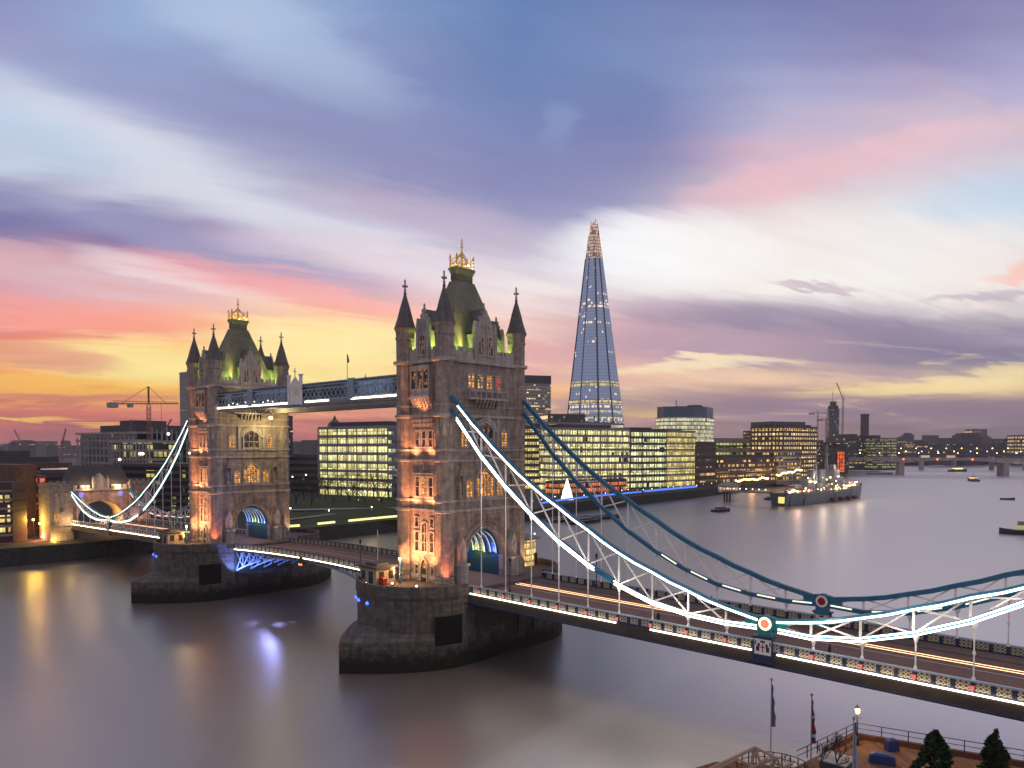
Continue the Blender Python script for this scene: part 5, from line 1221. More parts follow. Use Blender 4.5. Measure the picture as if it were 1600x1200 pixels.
office('slender_tower', 'unfinished slender tower with tower cranes beyond the warship', 'skyscraper', front(1294, 1500, 1311, 1500, 10), GZ, zat(640, 1500), 20, windows('tower_shell', 3., 4.5, .22, (190, 215, 235), (255, 235, 200), .55, mull=.2, mh=.3, seed=91, dark=(.05, .08, .11)), plain('shell_grey', (.07, .09, .12), .6, 0., .3, .05), .3, .5, None, None, plant=[(.25, .75, .25, .75, 16), (.1, .9, .1, .9, 8)])
p = at(1350.5, 701, 1900); t = thing('brick_chimney', 'tall square dark brick chimney standing over the far roofs', 'chimney', (p.x, p.y, GZ)); q = MB(); zc_ = zat(647, 1900)
P = [(-8, -8), (8, -8), (8, 8), (-8, 8)]; q.prism([(p.x+a, p.y+b) for a, b in P], GZ, zc_, top=.94); q.prism([(p.x+a*1.02, p.y+b*1.02) for a, b in P], zc_-6, zc_-1); q.build('shaft', M['brickdark'], t)
q = MB(); q.box(p.x-30, p.x+22, p.y-14, p.y+14, GZ, zat(684, 1900)); q.build('base', M['brickdark'], t)
office('waterfront_block', 'dark waterfront block with a tiled peak beneath the brick chimney', 'office building', front(1322, 1180, 1362, 1190, 50), GZ, zat(684, 1180), 9, wG, M['darkwall'], .4, .3, None, None, plant=[(.3, .6, .2, .8, 6)])
office('waterfront_block', 'block with a grid of dim green lit windows at the far bridge end', 'office building', front(1364, 1170, 1401, 1180, 50), GZ, zat(685, 1175), 10, windows('grid_glass', 3., 3.6, .65, (215, 215, 140), (200, 190, 130), .5, mull=.3, mh=.3, seed=101), M['darkwall'], .35, .3, None, None, plant=[(.1, .5, .2, .8, 5)])
office('waterfront_block', 'dark block with few windows left of the chimney over the river bend', 'office building', front(1296, 1200, 1324, 1210, 40), GZ, zat(692, 1200), 8, wG, M['brickdark'], .4, .3, None, None)
office('domed_hall', 'dark hall beside the bridge end with an orange lit opening', 'hall', front(1290, 1010, 1326, 1000, 40), GZ, zat(703, 1000), 4, wG, M['darkwall'], .6, .3, (4, 5), None)
p = at(1314, 713, 996); t = thing('orange_portal', 'orange lit glazed opening by the far bridge end', 'portal', (p.x, p.y, GZ)); q = MB(); a, b = Vector(plan(1308.5, 996)), Vector(plan(1320, 996)); q.strip([tuple(a), tuple(b)], GZ, zat(705, 996)); q.build('glass', windows('orange_glass', 2., 5., 1., (255, 130, 50), (255, 100, 30), .9, mull=.2, mh=.1), t)
q = MB(); e = b-a
for s_ in (0, .33, .66, 1.): P_ = a+e*s_; q.box(P_.x-.3, P_.x+.3, P_.y-.3, P_.y+.3, GZ, zat(705, 996)+.4)
q.bar((a.x, a.y, zat(705, 996)), (b.x, b.y, zat(705, 996)), .8); q.build('frame', M['darkwall'], t)

# ---- far skyline on both sides: many small blocks fading into the haze
rnd = random.Random(5)
def skyline(x0, x1, n, D0, D1_, y0, y1, label, grp, mats, lit=.4, wmin=6, wmax=22):
    for i in range(n):
        px = x0+(x1-x0)*(i+rnd.uniform(.1, .9))/n; D = rnd.uniform(D0, D1_); w = rnd.uniform(wmin, wmax); y = rnd.uniform(y0, y1)
        poly = front(px-w/2, D, px+w/2, D+rnd.uniform(-30, 30), rnd.uniform(20, 50)); z1 = zat(y, D)
        if z1 < GZ+5: continue
        c = (sum(p[0] for p in poly)/4, sum(p[1] for p in poly)/4); t = thing('distant_block', label, 'building', (c[0], c[1], GZ), grp)
        q = MB(); q.prism(poly, GZ-3, z1)
        if rnd.random() < .5: q.prism(inset(poly, 5), z1, z1+rnd.uniform(2, 6))
        q.build('wall', rnd.choice(mats), t)
        if rnd.random() < lit:
            for k in range(rnd.randint(1, 3)):
                zz = rnd.uniform(GZ+4, z1-3); q = MB(); q.strip(inset(poly, -.6), zz, min(zz+3, z1-1), closed=True); q.build('window_band', wH, t)
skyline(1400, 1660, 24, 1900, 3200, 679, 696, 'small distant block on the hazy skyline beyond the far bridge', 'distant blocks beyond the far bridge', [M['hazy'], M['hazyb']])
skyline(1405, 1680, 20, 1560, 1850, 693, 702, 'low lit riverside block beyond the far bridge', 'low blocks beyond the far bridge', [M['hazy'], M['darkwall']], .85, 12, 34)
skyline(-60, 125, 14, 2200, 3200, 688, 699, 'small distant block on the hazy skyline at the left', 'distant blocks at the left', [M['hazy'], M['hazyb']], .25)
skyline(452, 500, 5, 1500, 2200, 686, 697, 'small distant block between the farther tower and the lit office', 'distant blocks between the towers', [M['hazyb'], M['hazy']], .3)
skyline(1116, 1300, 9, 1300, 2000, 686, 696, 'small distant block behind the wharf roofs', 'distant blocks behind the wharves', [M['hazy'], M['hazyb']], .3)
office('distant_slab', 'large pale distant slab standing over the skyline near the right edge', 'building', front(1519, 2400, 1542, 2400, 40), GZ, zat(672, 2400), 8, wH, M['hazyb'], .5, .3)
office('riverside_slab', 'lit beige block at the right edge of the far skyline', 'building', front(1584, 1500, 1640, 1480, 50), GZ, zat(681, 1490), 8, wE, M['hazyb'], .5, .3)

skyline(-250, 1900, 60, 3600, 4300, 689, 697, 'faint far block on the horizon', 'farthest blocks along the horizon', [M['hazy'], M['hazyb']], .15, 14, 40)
# ---- left: buildings on the far bank beyond the gatehouse
wS = windows('scaffold_glass', 3.5, 3.6, .4, (230, 215, 130), (200, 205, 150), .6, mull=.25, mh=.2, seed=111, dark=(.03, .03, .035))
t = office('unfinished_block', 'unfinished concrete block with open floors left of the tower crane', 'construction site', front(118, 470, 212, 430, 50), GZ, zat(677, 450), 9, windows('open_floor', 4., 5., .12, (255, 240, 210), (225, 215, 160), .55, mull=.3, mh=.2, seed=121), M['concrete'], .28, 2.2, None, None, plant=[(.15, .75, .2, .8, 5), (.35, .6, .3, .7, 8)])
t = office('unfinished_block', 'lower concrete wing with yellow lit floors under the tower crane', 'construction site', front(170, 420, 236, 410, 40), GZ, zat(690, 415), 7, wS, M['concrete'], .25, 1.2, None, None)
t = office('steel_frame_block', 'open steel frame block between the crane and the farther tower', 'construction site', front(238, 430, 300, 425, 40), GZ, zat(677, 428), 9, windows('open_floor_two', 5., 5., .1, (255, 250, 230), (225, 225, 180), .5, mull=.2, mh=.2, seed=131), plain('frame_grey', (.09, .10, .10), .7, 0., .3), .2, 3., None, None, plant=[(.5, .8, .2, .8, 4)])
q = MB()
for k in range(9):
    s_ = k/8; a = Vector(plan(238, 430)); b = Vector(plan(300, 425)); P_ = a+(b-a)*s_; q.box(P_.x-.35, P_.x+.35, P_.y-.35, P_.y+.35, GZ, zat(668+3*(k % 3), 428))
q.build('column', M['concrete'], t)
office('lit_row_block', 'dark block with a row of yellow lit windows behind the gatehouse', 'office building', front(176, 360, 300, 345, 30), GZ, zat(727, 350), 7, windows('yellow_row', 3., 4., .33, (225, 210, 110), (255, 215, 120), .8, mull=.2, mh=.2, seed=141), M['darkwall'], .45, .4, None, None)
office('tower_slab', 'pale concrete tower slab rising behind the farther gothic tower', 'tower block', front(282, 575, 322, 556, 25), GZ, zat(583, 565), 24, windows('slab_glass', 5., 4.2, .05, (255, 220, 160), (200, 190, 160), .4, mull=.45, mh=.5, seed=151, dark=(.16, .155, .16), frame=(.24, .23, .23)), plain('slab_concrete', (.30, .28, .28), .85, 0., .15, .05), .72, .15, None, None)
office('tower_slab', 'dark slab edge showing right of the farther gothic tower', 'tower block', front(440, 520, 458, 525, 25), GZ, zat(652, 522), 14, wG, M['hazy'], .6, .2, None, None)
office('terrace_block', 'long dark block with blue-grey stepped roofs at the left edge', 'residential block', front(-60, 300, 112, 330, 45), GZ, zat(727, 315), 8, windows('terrace_glass', 3., 3.2, .16, (255, 220, 150), (255, 190, 100), .7, mull=.35, mh=.3, seed=161), M['brick'], .6, .2, None, None, plant=[(.1, .95, .2, .8, 3.5), (.25, .7, .3, .7, 6)])
office('blue_roof_block', 'block with a blue-grey metal roof edge left of the gatehouse', 'residential block', front(54, 285, 120, 292, 30), GZ, zat(742, 288), 7, wG, M['brickdark'], .6, .2, (1.5, 2., plain('blue_metal_roof', (.07, .11, .17), .4, .2, .2)), None)
office('warehouse', 'tall blank brown brick warehouse by the water, lit orange at its foot', 'warehouse', front(25, 262, 57, 268, 25), GZ, zat(729, 265), 9, M['brick'], M['brick'], .5, .1, None, None)
office('balcony_block', 'pale apartment block with lit red balconies at the left edge', 'residential block', front(-30, 238, 17, 243, 9), GZ, zat(768, 240), 6, windows('balcony_glass', 2.6, 3.2, .5, (240, 235, 150), (255, 205, 110), .85, mull=.3, mh=.3, seed=171, dark=(.09, .02, .02)), plain('pale_render', (.26, .22, .21), .8, 0., .15), .25, .5, (.4, .5), None)
office('brick_house', 'dark gabled brick block joined right of the balcony block', 'residential block', front(17.5, 243, 40, 250, 20), GZ, zat(757, 246), 6, M['brickdark'], M['brickdark'], .5, .1, None, None)
office('red_lit_house', 'narrow brick front glowing red between warehouse and gatehouse', 'residential block', front(57.5, 266, 72, 268, 16), GZ, zat(745, 267), 8, windows('red_lit', 2.2, 3., .35, (255, 140, 110), (230, 90, 70), .5, mull=.35, mh=.3, seed=181, dark=(.1, .03, .03)), plain('rosy_brick', (.16, .07, .06), .85, 0., .25), .4, .2, None, None)
for i, (px, py, lb) in enumerate(((219, 709, 'pair of white site lamps under the tower crane, left one'), (223, 709, 'pair of white site lamps under the tower crane, right one'), (187, 718, 'white site lamp on the lower concrete wing'), (263, 678, 'white site lamp high on the open steel frame block'), (205, 732, 'pale lamp low behind the gatehouse roof'))):
    p = at(px, py, 396); t = thing('site_lamp', lb, 'lamp', p, 'white lamps on the building site'); q = MB(); q.blob(p, .75, n=6); q.build('lens', M['bulbw'], t); q = MB(); q.tube([(p.x, p.y, GZ), (p.x, p.y, p.z-.5)], .12, 4); q.build('post', M['dark'], t)
for k, (pl, Dl, pr, Dr, y0, y1, n) in enumerate(((118, 467, 212, 427, 683, 735, 15), (170, 417, 236, 407, 694, 735, 13))):
    a, b = Vector(plan(pl, Dl)), Vector(plan(pr, Dr)); q = MB()
    par = [o for o in col.objects if o.name.startswith('unfinished_block')][k]
    for i in range(n): P_ = a+(b-a)*((i+.5)/n); q = MB(); q.box(P_.x-.3, P_.x+.3, P_.y-.3, P_.y+.3, GZ, zat(y0, (Dl+Dr)/2)); q.build('column', M['concrete'], par)
for (px, py, D, e, c) in ((62, 818, 254, 1500, (1., .6, .08)), (46, 858, 246, 900, (1., .5, .2)), (66, 838, 254, 1500, (1., .25, .15)), (52, 812, 252, 1800, (1., .6, .1))):
    p = at(px, py, D); l = bpy.data.lights.new('quay_lamp_light', 'POINT'); l.energy = e; l.color = c; l.shadow_soft_size = .4
    t = thing('quay_lamp', {62: 'yellow lit lamp on the wall foot between warehouse and gatehouse', 46: 'orange lamp low over the quay under the brown warehouse', 66: 'red tinted lamp on the narrow brick front', 52: 'amber lamp on the brown warehouse side'}[px], 'lamp', p)
    o = bpy.data.objects.new('lamp', l); col.objects.link(o); o.parent = t; o.location = (0.5, -1, .3); q = MB(); q.blob(p, .35); q.build('lens', M['bulb'], t); q = MB(); q.tube([(p.x-.4, p.y+.2, GZ), (p.x-.4, p.y+.2, p.z)], .08); q.build('post', M['dark'], t)

office('dark_block', 'dark low building behind the park with a thin yellow lit stair strip', 'office building', front(450, 450, 496, 440, 30), GZ, zat(712, 445), 7, windows('stair_glass', 3., 3.4, .16, (255, 220, 130), (230, 200, 110), .7, mull=.3, mh=.3, seed=191), M['darkwall'], .5, .4, None, None)
# ---- cranes
M['crane'] = plain('crane_red', (.30, .13, .10), .6)
def crane(px, D, ytop, yb, jl, jr, ang, label, luff=None, w=1.6, mat='crane'):
    p = at(px, 701, D); zt, zj = zat(ytop, D), zat(yb, D); t = thing('tower_crane', label, 'crane', (p.x, p.y, GZ), None)
    q = MB(); h = w/2
    for a, b in ((-h, -h), (h, -h), (h, h), (-h, h)): q.bar((p.x+a, p.y+b, GZ), (p.x+a, p.y+b, zj), w*.14)
    z = GZ; k = 0
    while z < zj-w*2:
        for (a, b), (c, d_) in (((-h, -h), (h, -h)), ((h, -h), (h, h)), ((h, h), (-h, h)), ((-h, h), (-h, -h))): q.bar((p.x+a, p.y+b, z), (p.x+c, p.y+d_, z+w*1.6), w*.09)
        z += w*1.6
    q.build('mast', M[mat], t)
    r = Vector((RT.x, RT.y, 0)); c = Vector((p.x, p.y, zj)); mpp = D/FPX
    q = MB()
    if luff is None:
        L, Rr = (px-jl)*mpp, (jr-px)*mpp
        a, b = c-r*L, c+r*Rr; q.bar(a, b, w*.5, w*.35); q.bar(a+Vector((0, 0, w)), b+Vector((0, 0, w*.5)), w*.15)
        n = int((L+Rr)/(w*1.3))
        for i in range(n): s0 = a+(b-a)*(i/n); s1 = a+(b-a)*((i+1)/n); q.bar(s0, s1+Vector((0, 0, w*.8)), w*.1)
        q.bar((p.x, p.y, zj), (p.x, p.y, zt), w*.5); q.bar((p.x, p.y, zt), a+r*L*.25, w*.12); q.bar((p.x, p.y, zt), b-r*Rr*.4, w*.12)
        hx = c+r*Rr*.42; q.bar(hx, hx-Vector((0, 0, 14)), w*.1); q.build('jib', M[mat], t)
        q = MB(); q.box(a.x-2, a.x+4, a.y-2, a.y+2, zj-2.2, zj+.6); q.box(a.x+(c.x-a.x)*.5-2, a.x+(c.x-a.x)*.5+2, a.y+(c.y-a.y)*.5-1, a.y+(c.y-a.y)*.5+1, zj-2., zj); q.build('counterweight', M['concrete'], t)
    else:
        tip = at(luff[0], luff[1], D); q.bar(c, tip, w*.6, w*.6); back = c-(tip-c)*.22; back.z = zj+1; q.bar(c, back, w*.8); q.bar(back+Vector((0, 0, 1)), c+Vector((0, 0, (tip.z-zj)*.3+2)), w*.3); q.bar(c+Vector((0, 0, (tip.z-zj)*.3+2)), tip, w*.15); q.build('jib', M[mat], t)
    return t
crane(233.5, 425, 604, 631, 176, 280, 0, 'tower crane with a level jib standing left of the farther tower')
crane(97, 900, 690, 697, 0, 0, 0, 'leaning crane jib on the skyline left of the unfinished block', (103, 669), 1.8)
crane(36, 1400, 694, 699, 0, 0, 0, 'small crane with leftward jib on the far left skyline', (22, 671), 2.2)
crane(258, 440, 668, 672, 0, 0, 0, 'short crane jib over the open steel frame block', (268, 655), 1.2)
crane(205, 445, 655, 680, 203, 207, 0, 'thin mast over the unfinished block', None, .7)
crane(1316, 1500, 622, 624, 0, 0, 0, 'tall luffing crane right of the unfinished slender tower', (1307, 598), 2.6)
crane(1300, 1500, 612, 640, 1299, 1301, 0, 'thin mast on top of the unfinished slender tower', None, 1.2)
crane(1277, 1500, 642, 646, 1265, 1292, 0, 'small level jib crane left of the unfinished slender tower', None, 2.)
crane(1290, 1520, 652, 656, 1278, 1302, 0, 'second small level jib crane with a red lamp by the slender tower', None, 1.8)

# ---- quay, park, embankment
M['grass'] = plain('park_grass', (.04, .055, .015), .95, 0., .4, .3)
park = [plan(452, 296), plan(640, 330), plan(660, 372), plan(452, 372)]
q = MB(); q.face([(a, b, 3.62+(.0 if i < 2 else 5.5)) for i, (a, b) in enumerate(park)]); tag(q.build('park_lawn', M['grass'], loc=(*park[0], 3.6)), 'sloping park lawn above the river wall', kind='structure')
q = MB(); q.prism([(a, b) for a, b in (plan(440, 372), plan(720, 372), plan(720, 640), plan(440, 640))], 3, 9.0); tag(q.build('park_ground', M['land'], loc=(*park[2], 3)), 'dark upper park ground', kind='structure')
q = MB(); a, b = plan(455, 335), plan(640, 352); q.bar((a[0], a[1], 7.0), (b[0], b[1], 7.0), 5., .3); a, b = plan(452, 310), plan(560, 340); q.bar((a[0], a[1], 5.2), (b[0], b[1], 6.2), 2.2, .3); tag(q.build('park_path', M['concrete'], loc=(*a, 6)), 'pale path across the park', kind='structure')
def edge_pts(seg): return seg
def quay_light(pts, label, mat, z, w=.35, name='quay_strip_light', cat='strip light'):
    t = thing(name, label, cat, (*pts[0], z)); q = MB()
    for a, b in zip(pts, pts[1:]): q.bar((a[0], a[1], z), (b[0], b[1], z), w*.6, w)
    q.build('strip', mat, t); q = MB()
    for a, b in zip(pts, pts[1:]):
        a, b = Vector(a), Vector(b); n = max(1, int((b-a).length/4))
        for i in range(n+1): P_ = a+(b-a)*(i/n); q.box(P_.x-.05, P_.x+.05, P_.y-.05, P_.y+.05, GZ-.5, z+.5)
        q.bar((a.x, a.y, z+.5), (b.x, b.y, z+.5), .08)
    q.build('railing', M['dark'], t)
for px0, px1, y0, y1, lb in ((625, 518, 802, 812, 'long yellow strip light along the river wall of the park, nearer length'), (522, 497, 813, 815, 'short yellow strip light on the river wall by the gap in the strip'), (466, 440, 818, 820, 'yellow strip light on the river wall right of the farther tower')):
    if px0 == 522: continue
pts = [(-150.9, 76), (-153.5, 92), (-156.6, 112)]
def on_quay(px):
    """point of the far river wall seen in a photo column"""
    for (a, b) in zip(QUAY[2:], QUAY[3:13]):
        for k in range(40):
            x = a[0]+(b[0]-a[0])*k/40; y = a[1]+(b[1]-a[1])*k/40; v = Vector((x, y, 0))-CAM; dd = v.dot(FW)
            if dd > 0 and 800+FPX*v.dot(RT)/dd >= px: return (x+.35, y+.1)
    return b
quay_light([on_quay(x) for x in (540, 570, 600, 640)], 'long yellow strip light along the park river wall between the towers', M['ledgreen'], 4.9, .8)
quay_light([on_quay(x) for x in (495, 522)], 'shorter yellow strip light on the park river wall near the far cabin', M['ledgreen'], 4.9, .8)
quay_light([on_quay(x) for x in (440, 466)], 'yellow strip light on the river wall just right of the farther tower', M['ledgreen'], 4.9, .8)
quay_light([on_quay(x) for x in (845, 880, 920, 960, 1000)], 'blue strip light along the quay in front of the long office block', M['ledblue'], 6.2, .9)
quay_light([on_quay(x) for x in (1002, 1040, 1086)], 'bright blue strip light at the upstream end of the quay', M['ledblue'], 6.4, 1.2)
for i, (px, dy, lb) in enumerate(((456, 6.5, 'orange star lamp on the park edge right of the farther tower'), (514, 6., 'small white park lamp above the yellow strip, farther one'), (581, 6., 'small white park lamp above the long yellow strip, nearer one'))):
    p = on_quay(px); lamp_post('park_lamp', lb, (p[0]-2, p[1], GZ), 'lamps on the park edge', dy if i else 8., 'bulb' if i == 0 else 'bulbw', 500, 'dark', 'street lamp')
# row of park and street lamps, small
for i, (px, py, D) in enumerate(((478, 742, 420), (560, 782, 372), (592, 782, 372), (532, 765, 400), (545, 766, 400), (557, 767, 400), (570, 768, 400), (457, 745, 420))):
    p = at(px, py, D); t = thing('park_lamp', 'small white lamp among the dark park trees', 'street lamp', (p.x, p.y, 8.9), 'small lamps in the park'); q = MB(); q.blob(p, .42, n=6); q.build('lantern', M['bulbw'], t); q = MB(); q.tube([(p.x, p.y, 8.9), (p.x, p.y, p.z-.3)], .08, 4); q.build('post', M['dark'], t)
# orange festoon lights upstream
def festoon(px0, px1, y0, y1, D0, D1_, label):
    t = thing('festoon_lights', label, 'string lights', at(px0, y0, D0)); q = MB(); n = 16; pts = []
    for i in range(n+1):
        s_ = i/n; P_ = at(px0+(px1-px0)*s_, y0+(y1-y0)*s_+1.6*sin(s_*17)*sin(s_*5+1), D0+(D1_-D0)*s_); pts.append(P_)
        q = MB(); q.blob(P_, .75, n=5); q.build('bulb', M['bulb'], t)
    q = MB(); q.tube(pts, .12, 4); q.build('cable', M['bulbo'], t)
    q = MB()
    for P_ in pts[::4]: q.tube([(P_.x, P_.y, GZ-1), P_], .15, 4)
    q.build('post', M['dark'], t)
    l = bpy.data.lights.new('festoon_glow', 'POINT'); l.energy = 2500; l.color = (1., .45, .12); l.shadow_soft_size = 2; o = bpy.data.objects.new('festoon_glow', l); col.objects.link(o); o.parent = t; o.location = pts[8]+Vector((2, -4, 2))-t.location
festoon(1150, 1200, 751, 747, 640, 690, 'orange string of lights before the long wharf'); festoon(1214, 1252, 742, 734, 700, 730, 'orange string of lights left of the warship mast')
# quay lamps in front of offices: small warm dots
for i in range(26):
    px = 826+i*11.5+rnd.uniform(-3, 3); p = on_quay(px); t = thing('quay_lamp_post', 'tiny warm lamp in the row along the quay before the offices', 'street lamp', (p[0]-3, p[1], GZ), 'row of quay lamps before the offices'); z = GZ+rnd.uniform(3.2, 4.6)
    q = MB(); q.blob((p[0]-3, p[1], z), .28, n=5); q.build('lantern', M['bulbw'] if i % 3 else M['bulbo'], t); q = MB(); q.tube([(p[0]-3, p[1], GZ), (p[0]-3, p[1], z-.2)], .07, 4); q.build('post', M['dark'], t)

# white lit cone tree
p = at(886, 783, 455); t = thing('light_tree', 'brilliant white cone tree of lights on the quay below the blue strip', 'christmas tree', (p.x, p.y, GZ)); hgt = zat(748, 455)-p.z
q = MB(); rr = random.Random(3); q.lathe(p.x, p.y, [(3.6, p.z), (3.0, p.z+hgt*.12), (.25, p.z+hgt*.97), (.02, p.z+hgt)], 14); q.build('cone', glow('white_tree_glow', (238, 246, 240), 1.1), t)
for k in range(14):
    a = 2*pi*k/14; q = MB()
    q.tube([(p.x+(3.75*(1-j/8)+.15)*cos(a+j*.06), p.y+(3.75*(1-j/8)+.15)*sin(a+j*.06), p.z+hgt*j/8) for j in range(9)], .1, 4)
    q.build('light_string', M['bulbw'], t)
q = MB(); q.box(p.x-6, p.x+6, p.y-6, p.y+6, GZ-2, p.z); q.build('base', M['dark'], t)

# ---- trees
def bare_tree(x, y, z, h, label, grp, seed, mat, depth=6, name='bare_tree', mr=.05):
    r = random.Random(seed); t = thing(name, label, 'tree', (x, y, z), grp); q = MB(); tw = MB()
    def br(p, d_, L, rad, k):
        e = p+d_*L; (q if k < 2 else tw).tube([p, (p+e)/2+Vector((r.uniform(-1, 1), r.uniform(-1, 1), 0))*L*.05, e], max(rad, mr), 5 if k < 2 else 3, r2=max(rad*.6, mr*.8))
        if k >= depth: return
        for i in range(r.choice((2, 3, 3)) if k else 4):
            nd = (d_+Vector((r.uniform(-1, 1), r.uniform(-1, 1), r.uniform(-.25, .6)))*(.75)).normalized(); br(e if i < 2 else p+d_*L*r.uniform(.5, .95), nd, L*r.uniform(.62, .82), rad*.58, k+1)
    br(Vector((x, y, z)), Vector((0, 0, 1)), h*.27, h*.022, 0); q.build('trunk', mat, t); tw.build('crown', mat, t); return t
M['bark'] = plain('winter_bark', (.045, .036, .03), .9, 0., .3, 3.)
src = bare_tree(0, 0, 0, 16, 'bare winter tree in the dark park before the lit office', 'bare trees in the park', 4, M['bark'], 5)
spots = [(462, 355), (474, 372), (486, 350), (497, 385), (508, 372), (520, 360), (533, 392), (545, 366), (557, 380), (570, 361), (583, 376), (596, 360), (607, 371), (618, 366), (478, 400), (512, 402), (551, 402), (590, 398)]
for i, (px, D) in enumerate(spots):
    o = src if i == 0 else copy_tree(src); p = at(px, 701, D); o.location = (p.x, p.y, 8.9 if D > 370 else 6.5); o.rotation_euler.z = i*2.3; s_ = rnd.uniform(.8, 1.15); o.scale = (s_, s_, s_)
def leafy(x, y, z, h, w, label, grp, seed, mats, conifer=True, n=2600, leaf=.17):
    r = random.Random(seed); t = thing('conifer_tree' if conifer else 'leafy_tree', label, 'tree', (x, y, z), grp)
    q = MB(); q.tube([(x, y, z), (x+.05, y, z+h*.5), (x, y, z+h*.92)], w*.06, 6, r2=.03)
    for k in range(26): a = r.uniform(0, 6.28); s_ = r.uniform(.12, .85); L = w*.5*(1-s_)*.9; q.tube([(x, y, z+h*s_), (x+L*cos(a), y+L*sin(a), z+h*s_+L*.15)], .04, 4, r2=.015)
    q.build('trunk', M['bark'], t)
    q = MB(); clumps = [(r.random()**1.25, r.uniform(0, 6.28), r.uniform(.45, 1.32)) for _ in range(150)]
    for i in range(n):
        s_, a, f_ = clumps[i % 150]; s_ = min(1, max(.03, s_+r.gauss(0, .022))); a += r.gauss(0, .15)
        R0 = (w*.5*(1-s_)**.8*(1.1 if conifer else 1.)+.12)*f_*(r.uniform(.7, 1.08)); c = Vector((x+R0*cos(a), y+R0*sin(a), z+.4+(h-.4)*s_+r.gauss(0, .06)))
        u = Vector((r.gauss(0, 1), r.gauss(0, 1), r.gauss(0, .6))).normalized(); v = u.cross(Vector((r.gauss(0, 1), r.gauss(0, 1), r.gauss(0, 1)))).normalized(); l_ = leaf*r.uniform(.6, 1.5)
        q.face([c-u*l_, c+v*l_*.45, c+u*l_, c-v*l_*.45], m=r.choice((0, 0, 1)))
    q.build('crown', mats, t); return t

# ---- far bridge
def far_bridge():
    a = Vector((*plan(1310, 1060), 0)); b = Vector((*plan(1700, 965), 0)); e = (b-a).normalized(); n = Vector((-e.y, e.x, 0)); 
    if n.dot(FW) < 0: n = -n
    t = thing('road_bridge', 'long low concrete road bridge across the river in the distance', 'bridge', (a.x, a.y, 0)); L = (b-a).length
    s_of = lambda px: min((abs((lambda v: 800+FPX*v.dot(RT)/v.dot(FW))(a+e*s+Vector((0, 0, 0))-CAM)-px), s) for s in [L*k/600 for k in range(601)])[1]
    piers = [s_of(1409), s_of(1572)]; ztop = zat(716, 1040); zb = zat(727, 1030)
    span = piers[1]-piers[0]
    P_ = [piers[0]-span*.62, piers[0], piers[1], piers[1]+span]
    def zlow(s):
        for p0, p1 in zip(P_, P_[1:]):
            if p0 <= s <= p1: k = (s-p0)/(p1-p0); return ztop-2.5-3.8*(2*k-1)**2
        return ztop-6.3
    q = MB(); N = 70
    for i in range(N):
        s0, s1 = L*i/N, L*(i+1)/N
        A, B = a+e*s0, a+e*s1; A2, B2 = A+n*32, B+n*32
        za, zb_ = zlow(s0), zlow(s1)
        q.face([(A.x, A.y, za), (B.x, B.y, zb_), (B.x, B.y, ztop), (A.x, A.y, ztop)]); q.face([(A2.x, A2.y, za), (A2.x, A2.y, ztop), (B2.x, B2.y, ztop), (B2.x, B2.y, zb_)])
        q.face([(A.x, A.y, ztop), (B.x, B.y, ztop), (B2.x, B2.y, ztop), (A2.x, A2.y, ztop)]); q.face([(A.x, A.y, za), (A2.x, A2.y, za), (B2.x, B2.y, zb_), (B.x, B.y, zb_)])
    q.build('deck', M['concrete'], t)
    q = MB()
    for off in (0, 32): A, B = a+n*off, b+n*off; q.bar((A.x, A.y, ztop+.6), (B.x, B.y, ztop+.6), .4, 1.1)
    q.build('parapet', M['greywall'], t)
    for s in P_[1:3]:
        q = MB(); c = a+e*s; w = 3.2; q.prism([tuple((c+e*u+n*v).xy) for u, v in ((-w, -1), (w, -1), (w, 33), (-w, 33))], -5, zlow(s)+.5); q.build('pier', M['concrete'], t)
    for i in range(9):                                     # lamp standards with warm heads along the parapet
        s = s_of(1345+i*31); c = a+e*s+n*16; q = MB(); q.tube([(c.x, c.y, ztop), (c.x, c.y, ztop+7)], .15, 4); q.build('lamp_post', M['dark'], t)
        q = MB(); q.blob((c.x, c.y, ztop+7.2), .7, n=5); q.build('lamp_head', M['bulbw'] if i % 2 else M['bulb'], t)
    for px in (1411, 1464, 1519): c = a+e*s_of(px)-n*.5; q = MB(); q.blob((c.x, c.y, ztop-1.2), 1.3, n=6); q.build('navigation_lamp', glow('red_orange_lamp', (255, 120, 60), 2.), t)
    return a, e, n, ztop, s_of
ba, be, bn_, bz, bs = far_bridge()
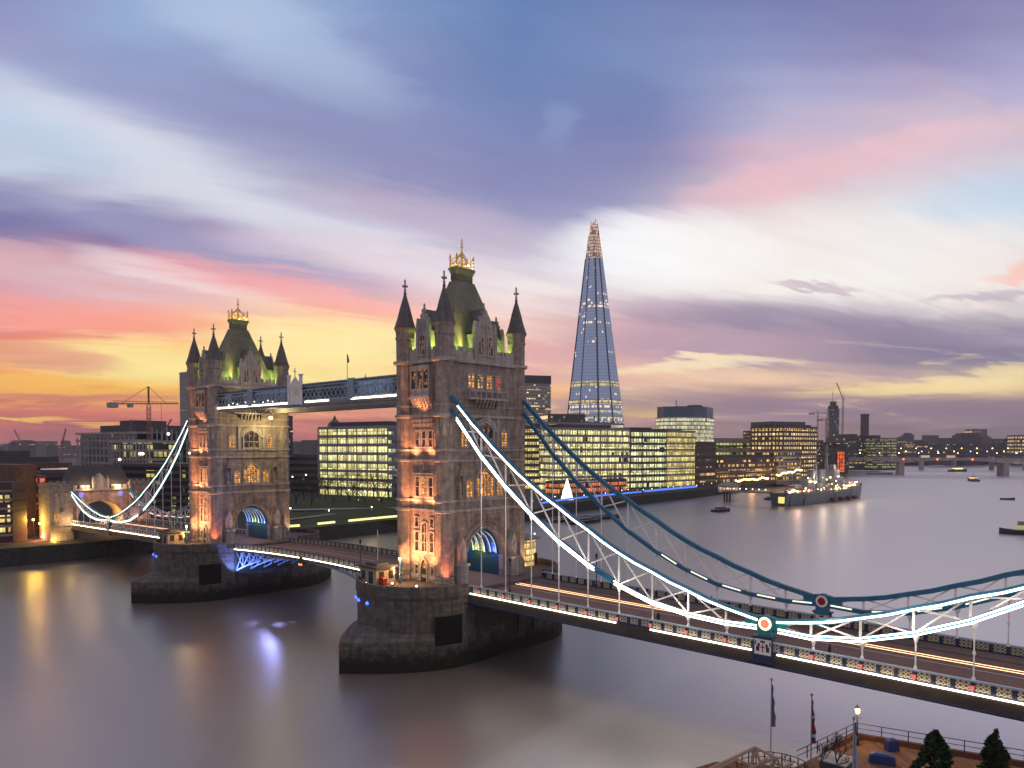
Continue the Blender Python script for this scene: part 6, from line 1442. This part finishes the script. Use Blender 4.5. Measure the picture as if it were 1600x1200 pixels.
# vehicles at rest on the far bridge
def car(name, label, cat, c, e, L, W_c, H, body, lit, grp):
    t = thing(name, label, cat, c, grp); n = Vector((-e.y, e.x, 0)); P_ = lambda u, v, z: (c.x+e.x*u+n.x*v, c.y+e.y*u+n.y*v, c.z+z)
    q = MB(); prof = [(-L/2, .35), (L/2, .35), (L/2, H*.55), (L*.3, H*.62), (L*.15, H), (-L*.35, H), (-L/2, H*.65)] if H < 2.5 else [(-L/2, .35), (L/2, .35), (L/2, H*.96), (L*.47, H), (-L/2, H)]
    q.extr(prof, lambda s_, z_, o_: P_(s_, o_, z_), -W_c/2, W_c/2); q.build('body', body, t)
    q = MB()
    for u in (-L*.3, L*.3): 
        for v in (-W_c/2, W_c/2): q.extr([(u+.35*cos(k), .35+.35*sin(k)) for k in [2*pi*j/10 for j in range(10)]], lambda s_, z_, o_: P_(s_, o_, z_), v-.1, v+.1)
    q.build('wheel', M['dark'], t)
    q = MB()
    if H < 2.5: q.extr([(-L*.3, H*.66), (L*.2, H*.66), (L*.12, H*.93), (-L*.3, H*.93)], lambda s_, z_, o_: P_(s_, o_, z_), -W_c/2-.02, W_c/2+.02)
    else:
        for zz in (.3, .66): q.extr([(-L*.47, H*zz), (L*.47, H*zz), (L*.47, H*(zz+.2)), (-L*.47, H*(zz+.2))], lambda s_, z_, o_: P_(s_, o_, z_), -W_c/2-.02, W_c/2+.02)
    q.build('window', lit, t)
    for v in (-W_c*.35, W_c*.35): q = MB(); q.blob(P_(L/2, v, .75), .3, n=5); q.build('headlight', M['bulbw'], t)
M['carwin'] = glow('bus_windows', (255, 215, 170), .7); M['whitebody'] = plain('pale_vehicle_paint', (.35, .33, .33), .3, 0., .1)
car('bus', 'pale lit bus on the distant bridge, longer light smear at the middle', 'bus', ba+be*bs(1447)+bn_*9+Vector((0, 0, bz)), -be, 11, 2.5, 4.2, M['whitebody'], M['carwin'], 'buses on the distant bridge')
car('bus', 'lit bus on the distant bridge, the one further right', 'bus', ba+be*bs(1487)+bn_*9+Vector((0, 0, bz)), -be, 11, 2.5, 4.2, M['red'], M['carwin'], 'buses on the distant bridge')
for i, px in enumerate((1394, 1424, 1470, 1500, 1518, 1536, 1556)): car('car', 'tiny car with bright lamps on the distant bridge', 'car', ba+be*bs(px)+bn_*(9 if i % 2 else 22)+Vector((0, 0, bz)), -be if i % 2 else be, 4.4, 1.8, 1.5, M['whitebody'], M['dark'], 'cars on the distant bridge')
# rail bridge behind it
a = Vector((*plan(1330, 1330), 0)); b = Vector((*plan(1690, 1240), 0)); e = (b-a).normalized(); n = Vector((-e.y, e.x, 0))
t = thing('rail_bridge', 'low rail bridge with lamps, directly behind the distant road bridge', 'bridge', (a.x, a.y, 0)); q = MB(); z_ = zat(709, 1290); q.prism([tuple(p_.xy) for p_ in (a, b, b+n*24, a+n*24)], z_-4, z_, bot=True); q.build('deck', M['darkwall'], t)
for px in (1372, 1440, 1491, 1550, 1603):
    c = Vector((*plan(px, 1300), 0)); q = MB(); q.lathe(c.x, c.y, [(4., -5), (4., z_-3.9)], 10); q.build('pier', M['concrete'], t)
for k in range(14):
    c = a+(b-a)*((k+.5)/14); q = MB(); q.blob((c.x, c.y, z_+4), .8, n=5); q.build('lamp', M['bulbw'] if k % 3 else M['bulb'], t); q = MB(); q.tube([(c.x, c.y, z_), (c.x, c.y, z_+4)], .15, 4); q.build('lamp_post', M['dark'], t)
t = thing('riverside_viaduct', 'fine strip of warm lights on the far bank viaduct beyond the rail bridge', 'viaduct', (*plan(1500, 1500), GZ)); a, b = plan(1400, 1540), plan(1690, 1480); q = MB(); q.bar((a[0], a[1], zat(703, 1510)), (b[0], b[1], zat(703, 1510)), 6, 3.5); q.build('deck', M['hazyb'], t)
for k in range(12): q = MB(); s_ = (k+.5)/12; q.blob((a[0]+(b[0]-a[0])*s_-3, a[1]+(b[1]-a[1])*s_-5, zat(700.5, 1500)), .9, n=5); q.build('lamp', M['bulb'], t)

# ================================================================== BOATS
def warship():
    a = Vector((-96.5, 368, WZ)); b = Vector((-84, 486, WZ)); L = (b-a).length; e = (b-a).normalized(); n = Vector((e.y, -e.x, 0))
    t = thing('warship', 'moored grey warship with lattice masts and turrets covered in warm lights', 'ship', ((a+b)/2))
    S = L/118.; P_ = lambda u, v, z: tuple(a+e*(u*S)+n*v+Vector((0, 0, z)))
    mt = plain('warship_grey', (.20, .22, .25), .5, 0., .2, .2)
    hull = [(0, 5.6, 8.0), (4, 6.6, 7.8), (20, 8.0, 7.4), (60, 8.4, 7.2), (85, 7.6, 8.6), (100, 5.2, 9.6), (112, 1.9, 10.6), (118, .15, 11.0)]
    q = MB()
    for i in range(len(hull)-1):
        (u0, w0, h0), (u1, w1, h1) = hull[i], hull[i+1]; k0, k1 = w0*.8, w1*.7; d0, d1 = u0+(0 if i < 5 else -(i-4)*1.2), u1-(0 if i < 4 else (i-3)*1.2)
        for sg in (-1, 1):
            A = [P_(d0, sg*k0, -1), P_(d1, sg*k1, -1), P_(u1, sg*w1, h1), P_(u0, sg*w0, h0)]; q.face(A if sg > 0 else A[::-1])
        q.face([P_(u0, -w0, h0), P_(u0, w0, h0), P_(u1, w1, h1), P_(u1, -w1, h1)], m=1)
    q.face([P_(0, -4.5, -1), P_(0, 4.5, -1), P_(0, 5.6, 8), P_(0, -5.6, 8)][::-1]); q.face([P_(0, -4.5, -1), P_(0, 4.5, -1), P_(0, 5.6, 8), P_(0, -5.6, 8)])
    q.build('hull', [mt, M['girder']], t)
    def blk(name, u0, u1, w, z0, z1, m=mt, tp=.9):
        q = MB(); c = P_((u0+u1)/2, 0, 0); q.prism([P_(u, v, 0)[:2] for u, v in ((u0, -w), (u1, -w), (u1, w), (u0, w))], z0+WZ, z1+WZ, top=tp); return q.build(name, m, t)
    blk('deckhouse', 28, 40, 4.6, 7.2, 12); blk('deckhouse', 45, 62, 5., 7.2, 13); o = blk('superstructure', 64, 78, 4.8, 8, 17); blk('bridge', 67, 75, 3.8, 17, 21.5); blk('director', 69.5, 73, 2, 21.5, 25); blk('deckhouse', 32, 37, 3., 12, 17)
    for u in (41.5, 57): q = MB(); c = P_(u, 0, 0); q.lathe(c[0], c[1], [(2.7, 7+WZ), (2.6, 21+WZ), (2.8, 21.2+WZ), (2.6, 22+WZ)], 12); q.build('funnel', mt, t)
    for u, zz, hg in ((63.5, 8, 39), (48, 8, 33)):
        q = MB(); tip = Vector(P_(u, 0, hg))
        for uu, vv in ((u-2.6, -2.2), (u-2.6, 2.2), (u+2.2, 0)): q.tube([P_(uu, vv, zz), tip-Vector((0, 0, 7))], .5, 5)
        for k in range(5):
            z = zz+4+k*4; s_ = 1-(z-zz)/(hg-7-zz); q.bar(P_(u-2.6*s_, -2.2*s_, z), P_(u-2.6*s_, 2.2*s_, z), .2); q.bar(P_(u-2.6*s_, 2.2*s_, z), P_(u+2.2*s_, 0, z), .2)
        q.tube([tip-Vector((0, 0, 7.5)), tip], .38, 5); q.bar(P_(u, -4, hg-6), P_(u, 4, hg-6), .25); q.bar(P_(u, -2.5, hg-3), P_(u, 2.5, hg-3), .2); q.blob(P_(u, 0, hg-7), 1.1); q.build('lattice_mast', mt, t)
    for u, z, dr in ((14, 8, -1), (22, 10.4, -1), (84, 11.4, 1), (93, 9.4, 1)):
        q = MB(); c = P_(u, 0, 0); q.lathe(c[0], c[1], [(2.4, z+WZ-3.), (2.4, z+WZ)], 10); q.prism([P_(u+x_, y_, 0)[:2] for x_, y_ in ((-3, -2.6), (2.2, -2.8), (3.4, -1.5), (3.4, 1.5), (2.2, 2.8), (-3, 2.6))] if dr > 0 else [P_(u-x_, y_, 0)[:2] for x_, y_ in ((-3, -2.6), (2.2, -2.8), (3.4, -1.5), (3.4, 1.5), (2.2, 2.8), (-3, 2.6))], z+WZ, z+WZ+2.6, top=.85)
        tu = q.build('gun_turret', mt, t)
        for v in (-1.2, 0, 1.2): q = MB(); q.tube([P_(u+dr*3, v, z+1.3), P_(u+dr*10, v, z+2.3)], .22, 5); q.build('gun_barrel', mt, tu)
    rr = random.Random(9); 
    for nm, mat_, cnt in (('deck_lamp', 'bulb', 44), ('deck_lamp', 'bulbw', 36), ('deck_lamp', 'bulbo', 14)):
        for k in range(cnt):
            u = rr.uniform(4, 112); w = 6.0 if u < 90 else 2.5; q = MB(); z = 8.6+(rr.random()**2)*(9 if 28 < u < 80 else 2.2)+(1.5 if u > 85 else 0); q.blob(P_(u, rr.uniform(w*.55, w*1.05), z), rr.uniform(.22, .6), n=5); q.build(nm, M[mat_], t)
    q = MB(); q.box(0, .01, 0, .01, 0, .01)
    q = MB(); q.face([P_(8, 7.2, 2.5), P_(12, 7.5, 2.5), P_(12, 7.7, 6.2), P_(8, 7.4, 6.2)]); 
    q = MB(); A = [P_(-.1, 0, 1.8), P_(-.1, 4.2, 1.8), P_(-.1, 4.4, 5.8), P_(-.1, 0, 5.8)]; q.face(A); q.face(A[::-1]); q.build('lit_panel', glow('stern_panel', (240, 215, 110), .85), t)
    q = MB()
    for u in (56, 68, 80, 90): q.blob(P_(u, 8.3 if u < 80 else 7.3, 2.2), 2.0, n=8, sz=.6)
    q.build('fender', plain('dark_red_rubber', (.10, .02, .025), .7), t)
    rail = MB()
    for sg in (-1, 1):
        for (u0, w0, h0), (u1, w1, h1) in zip(hull, hull[1:]): rail.bar(P_(u0, sg*w0*.97, h0+1), P_(u1, sg*w1*.97, h1+1), .12)
    rail.build('railing', mt, t)
    for u, z, e_, c in ((12, 14, 2600, (1., .6, .4)), (45, 18, 3500, (1., .75, .5)), (75, 24, 3000, (1., .75, .5)), (100, 16, 2000, (1., .7, .4))):
        l = bpy.data.lights.new('ship_light', 'POINT'); l.energy = e_; l.color = c; l.shadow_soft_size = 1.; o = bpy.data.objects.new('ship_light', l); col.objects.link(o); o.parent = t; o.location = Vector(P_(u, 7, z))-t.location
warship()
# gangway and pontoon by the ship
a = at(1132, 767, 520); b = at(1206, 770, 490); t = thing('gangway', 'covered gangway on posts with a row of white bulbs beside the warship', 'gangway', a); q = MB(); q.bar(a, b, 2.4, 1.2); q.bar(a+Vector((0, 0, 2.4)), b+Vector((0, 0, 2.4)), 2.6, .2); q.build('walkway', M['greywall'], t)
for k in range(7): P_ = a+(b-a)*((k+.7)/7.5); q = MB(); q.blob(P_+Vector((0, -1.4, 1.9)), .4, n=5); q.build('bulb', M['bulbw'], t)
for k in (0, .06, .12): P_ = a+(b-a)*k; q = MB(); q.bar((P_.x, P_.y, -4), (P_.x, P_.y, P_.z), .9); q.build('pile', M['dark'], t)
p = at(1138, 757, 560); t = thing('pier_kiosk', 'round roofed kiosk with warm lit front at the landing of the gangway', 'kiosk', (p.x, p.y, GZ)); q = MB(); q.lathe(p.x, p.y, [(7, GZ-1), (7, p.z-1.5)], 14); q.build('glass', windows('kiosk_two', 1.6, 3., .9, (255, 210, 150), (240, 190, 130), .8, mull=.3, mh=.2), t); q = MB(); q.lathe(p.x, p.y, [(8.3, p.z-1.5), (8.3, p.z-.8), (5, p.z+1.2), (.1, p.z+2)], 14); q.build('roof', M['greywall'], t)
def boat(px, py, L, W_b, hd, label, mat, grp=None, cabin_=1, lit=None, H=1.4, D=None):
    d_ = FW+RT*((px-800)/FPX)-UP*((py-600-SHY)/FPX); k = (WZ-CAM.z)/d_.z; c = CAM+d_*k
    t = thing('boat', label, 'boat', c, grp); e = Vector((cos(hd), sin(hd), 0)); n = Vector((-e.y, e.x, 0)); P_ = lambda u, v, z: tuple(c+e*u+n*v+Vector((0, 0, z)))
    st = [(-L/2, .8, H*.8), (-L*.2, 1., H*.8), (L*.2, .9, H*.95), (L*.4, .5, H*1.15), (L/2, .03, H*1.35)]; q = MB()
    for (u0, w0, h0), (u1, w1, h1) in zip(st, st[1:]):
        w0 *= W_b/2; w1 *= W_b/2
        for sg in (-1, 1): A = [P_(u0, sg*w0*.75, -.3), P_(u1, sg*w1*.6, -.3), P_(u1, sg*w1, h1), P_(u0, sg*w0, h0)]; q.face(A if sg < 0 else A[::-1])
        q.face([P_(u0, -w0, h0-.1), P_(u1, -w1, h1-.1), P_(u1, w1, h1-.1), P_(u0, w0, h0-.1)])
    w = .8*W_b/2; q.face([P_(-L/2, w*.75, -.3), P_(-L/2, -w*.75, -.3), P_(-L/2, -w, H*.8), P_(-L/2, w, H*.8)][::-1]); q.build('hull', mat, t)
    if cabin_:
        q = MB(); q.prism([P_(u, v, 0)[:2] for u, v in ((-L*.3, -W_b*.3), (L*.18, -W_b*.3), (L*.18, W_b*.3), (-L*.3, W_b*.3))], c.z+H*.8, c.z+H*.8+H*1.1*cabin_, top=.88); cb_ = q.build('cabin', M['greywall'], t)
        q = MB(); q.prism([P_(u, v, 0)[:2] for u, v in ((-L*.29, -W_b*.31), (L*.19, -W_b*.31), (L*.19, W_b*.31), (-L*.29, W_b*.31))], c.z+H*1.15, c.z+H*1.15+H*.5*cabin_, top=.97, cap=False); q.build('window', lit or M['dark'], cb_)
        q = MB(); q.tube([P_(-L*.05, 0, H*1.5), P_(-L*.05, 0, H*3.4)], .06*H, 4); q.build('mast', M['dark'], t)
    return t
boat(1127, 799, 13, 4.5, 1.2, 'small dark workboat alone on the river left of the warship', M['dark'])
boat(1497, 737, 34, 9, 1.0, 'distant passenger boat lit yellow under the far bridge', M['darkwall'], None, 1.2, glow('boat_lit', (255, 215, 140), 1.4), 3.4)
boat(1520, 752, 22, 7, 2.2, 'small orange lit boat in front of the far bridge', M['darkwall'], None, 1.2, glow('boat_orange', (255, 170, 100), 1.2), 2.6)
boat(1574, 781, 9, 3, .2, 'tiny dark boat on the open river near the right edge', M['dark'], None, 0)
boat(1374, 741, 34, 6, .3, 'long pale blurred barge beyond the warship bow', M['greywall'], None, 0, None, 1.6)
boat(1603, 836, 19, 6, 3.3, 'dark houseboat with a gabled roof and yellow lights at the right edge', M['dark'], None, 1.8, glow('boat_yellow', (200, 180, 70), .45), 2.)
boat(1292, 733, 30, 8, .4, 'dark blue covered barge moored by the bank left of the far bridge', M['navy'], None, .8, None, 2.8)
for i, (px, py, L, w, hd, lb) in enumerate(((888, 814, 26, 6, 1.45, 'dark flat barge moored before the light tree, left one'), (915, 817, 24, 6, 1.5, 'dark flat barge moored before the light tree, middle one'), (938, 811, 30, 6, 1.4, 'dark flat barge moored before the light tree, right one'), (860, 806, 18, 5, 1.3, 'small dark tender moored left of the flat barges'))):
    boat(px, py, L, w, hd, lb, M['dark'], 'dark barges moored below the light tree', .5 if i != 1 else .9, None, 1.5)
for i, (px, py, lb) in enumerate(((1204, 771, 'dark tender tied at the warship stern'),)): boat(px, 781, 9, 3.5, .4, lb, M['dark'], None, .8, None, 1.3)
# river piles/dock by the far bank, right of the farther gatehouse
p = at(1100, 766, 575)

# ================================================================== NEAR TERRACE, BOTTOM RIGHT
M['terr'] = masonry('brick_paving', (.20, .085, .04), (.15, .065, .03), .45, .22, .02, .7, .3, .2)
TE = [(75.2, -16.0), (92.0, -12.2), (130, -4), (130, -140), (60, -140), (62, -60), (66.2, -36), (67.5, -31.5), (70.3, -29.2), (72.4, -28.6), (73.6, -27.8)]
land('terrace_ground', TE, 3.9, M['terr'], 'brick paved riverside terrace', M['quaywall'])
def fence_(pts, label, h=1.1, step=1.7, z=3.9, name='terrace_railing'):
    t = thing(name, label, 'railing', (*pts[0], z)); q = MB()
    for a, b in zip(pts, pts[1:]):
        for zz in (h, h*.55): q.tube([(a[0], a[1], z+zz), (b[0], b[1], z+zz)], .035 if zz < h else .045, 5)
    q.build('rail', M['dark'], t)
    for a, b in zip(pts, pts[1:]):
        a, b = Vector(a), Vector(b); n = max(1, round((b-a).length/step))
        for i in range(n): P_ = a+(b-a)*(i/n); q = MB(); q.box(P_.x-.04, P_.x+.04, P_.y-.04, P_.y+.04, z, z+h); q.build('post', M['dark'], t)
fence_([(75.4, -16.2), (92, -12.5), (110, -8.5)], 'dark two-rail railing running from the lit lamp to the right edge', 1.15, 2.5, 4.35)
fence_([(75.4, -16.2), (74.6, -22), (73.8, -27.6)], 'dark railing running down from the lit lamp towards the bare shrubs', 1.15, 1.8, 4.35)
c0 = Vector((73.2, -31.5)); fence_([tuple(c0+Vector((cos(a), sin(a)))*3.6) for a in [1.1+.22*k for k in range(11)]], 'curved dark railing round the timber frame', 1.1, 1., 3.9)
t = thing('terrace_wall', 'low brown brick wall under the terrace railing', 'wall', (75.4, -16.2, 3.9)); q = MB()
for a, b in (((75.3, -16.1), (92.1, -12.35)), ((92.1, -12.35), (110, -8.4)), ((75.3, -16.1), (74.5, -22))): q.bar((*a, 4.15), (*b, 4.15), .45, .5)
q.build('wall', plain('terrace_brick', (.11, .05, .03), .85, 0., .3, 2.), t)
lamp_post('terrace_lamp', 'glowing lamp on a dark post at the corner of the brick terrace', (76.0, -17.6, 3.9), None, 3.5, 'bulb', 260, 'dark')
M['leafd'] = plain('conifer_needles', (.014, .03, .012), .8, 0., .3, 2.); M['leafl'] = plain('conifer_needles_light', (.028, .05, .018), .8, 0., .3, 2.)
p = at(1462, 1144, 60); leafy(p.x, p.y, 3.9, p.z-3.9, 4.4, 'dark conifer nearer the terrace middle', 'conifers on the terrace', 11, [M['leafd'], M['leafl']], True, 15000, .17)
p = at(1557, 1143, 60); leafy(p.x, p.y, 3.9, p.z-3.9, 4.0, 'dark conifer nearer the right edge of the terrace', 'conifers on the terrace', 12, [M['leafd'], M['leafl']], True, 15000, .17)
for i, (px, py, D, cl, lb) in enumerate(((1205.5, 1063, 64, 'grey', 'tall flagpole with a faint grey flag, left of the three'), (1268.5, 1087, 62, 'union', 'flagpole with a limp red white and blue flag'), (1334, 1124, 60, 'pale', 'short flagpole with a limp pale blue flag by the lit lamp'))):
    p = at(px, py, D); t = thing('flagpole', lb, 'flagpole', (p.x, p.y, 3.9), 'flagpoles on the terrace'); q = MB(); q.tube([(p.x, p.y, 3.9), (p.x, p.y, p.z)], .075, 8, r2=.05); q.blob((p.x, p.y, p.z+.08), .13); q.build('pole', M['pale'] if i != 1 else M['greywall'], t)
    q = MB(); rr = random.Random(i); H_ = 3.6; n = 14; cols_ = {'grey': lambda k: 0, 'pale': lambda k: 0, 'union': lambda k: (2, 2, 0, 0, 2, 1, 0, 2, 2, 2, 0, 1, 0, 2)[k]}[cl]
    for k in range(n):
        z0_, z1_ = p.z-.35-H_*k/n, p.z-.35-H_*(k+1)/n; w0 = .1+.34*(k/n)**.8+.05*sin(k*1.3+i); w1 = .1+.34*((k+1)/n)**.8+.05*sin((k+1)*1.3+i)
        for j in range(4):
            f0, f1 = j/4, (j+1)/4; s0, s1 = .07*sin(j*2.2), .07*sin((j+1)*2.2)
            P4 = [(p.x+RT.x*w0*f0+s0*FW.x, p.y+RT.y*w0*f0+s0*FW.y, z0_), (p.x+RT.x*w0*f1+s1*FW.x, p.y+RT.y*w0*f1+s1*FW.y, z0_), (p.x+RT.x*w1*f1+s1*FW.x, p.y+RT.y*w1*f1+s1*FW.y, z1_), (p.x+RT.x*w1*f0+s0*FW.x, p.y+RT.y*w1*f0+s0*FW.y, z1_)]
            q.face(P4, m=cols_(k), smooth=True)
    fm = {'grey': [plain('grey_flag', (.13, .13, .16), .8)], 'pale': [plain('pale_flag', (.3, .33, .45), .8)], 'union': [plain('flag_blue', (.03, .04, .13), .8), plain('flag_white', (.5, .5, .52), .8), plain('flag_red', (.3, .02, .03), .8)]}[cl]
    q.build('flag', fm, t)
# covered furniture
cover = plain('blue_cover', (.02, .035, .14), .6, 0., .25, 2.)
for (px, py, D, sx_, sy_, h, rz, lb) in ((1378, 1184, 73, 1.15, .6, .95, .3, 'dark blue covered furniture on the terrace, the larger box'), (1393, 1176, 76, .6, .4, 1.2, .9, 'dark blue covered furniture on the terrace, the upright piece behind')):
    p = at(px, py, D); t = thing('covered_furniture', lb, 'covered furniture', (p.x, p.y, 3.9)); q = MB(); cs, sn = cos(rz), sin(rz)
    P4 = [(p.x+a*cs-b*sn, p.y+a*sn+b*cs) for a, b in ((-sx_, -sy_), (-.3, -sy_*1.15), (sx_, -sy_), (sx_*1.1, 0), (sx_, sy_), (0, sy_*1.1), (-sx_, sy_), (-sx_*1.05, 0))]
    q.prism(P4, 3.91, 3.9+h*.5, top=.94, cap=False); q.prism([(p.x+(a-p.x)*.94, p.y+(b-p.y)*.94) for a, b in P4], 3.9+h*.5, 3.9+h*.85, top=.9, cap=False)
    q.prism([(p.x+(a-p.x)*.94*.9, p.y+(b-p.y)*.94*.9) for a, b in P4], 3.9+h*.85, 3.9+h, top=.55); q.build('cover', cover, t)
# timber trusses
t = thing('timber_frame', 'pale open timber roof trusses at the bottom edge inside the curved railing', 'timber frame', (73.5, -36, 3.9)); tb = plain('pale_timber', (.42, .27, .19), .7, 0., .2, 2.)
for (x0, y0, x1, y1, D) in ((1100, 1206, 1180, 1168, 57), (1115, 1204, 1152, 1186, 60), (1180, 1168, 1212, 1184, 57), (1152, 1186, 1180, 1200, 60), (1175, 1193, 1178, 1170, 57), (1188, 1193, 1181, 1170, 57), (1170, 1202, 1213, 1183, 58), (1213, 1183, 1222, 1204, 58), (1205, 1204, 1212, 1184, 58), (1190, 1190, 1199, 1185, 56), (1224, 1200, 1238, 1193, 58), (1128, 1206, 1238, 1206, 58)):
    q = MB(); q.bar(at(x0, y0, D), at(x1, y1, D), .24, .16); q.build('rafter', tb, t)
# bare shrubs
for i, (px, D, h, lb) in enumerate(((1228, 68, 3.0, 'bare twiggy shrub left of the limp red and white flag'), (1252, 66, 3.4, 'bare twiggy shrub behind the second flagpole'), (1284, 68, 4.6, 'bare twiggy shrub between the second flagpole and the lamp'), (1308, 70, 5.0, 'tall bare shrub reaching the lit terrace lamp'), (1296, 64, 3.2, 'low bare shrub at the foot of the lit lamp railing'))):
    p = at(px, 1190, D); bare_tree(p.x, p.y, 3.9, h, lb, 'bare shrubs by the terrace', 30+i, M['bark'], 5, 'bare_shrub', .017)
t = thing('service_shed', 'small dark flat roofed shed by the bare shrubs', 'shed', (*at(1305, 1180, 70).xy, 3.9)); p = at(1308, 1178, 71); q = MB(); q.box(p.x-1.1, p.x+1.1, p.y-1.2, p.y+1.2, 3.92, 5.0); q.build('wall', M['darkwall'], t); q = MB(); q.box(p.x-1.25, p.x+1.25, p.y-1.4, p.y+1.4, 5.0, 5.12); q.build('roof', M['ashlar'], t)

# ---- haze: pale even air round the whole scene
hm = bpy.data.materials.new('haze'); hm.use_nodes = True; T = NT(hm.node_tree); T.n.remove(T.n['Principled BSDF'])
pv = T.node('ShaderNodeVolumePrincipled'); pv.inputs['Color'].default_value = (.78, .76, .82, 1); pv.inputs['Density'].default_value = .00010; pv.inputs['Anisotropy'].default_value = .2
T.l.new(pv.outputs[0], T.n['Material Output'].inputs['Volume'])
HAZE = True
if HAZE:
    q = MB(); q.box(-5100, 3100, -1600, 5100, WZ-5.5, 345); tag(q.build('haze', hm), 'faint dusk haze over the river', kind='stuff')
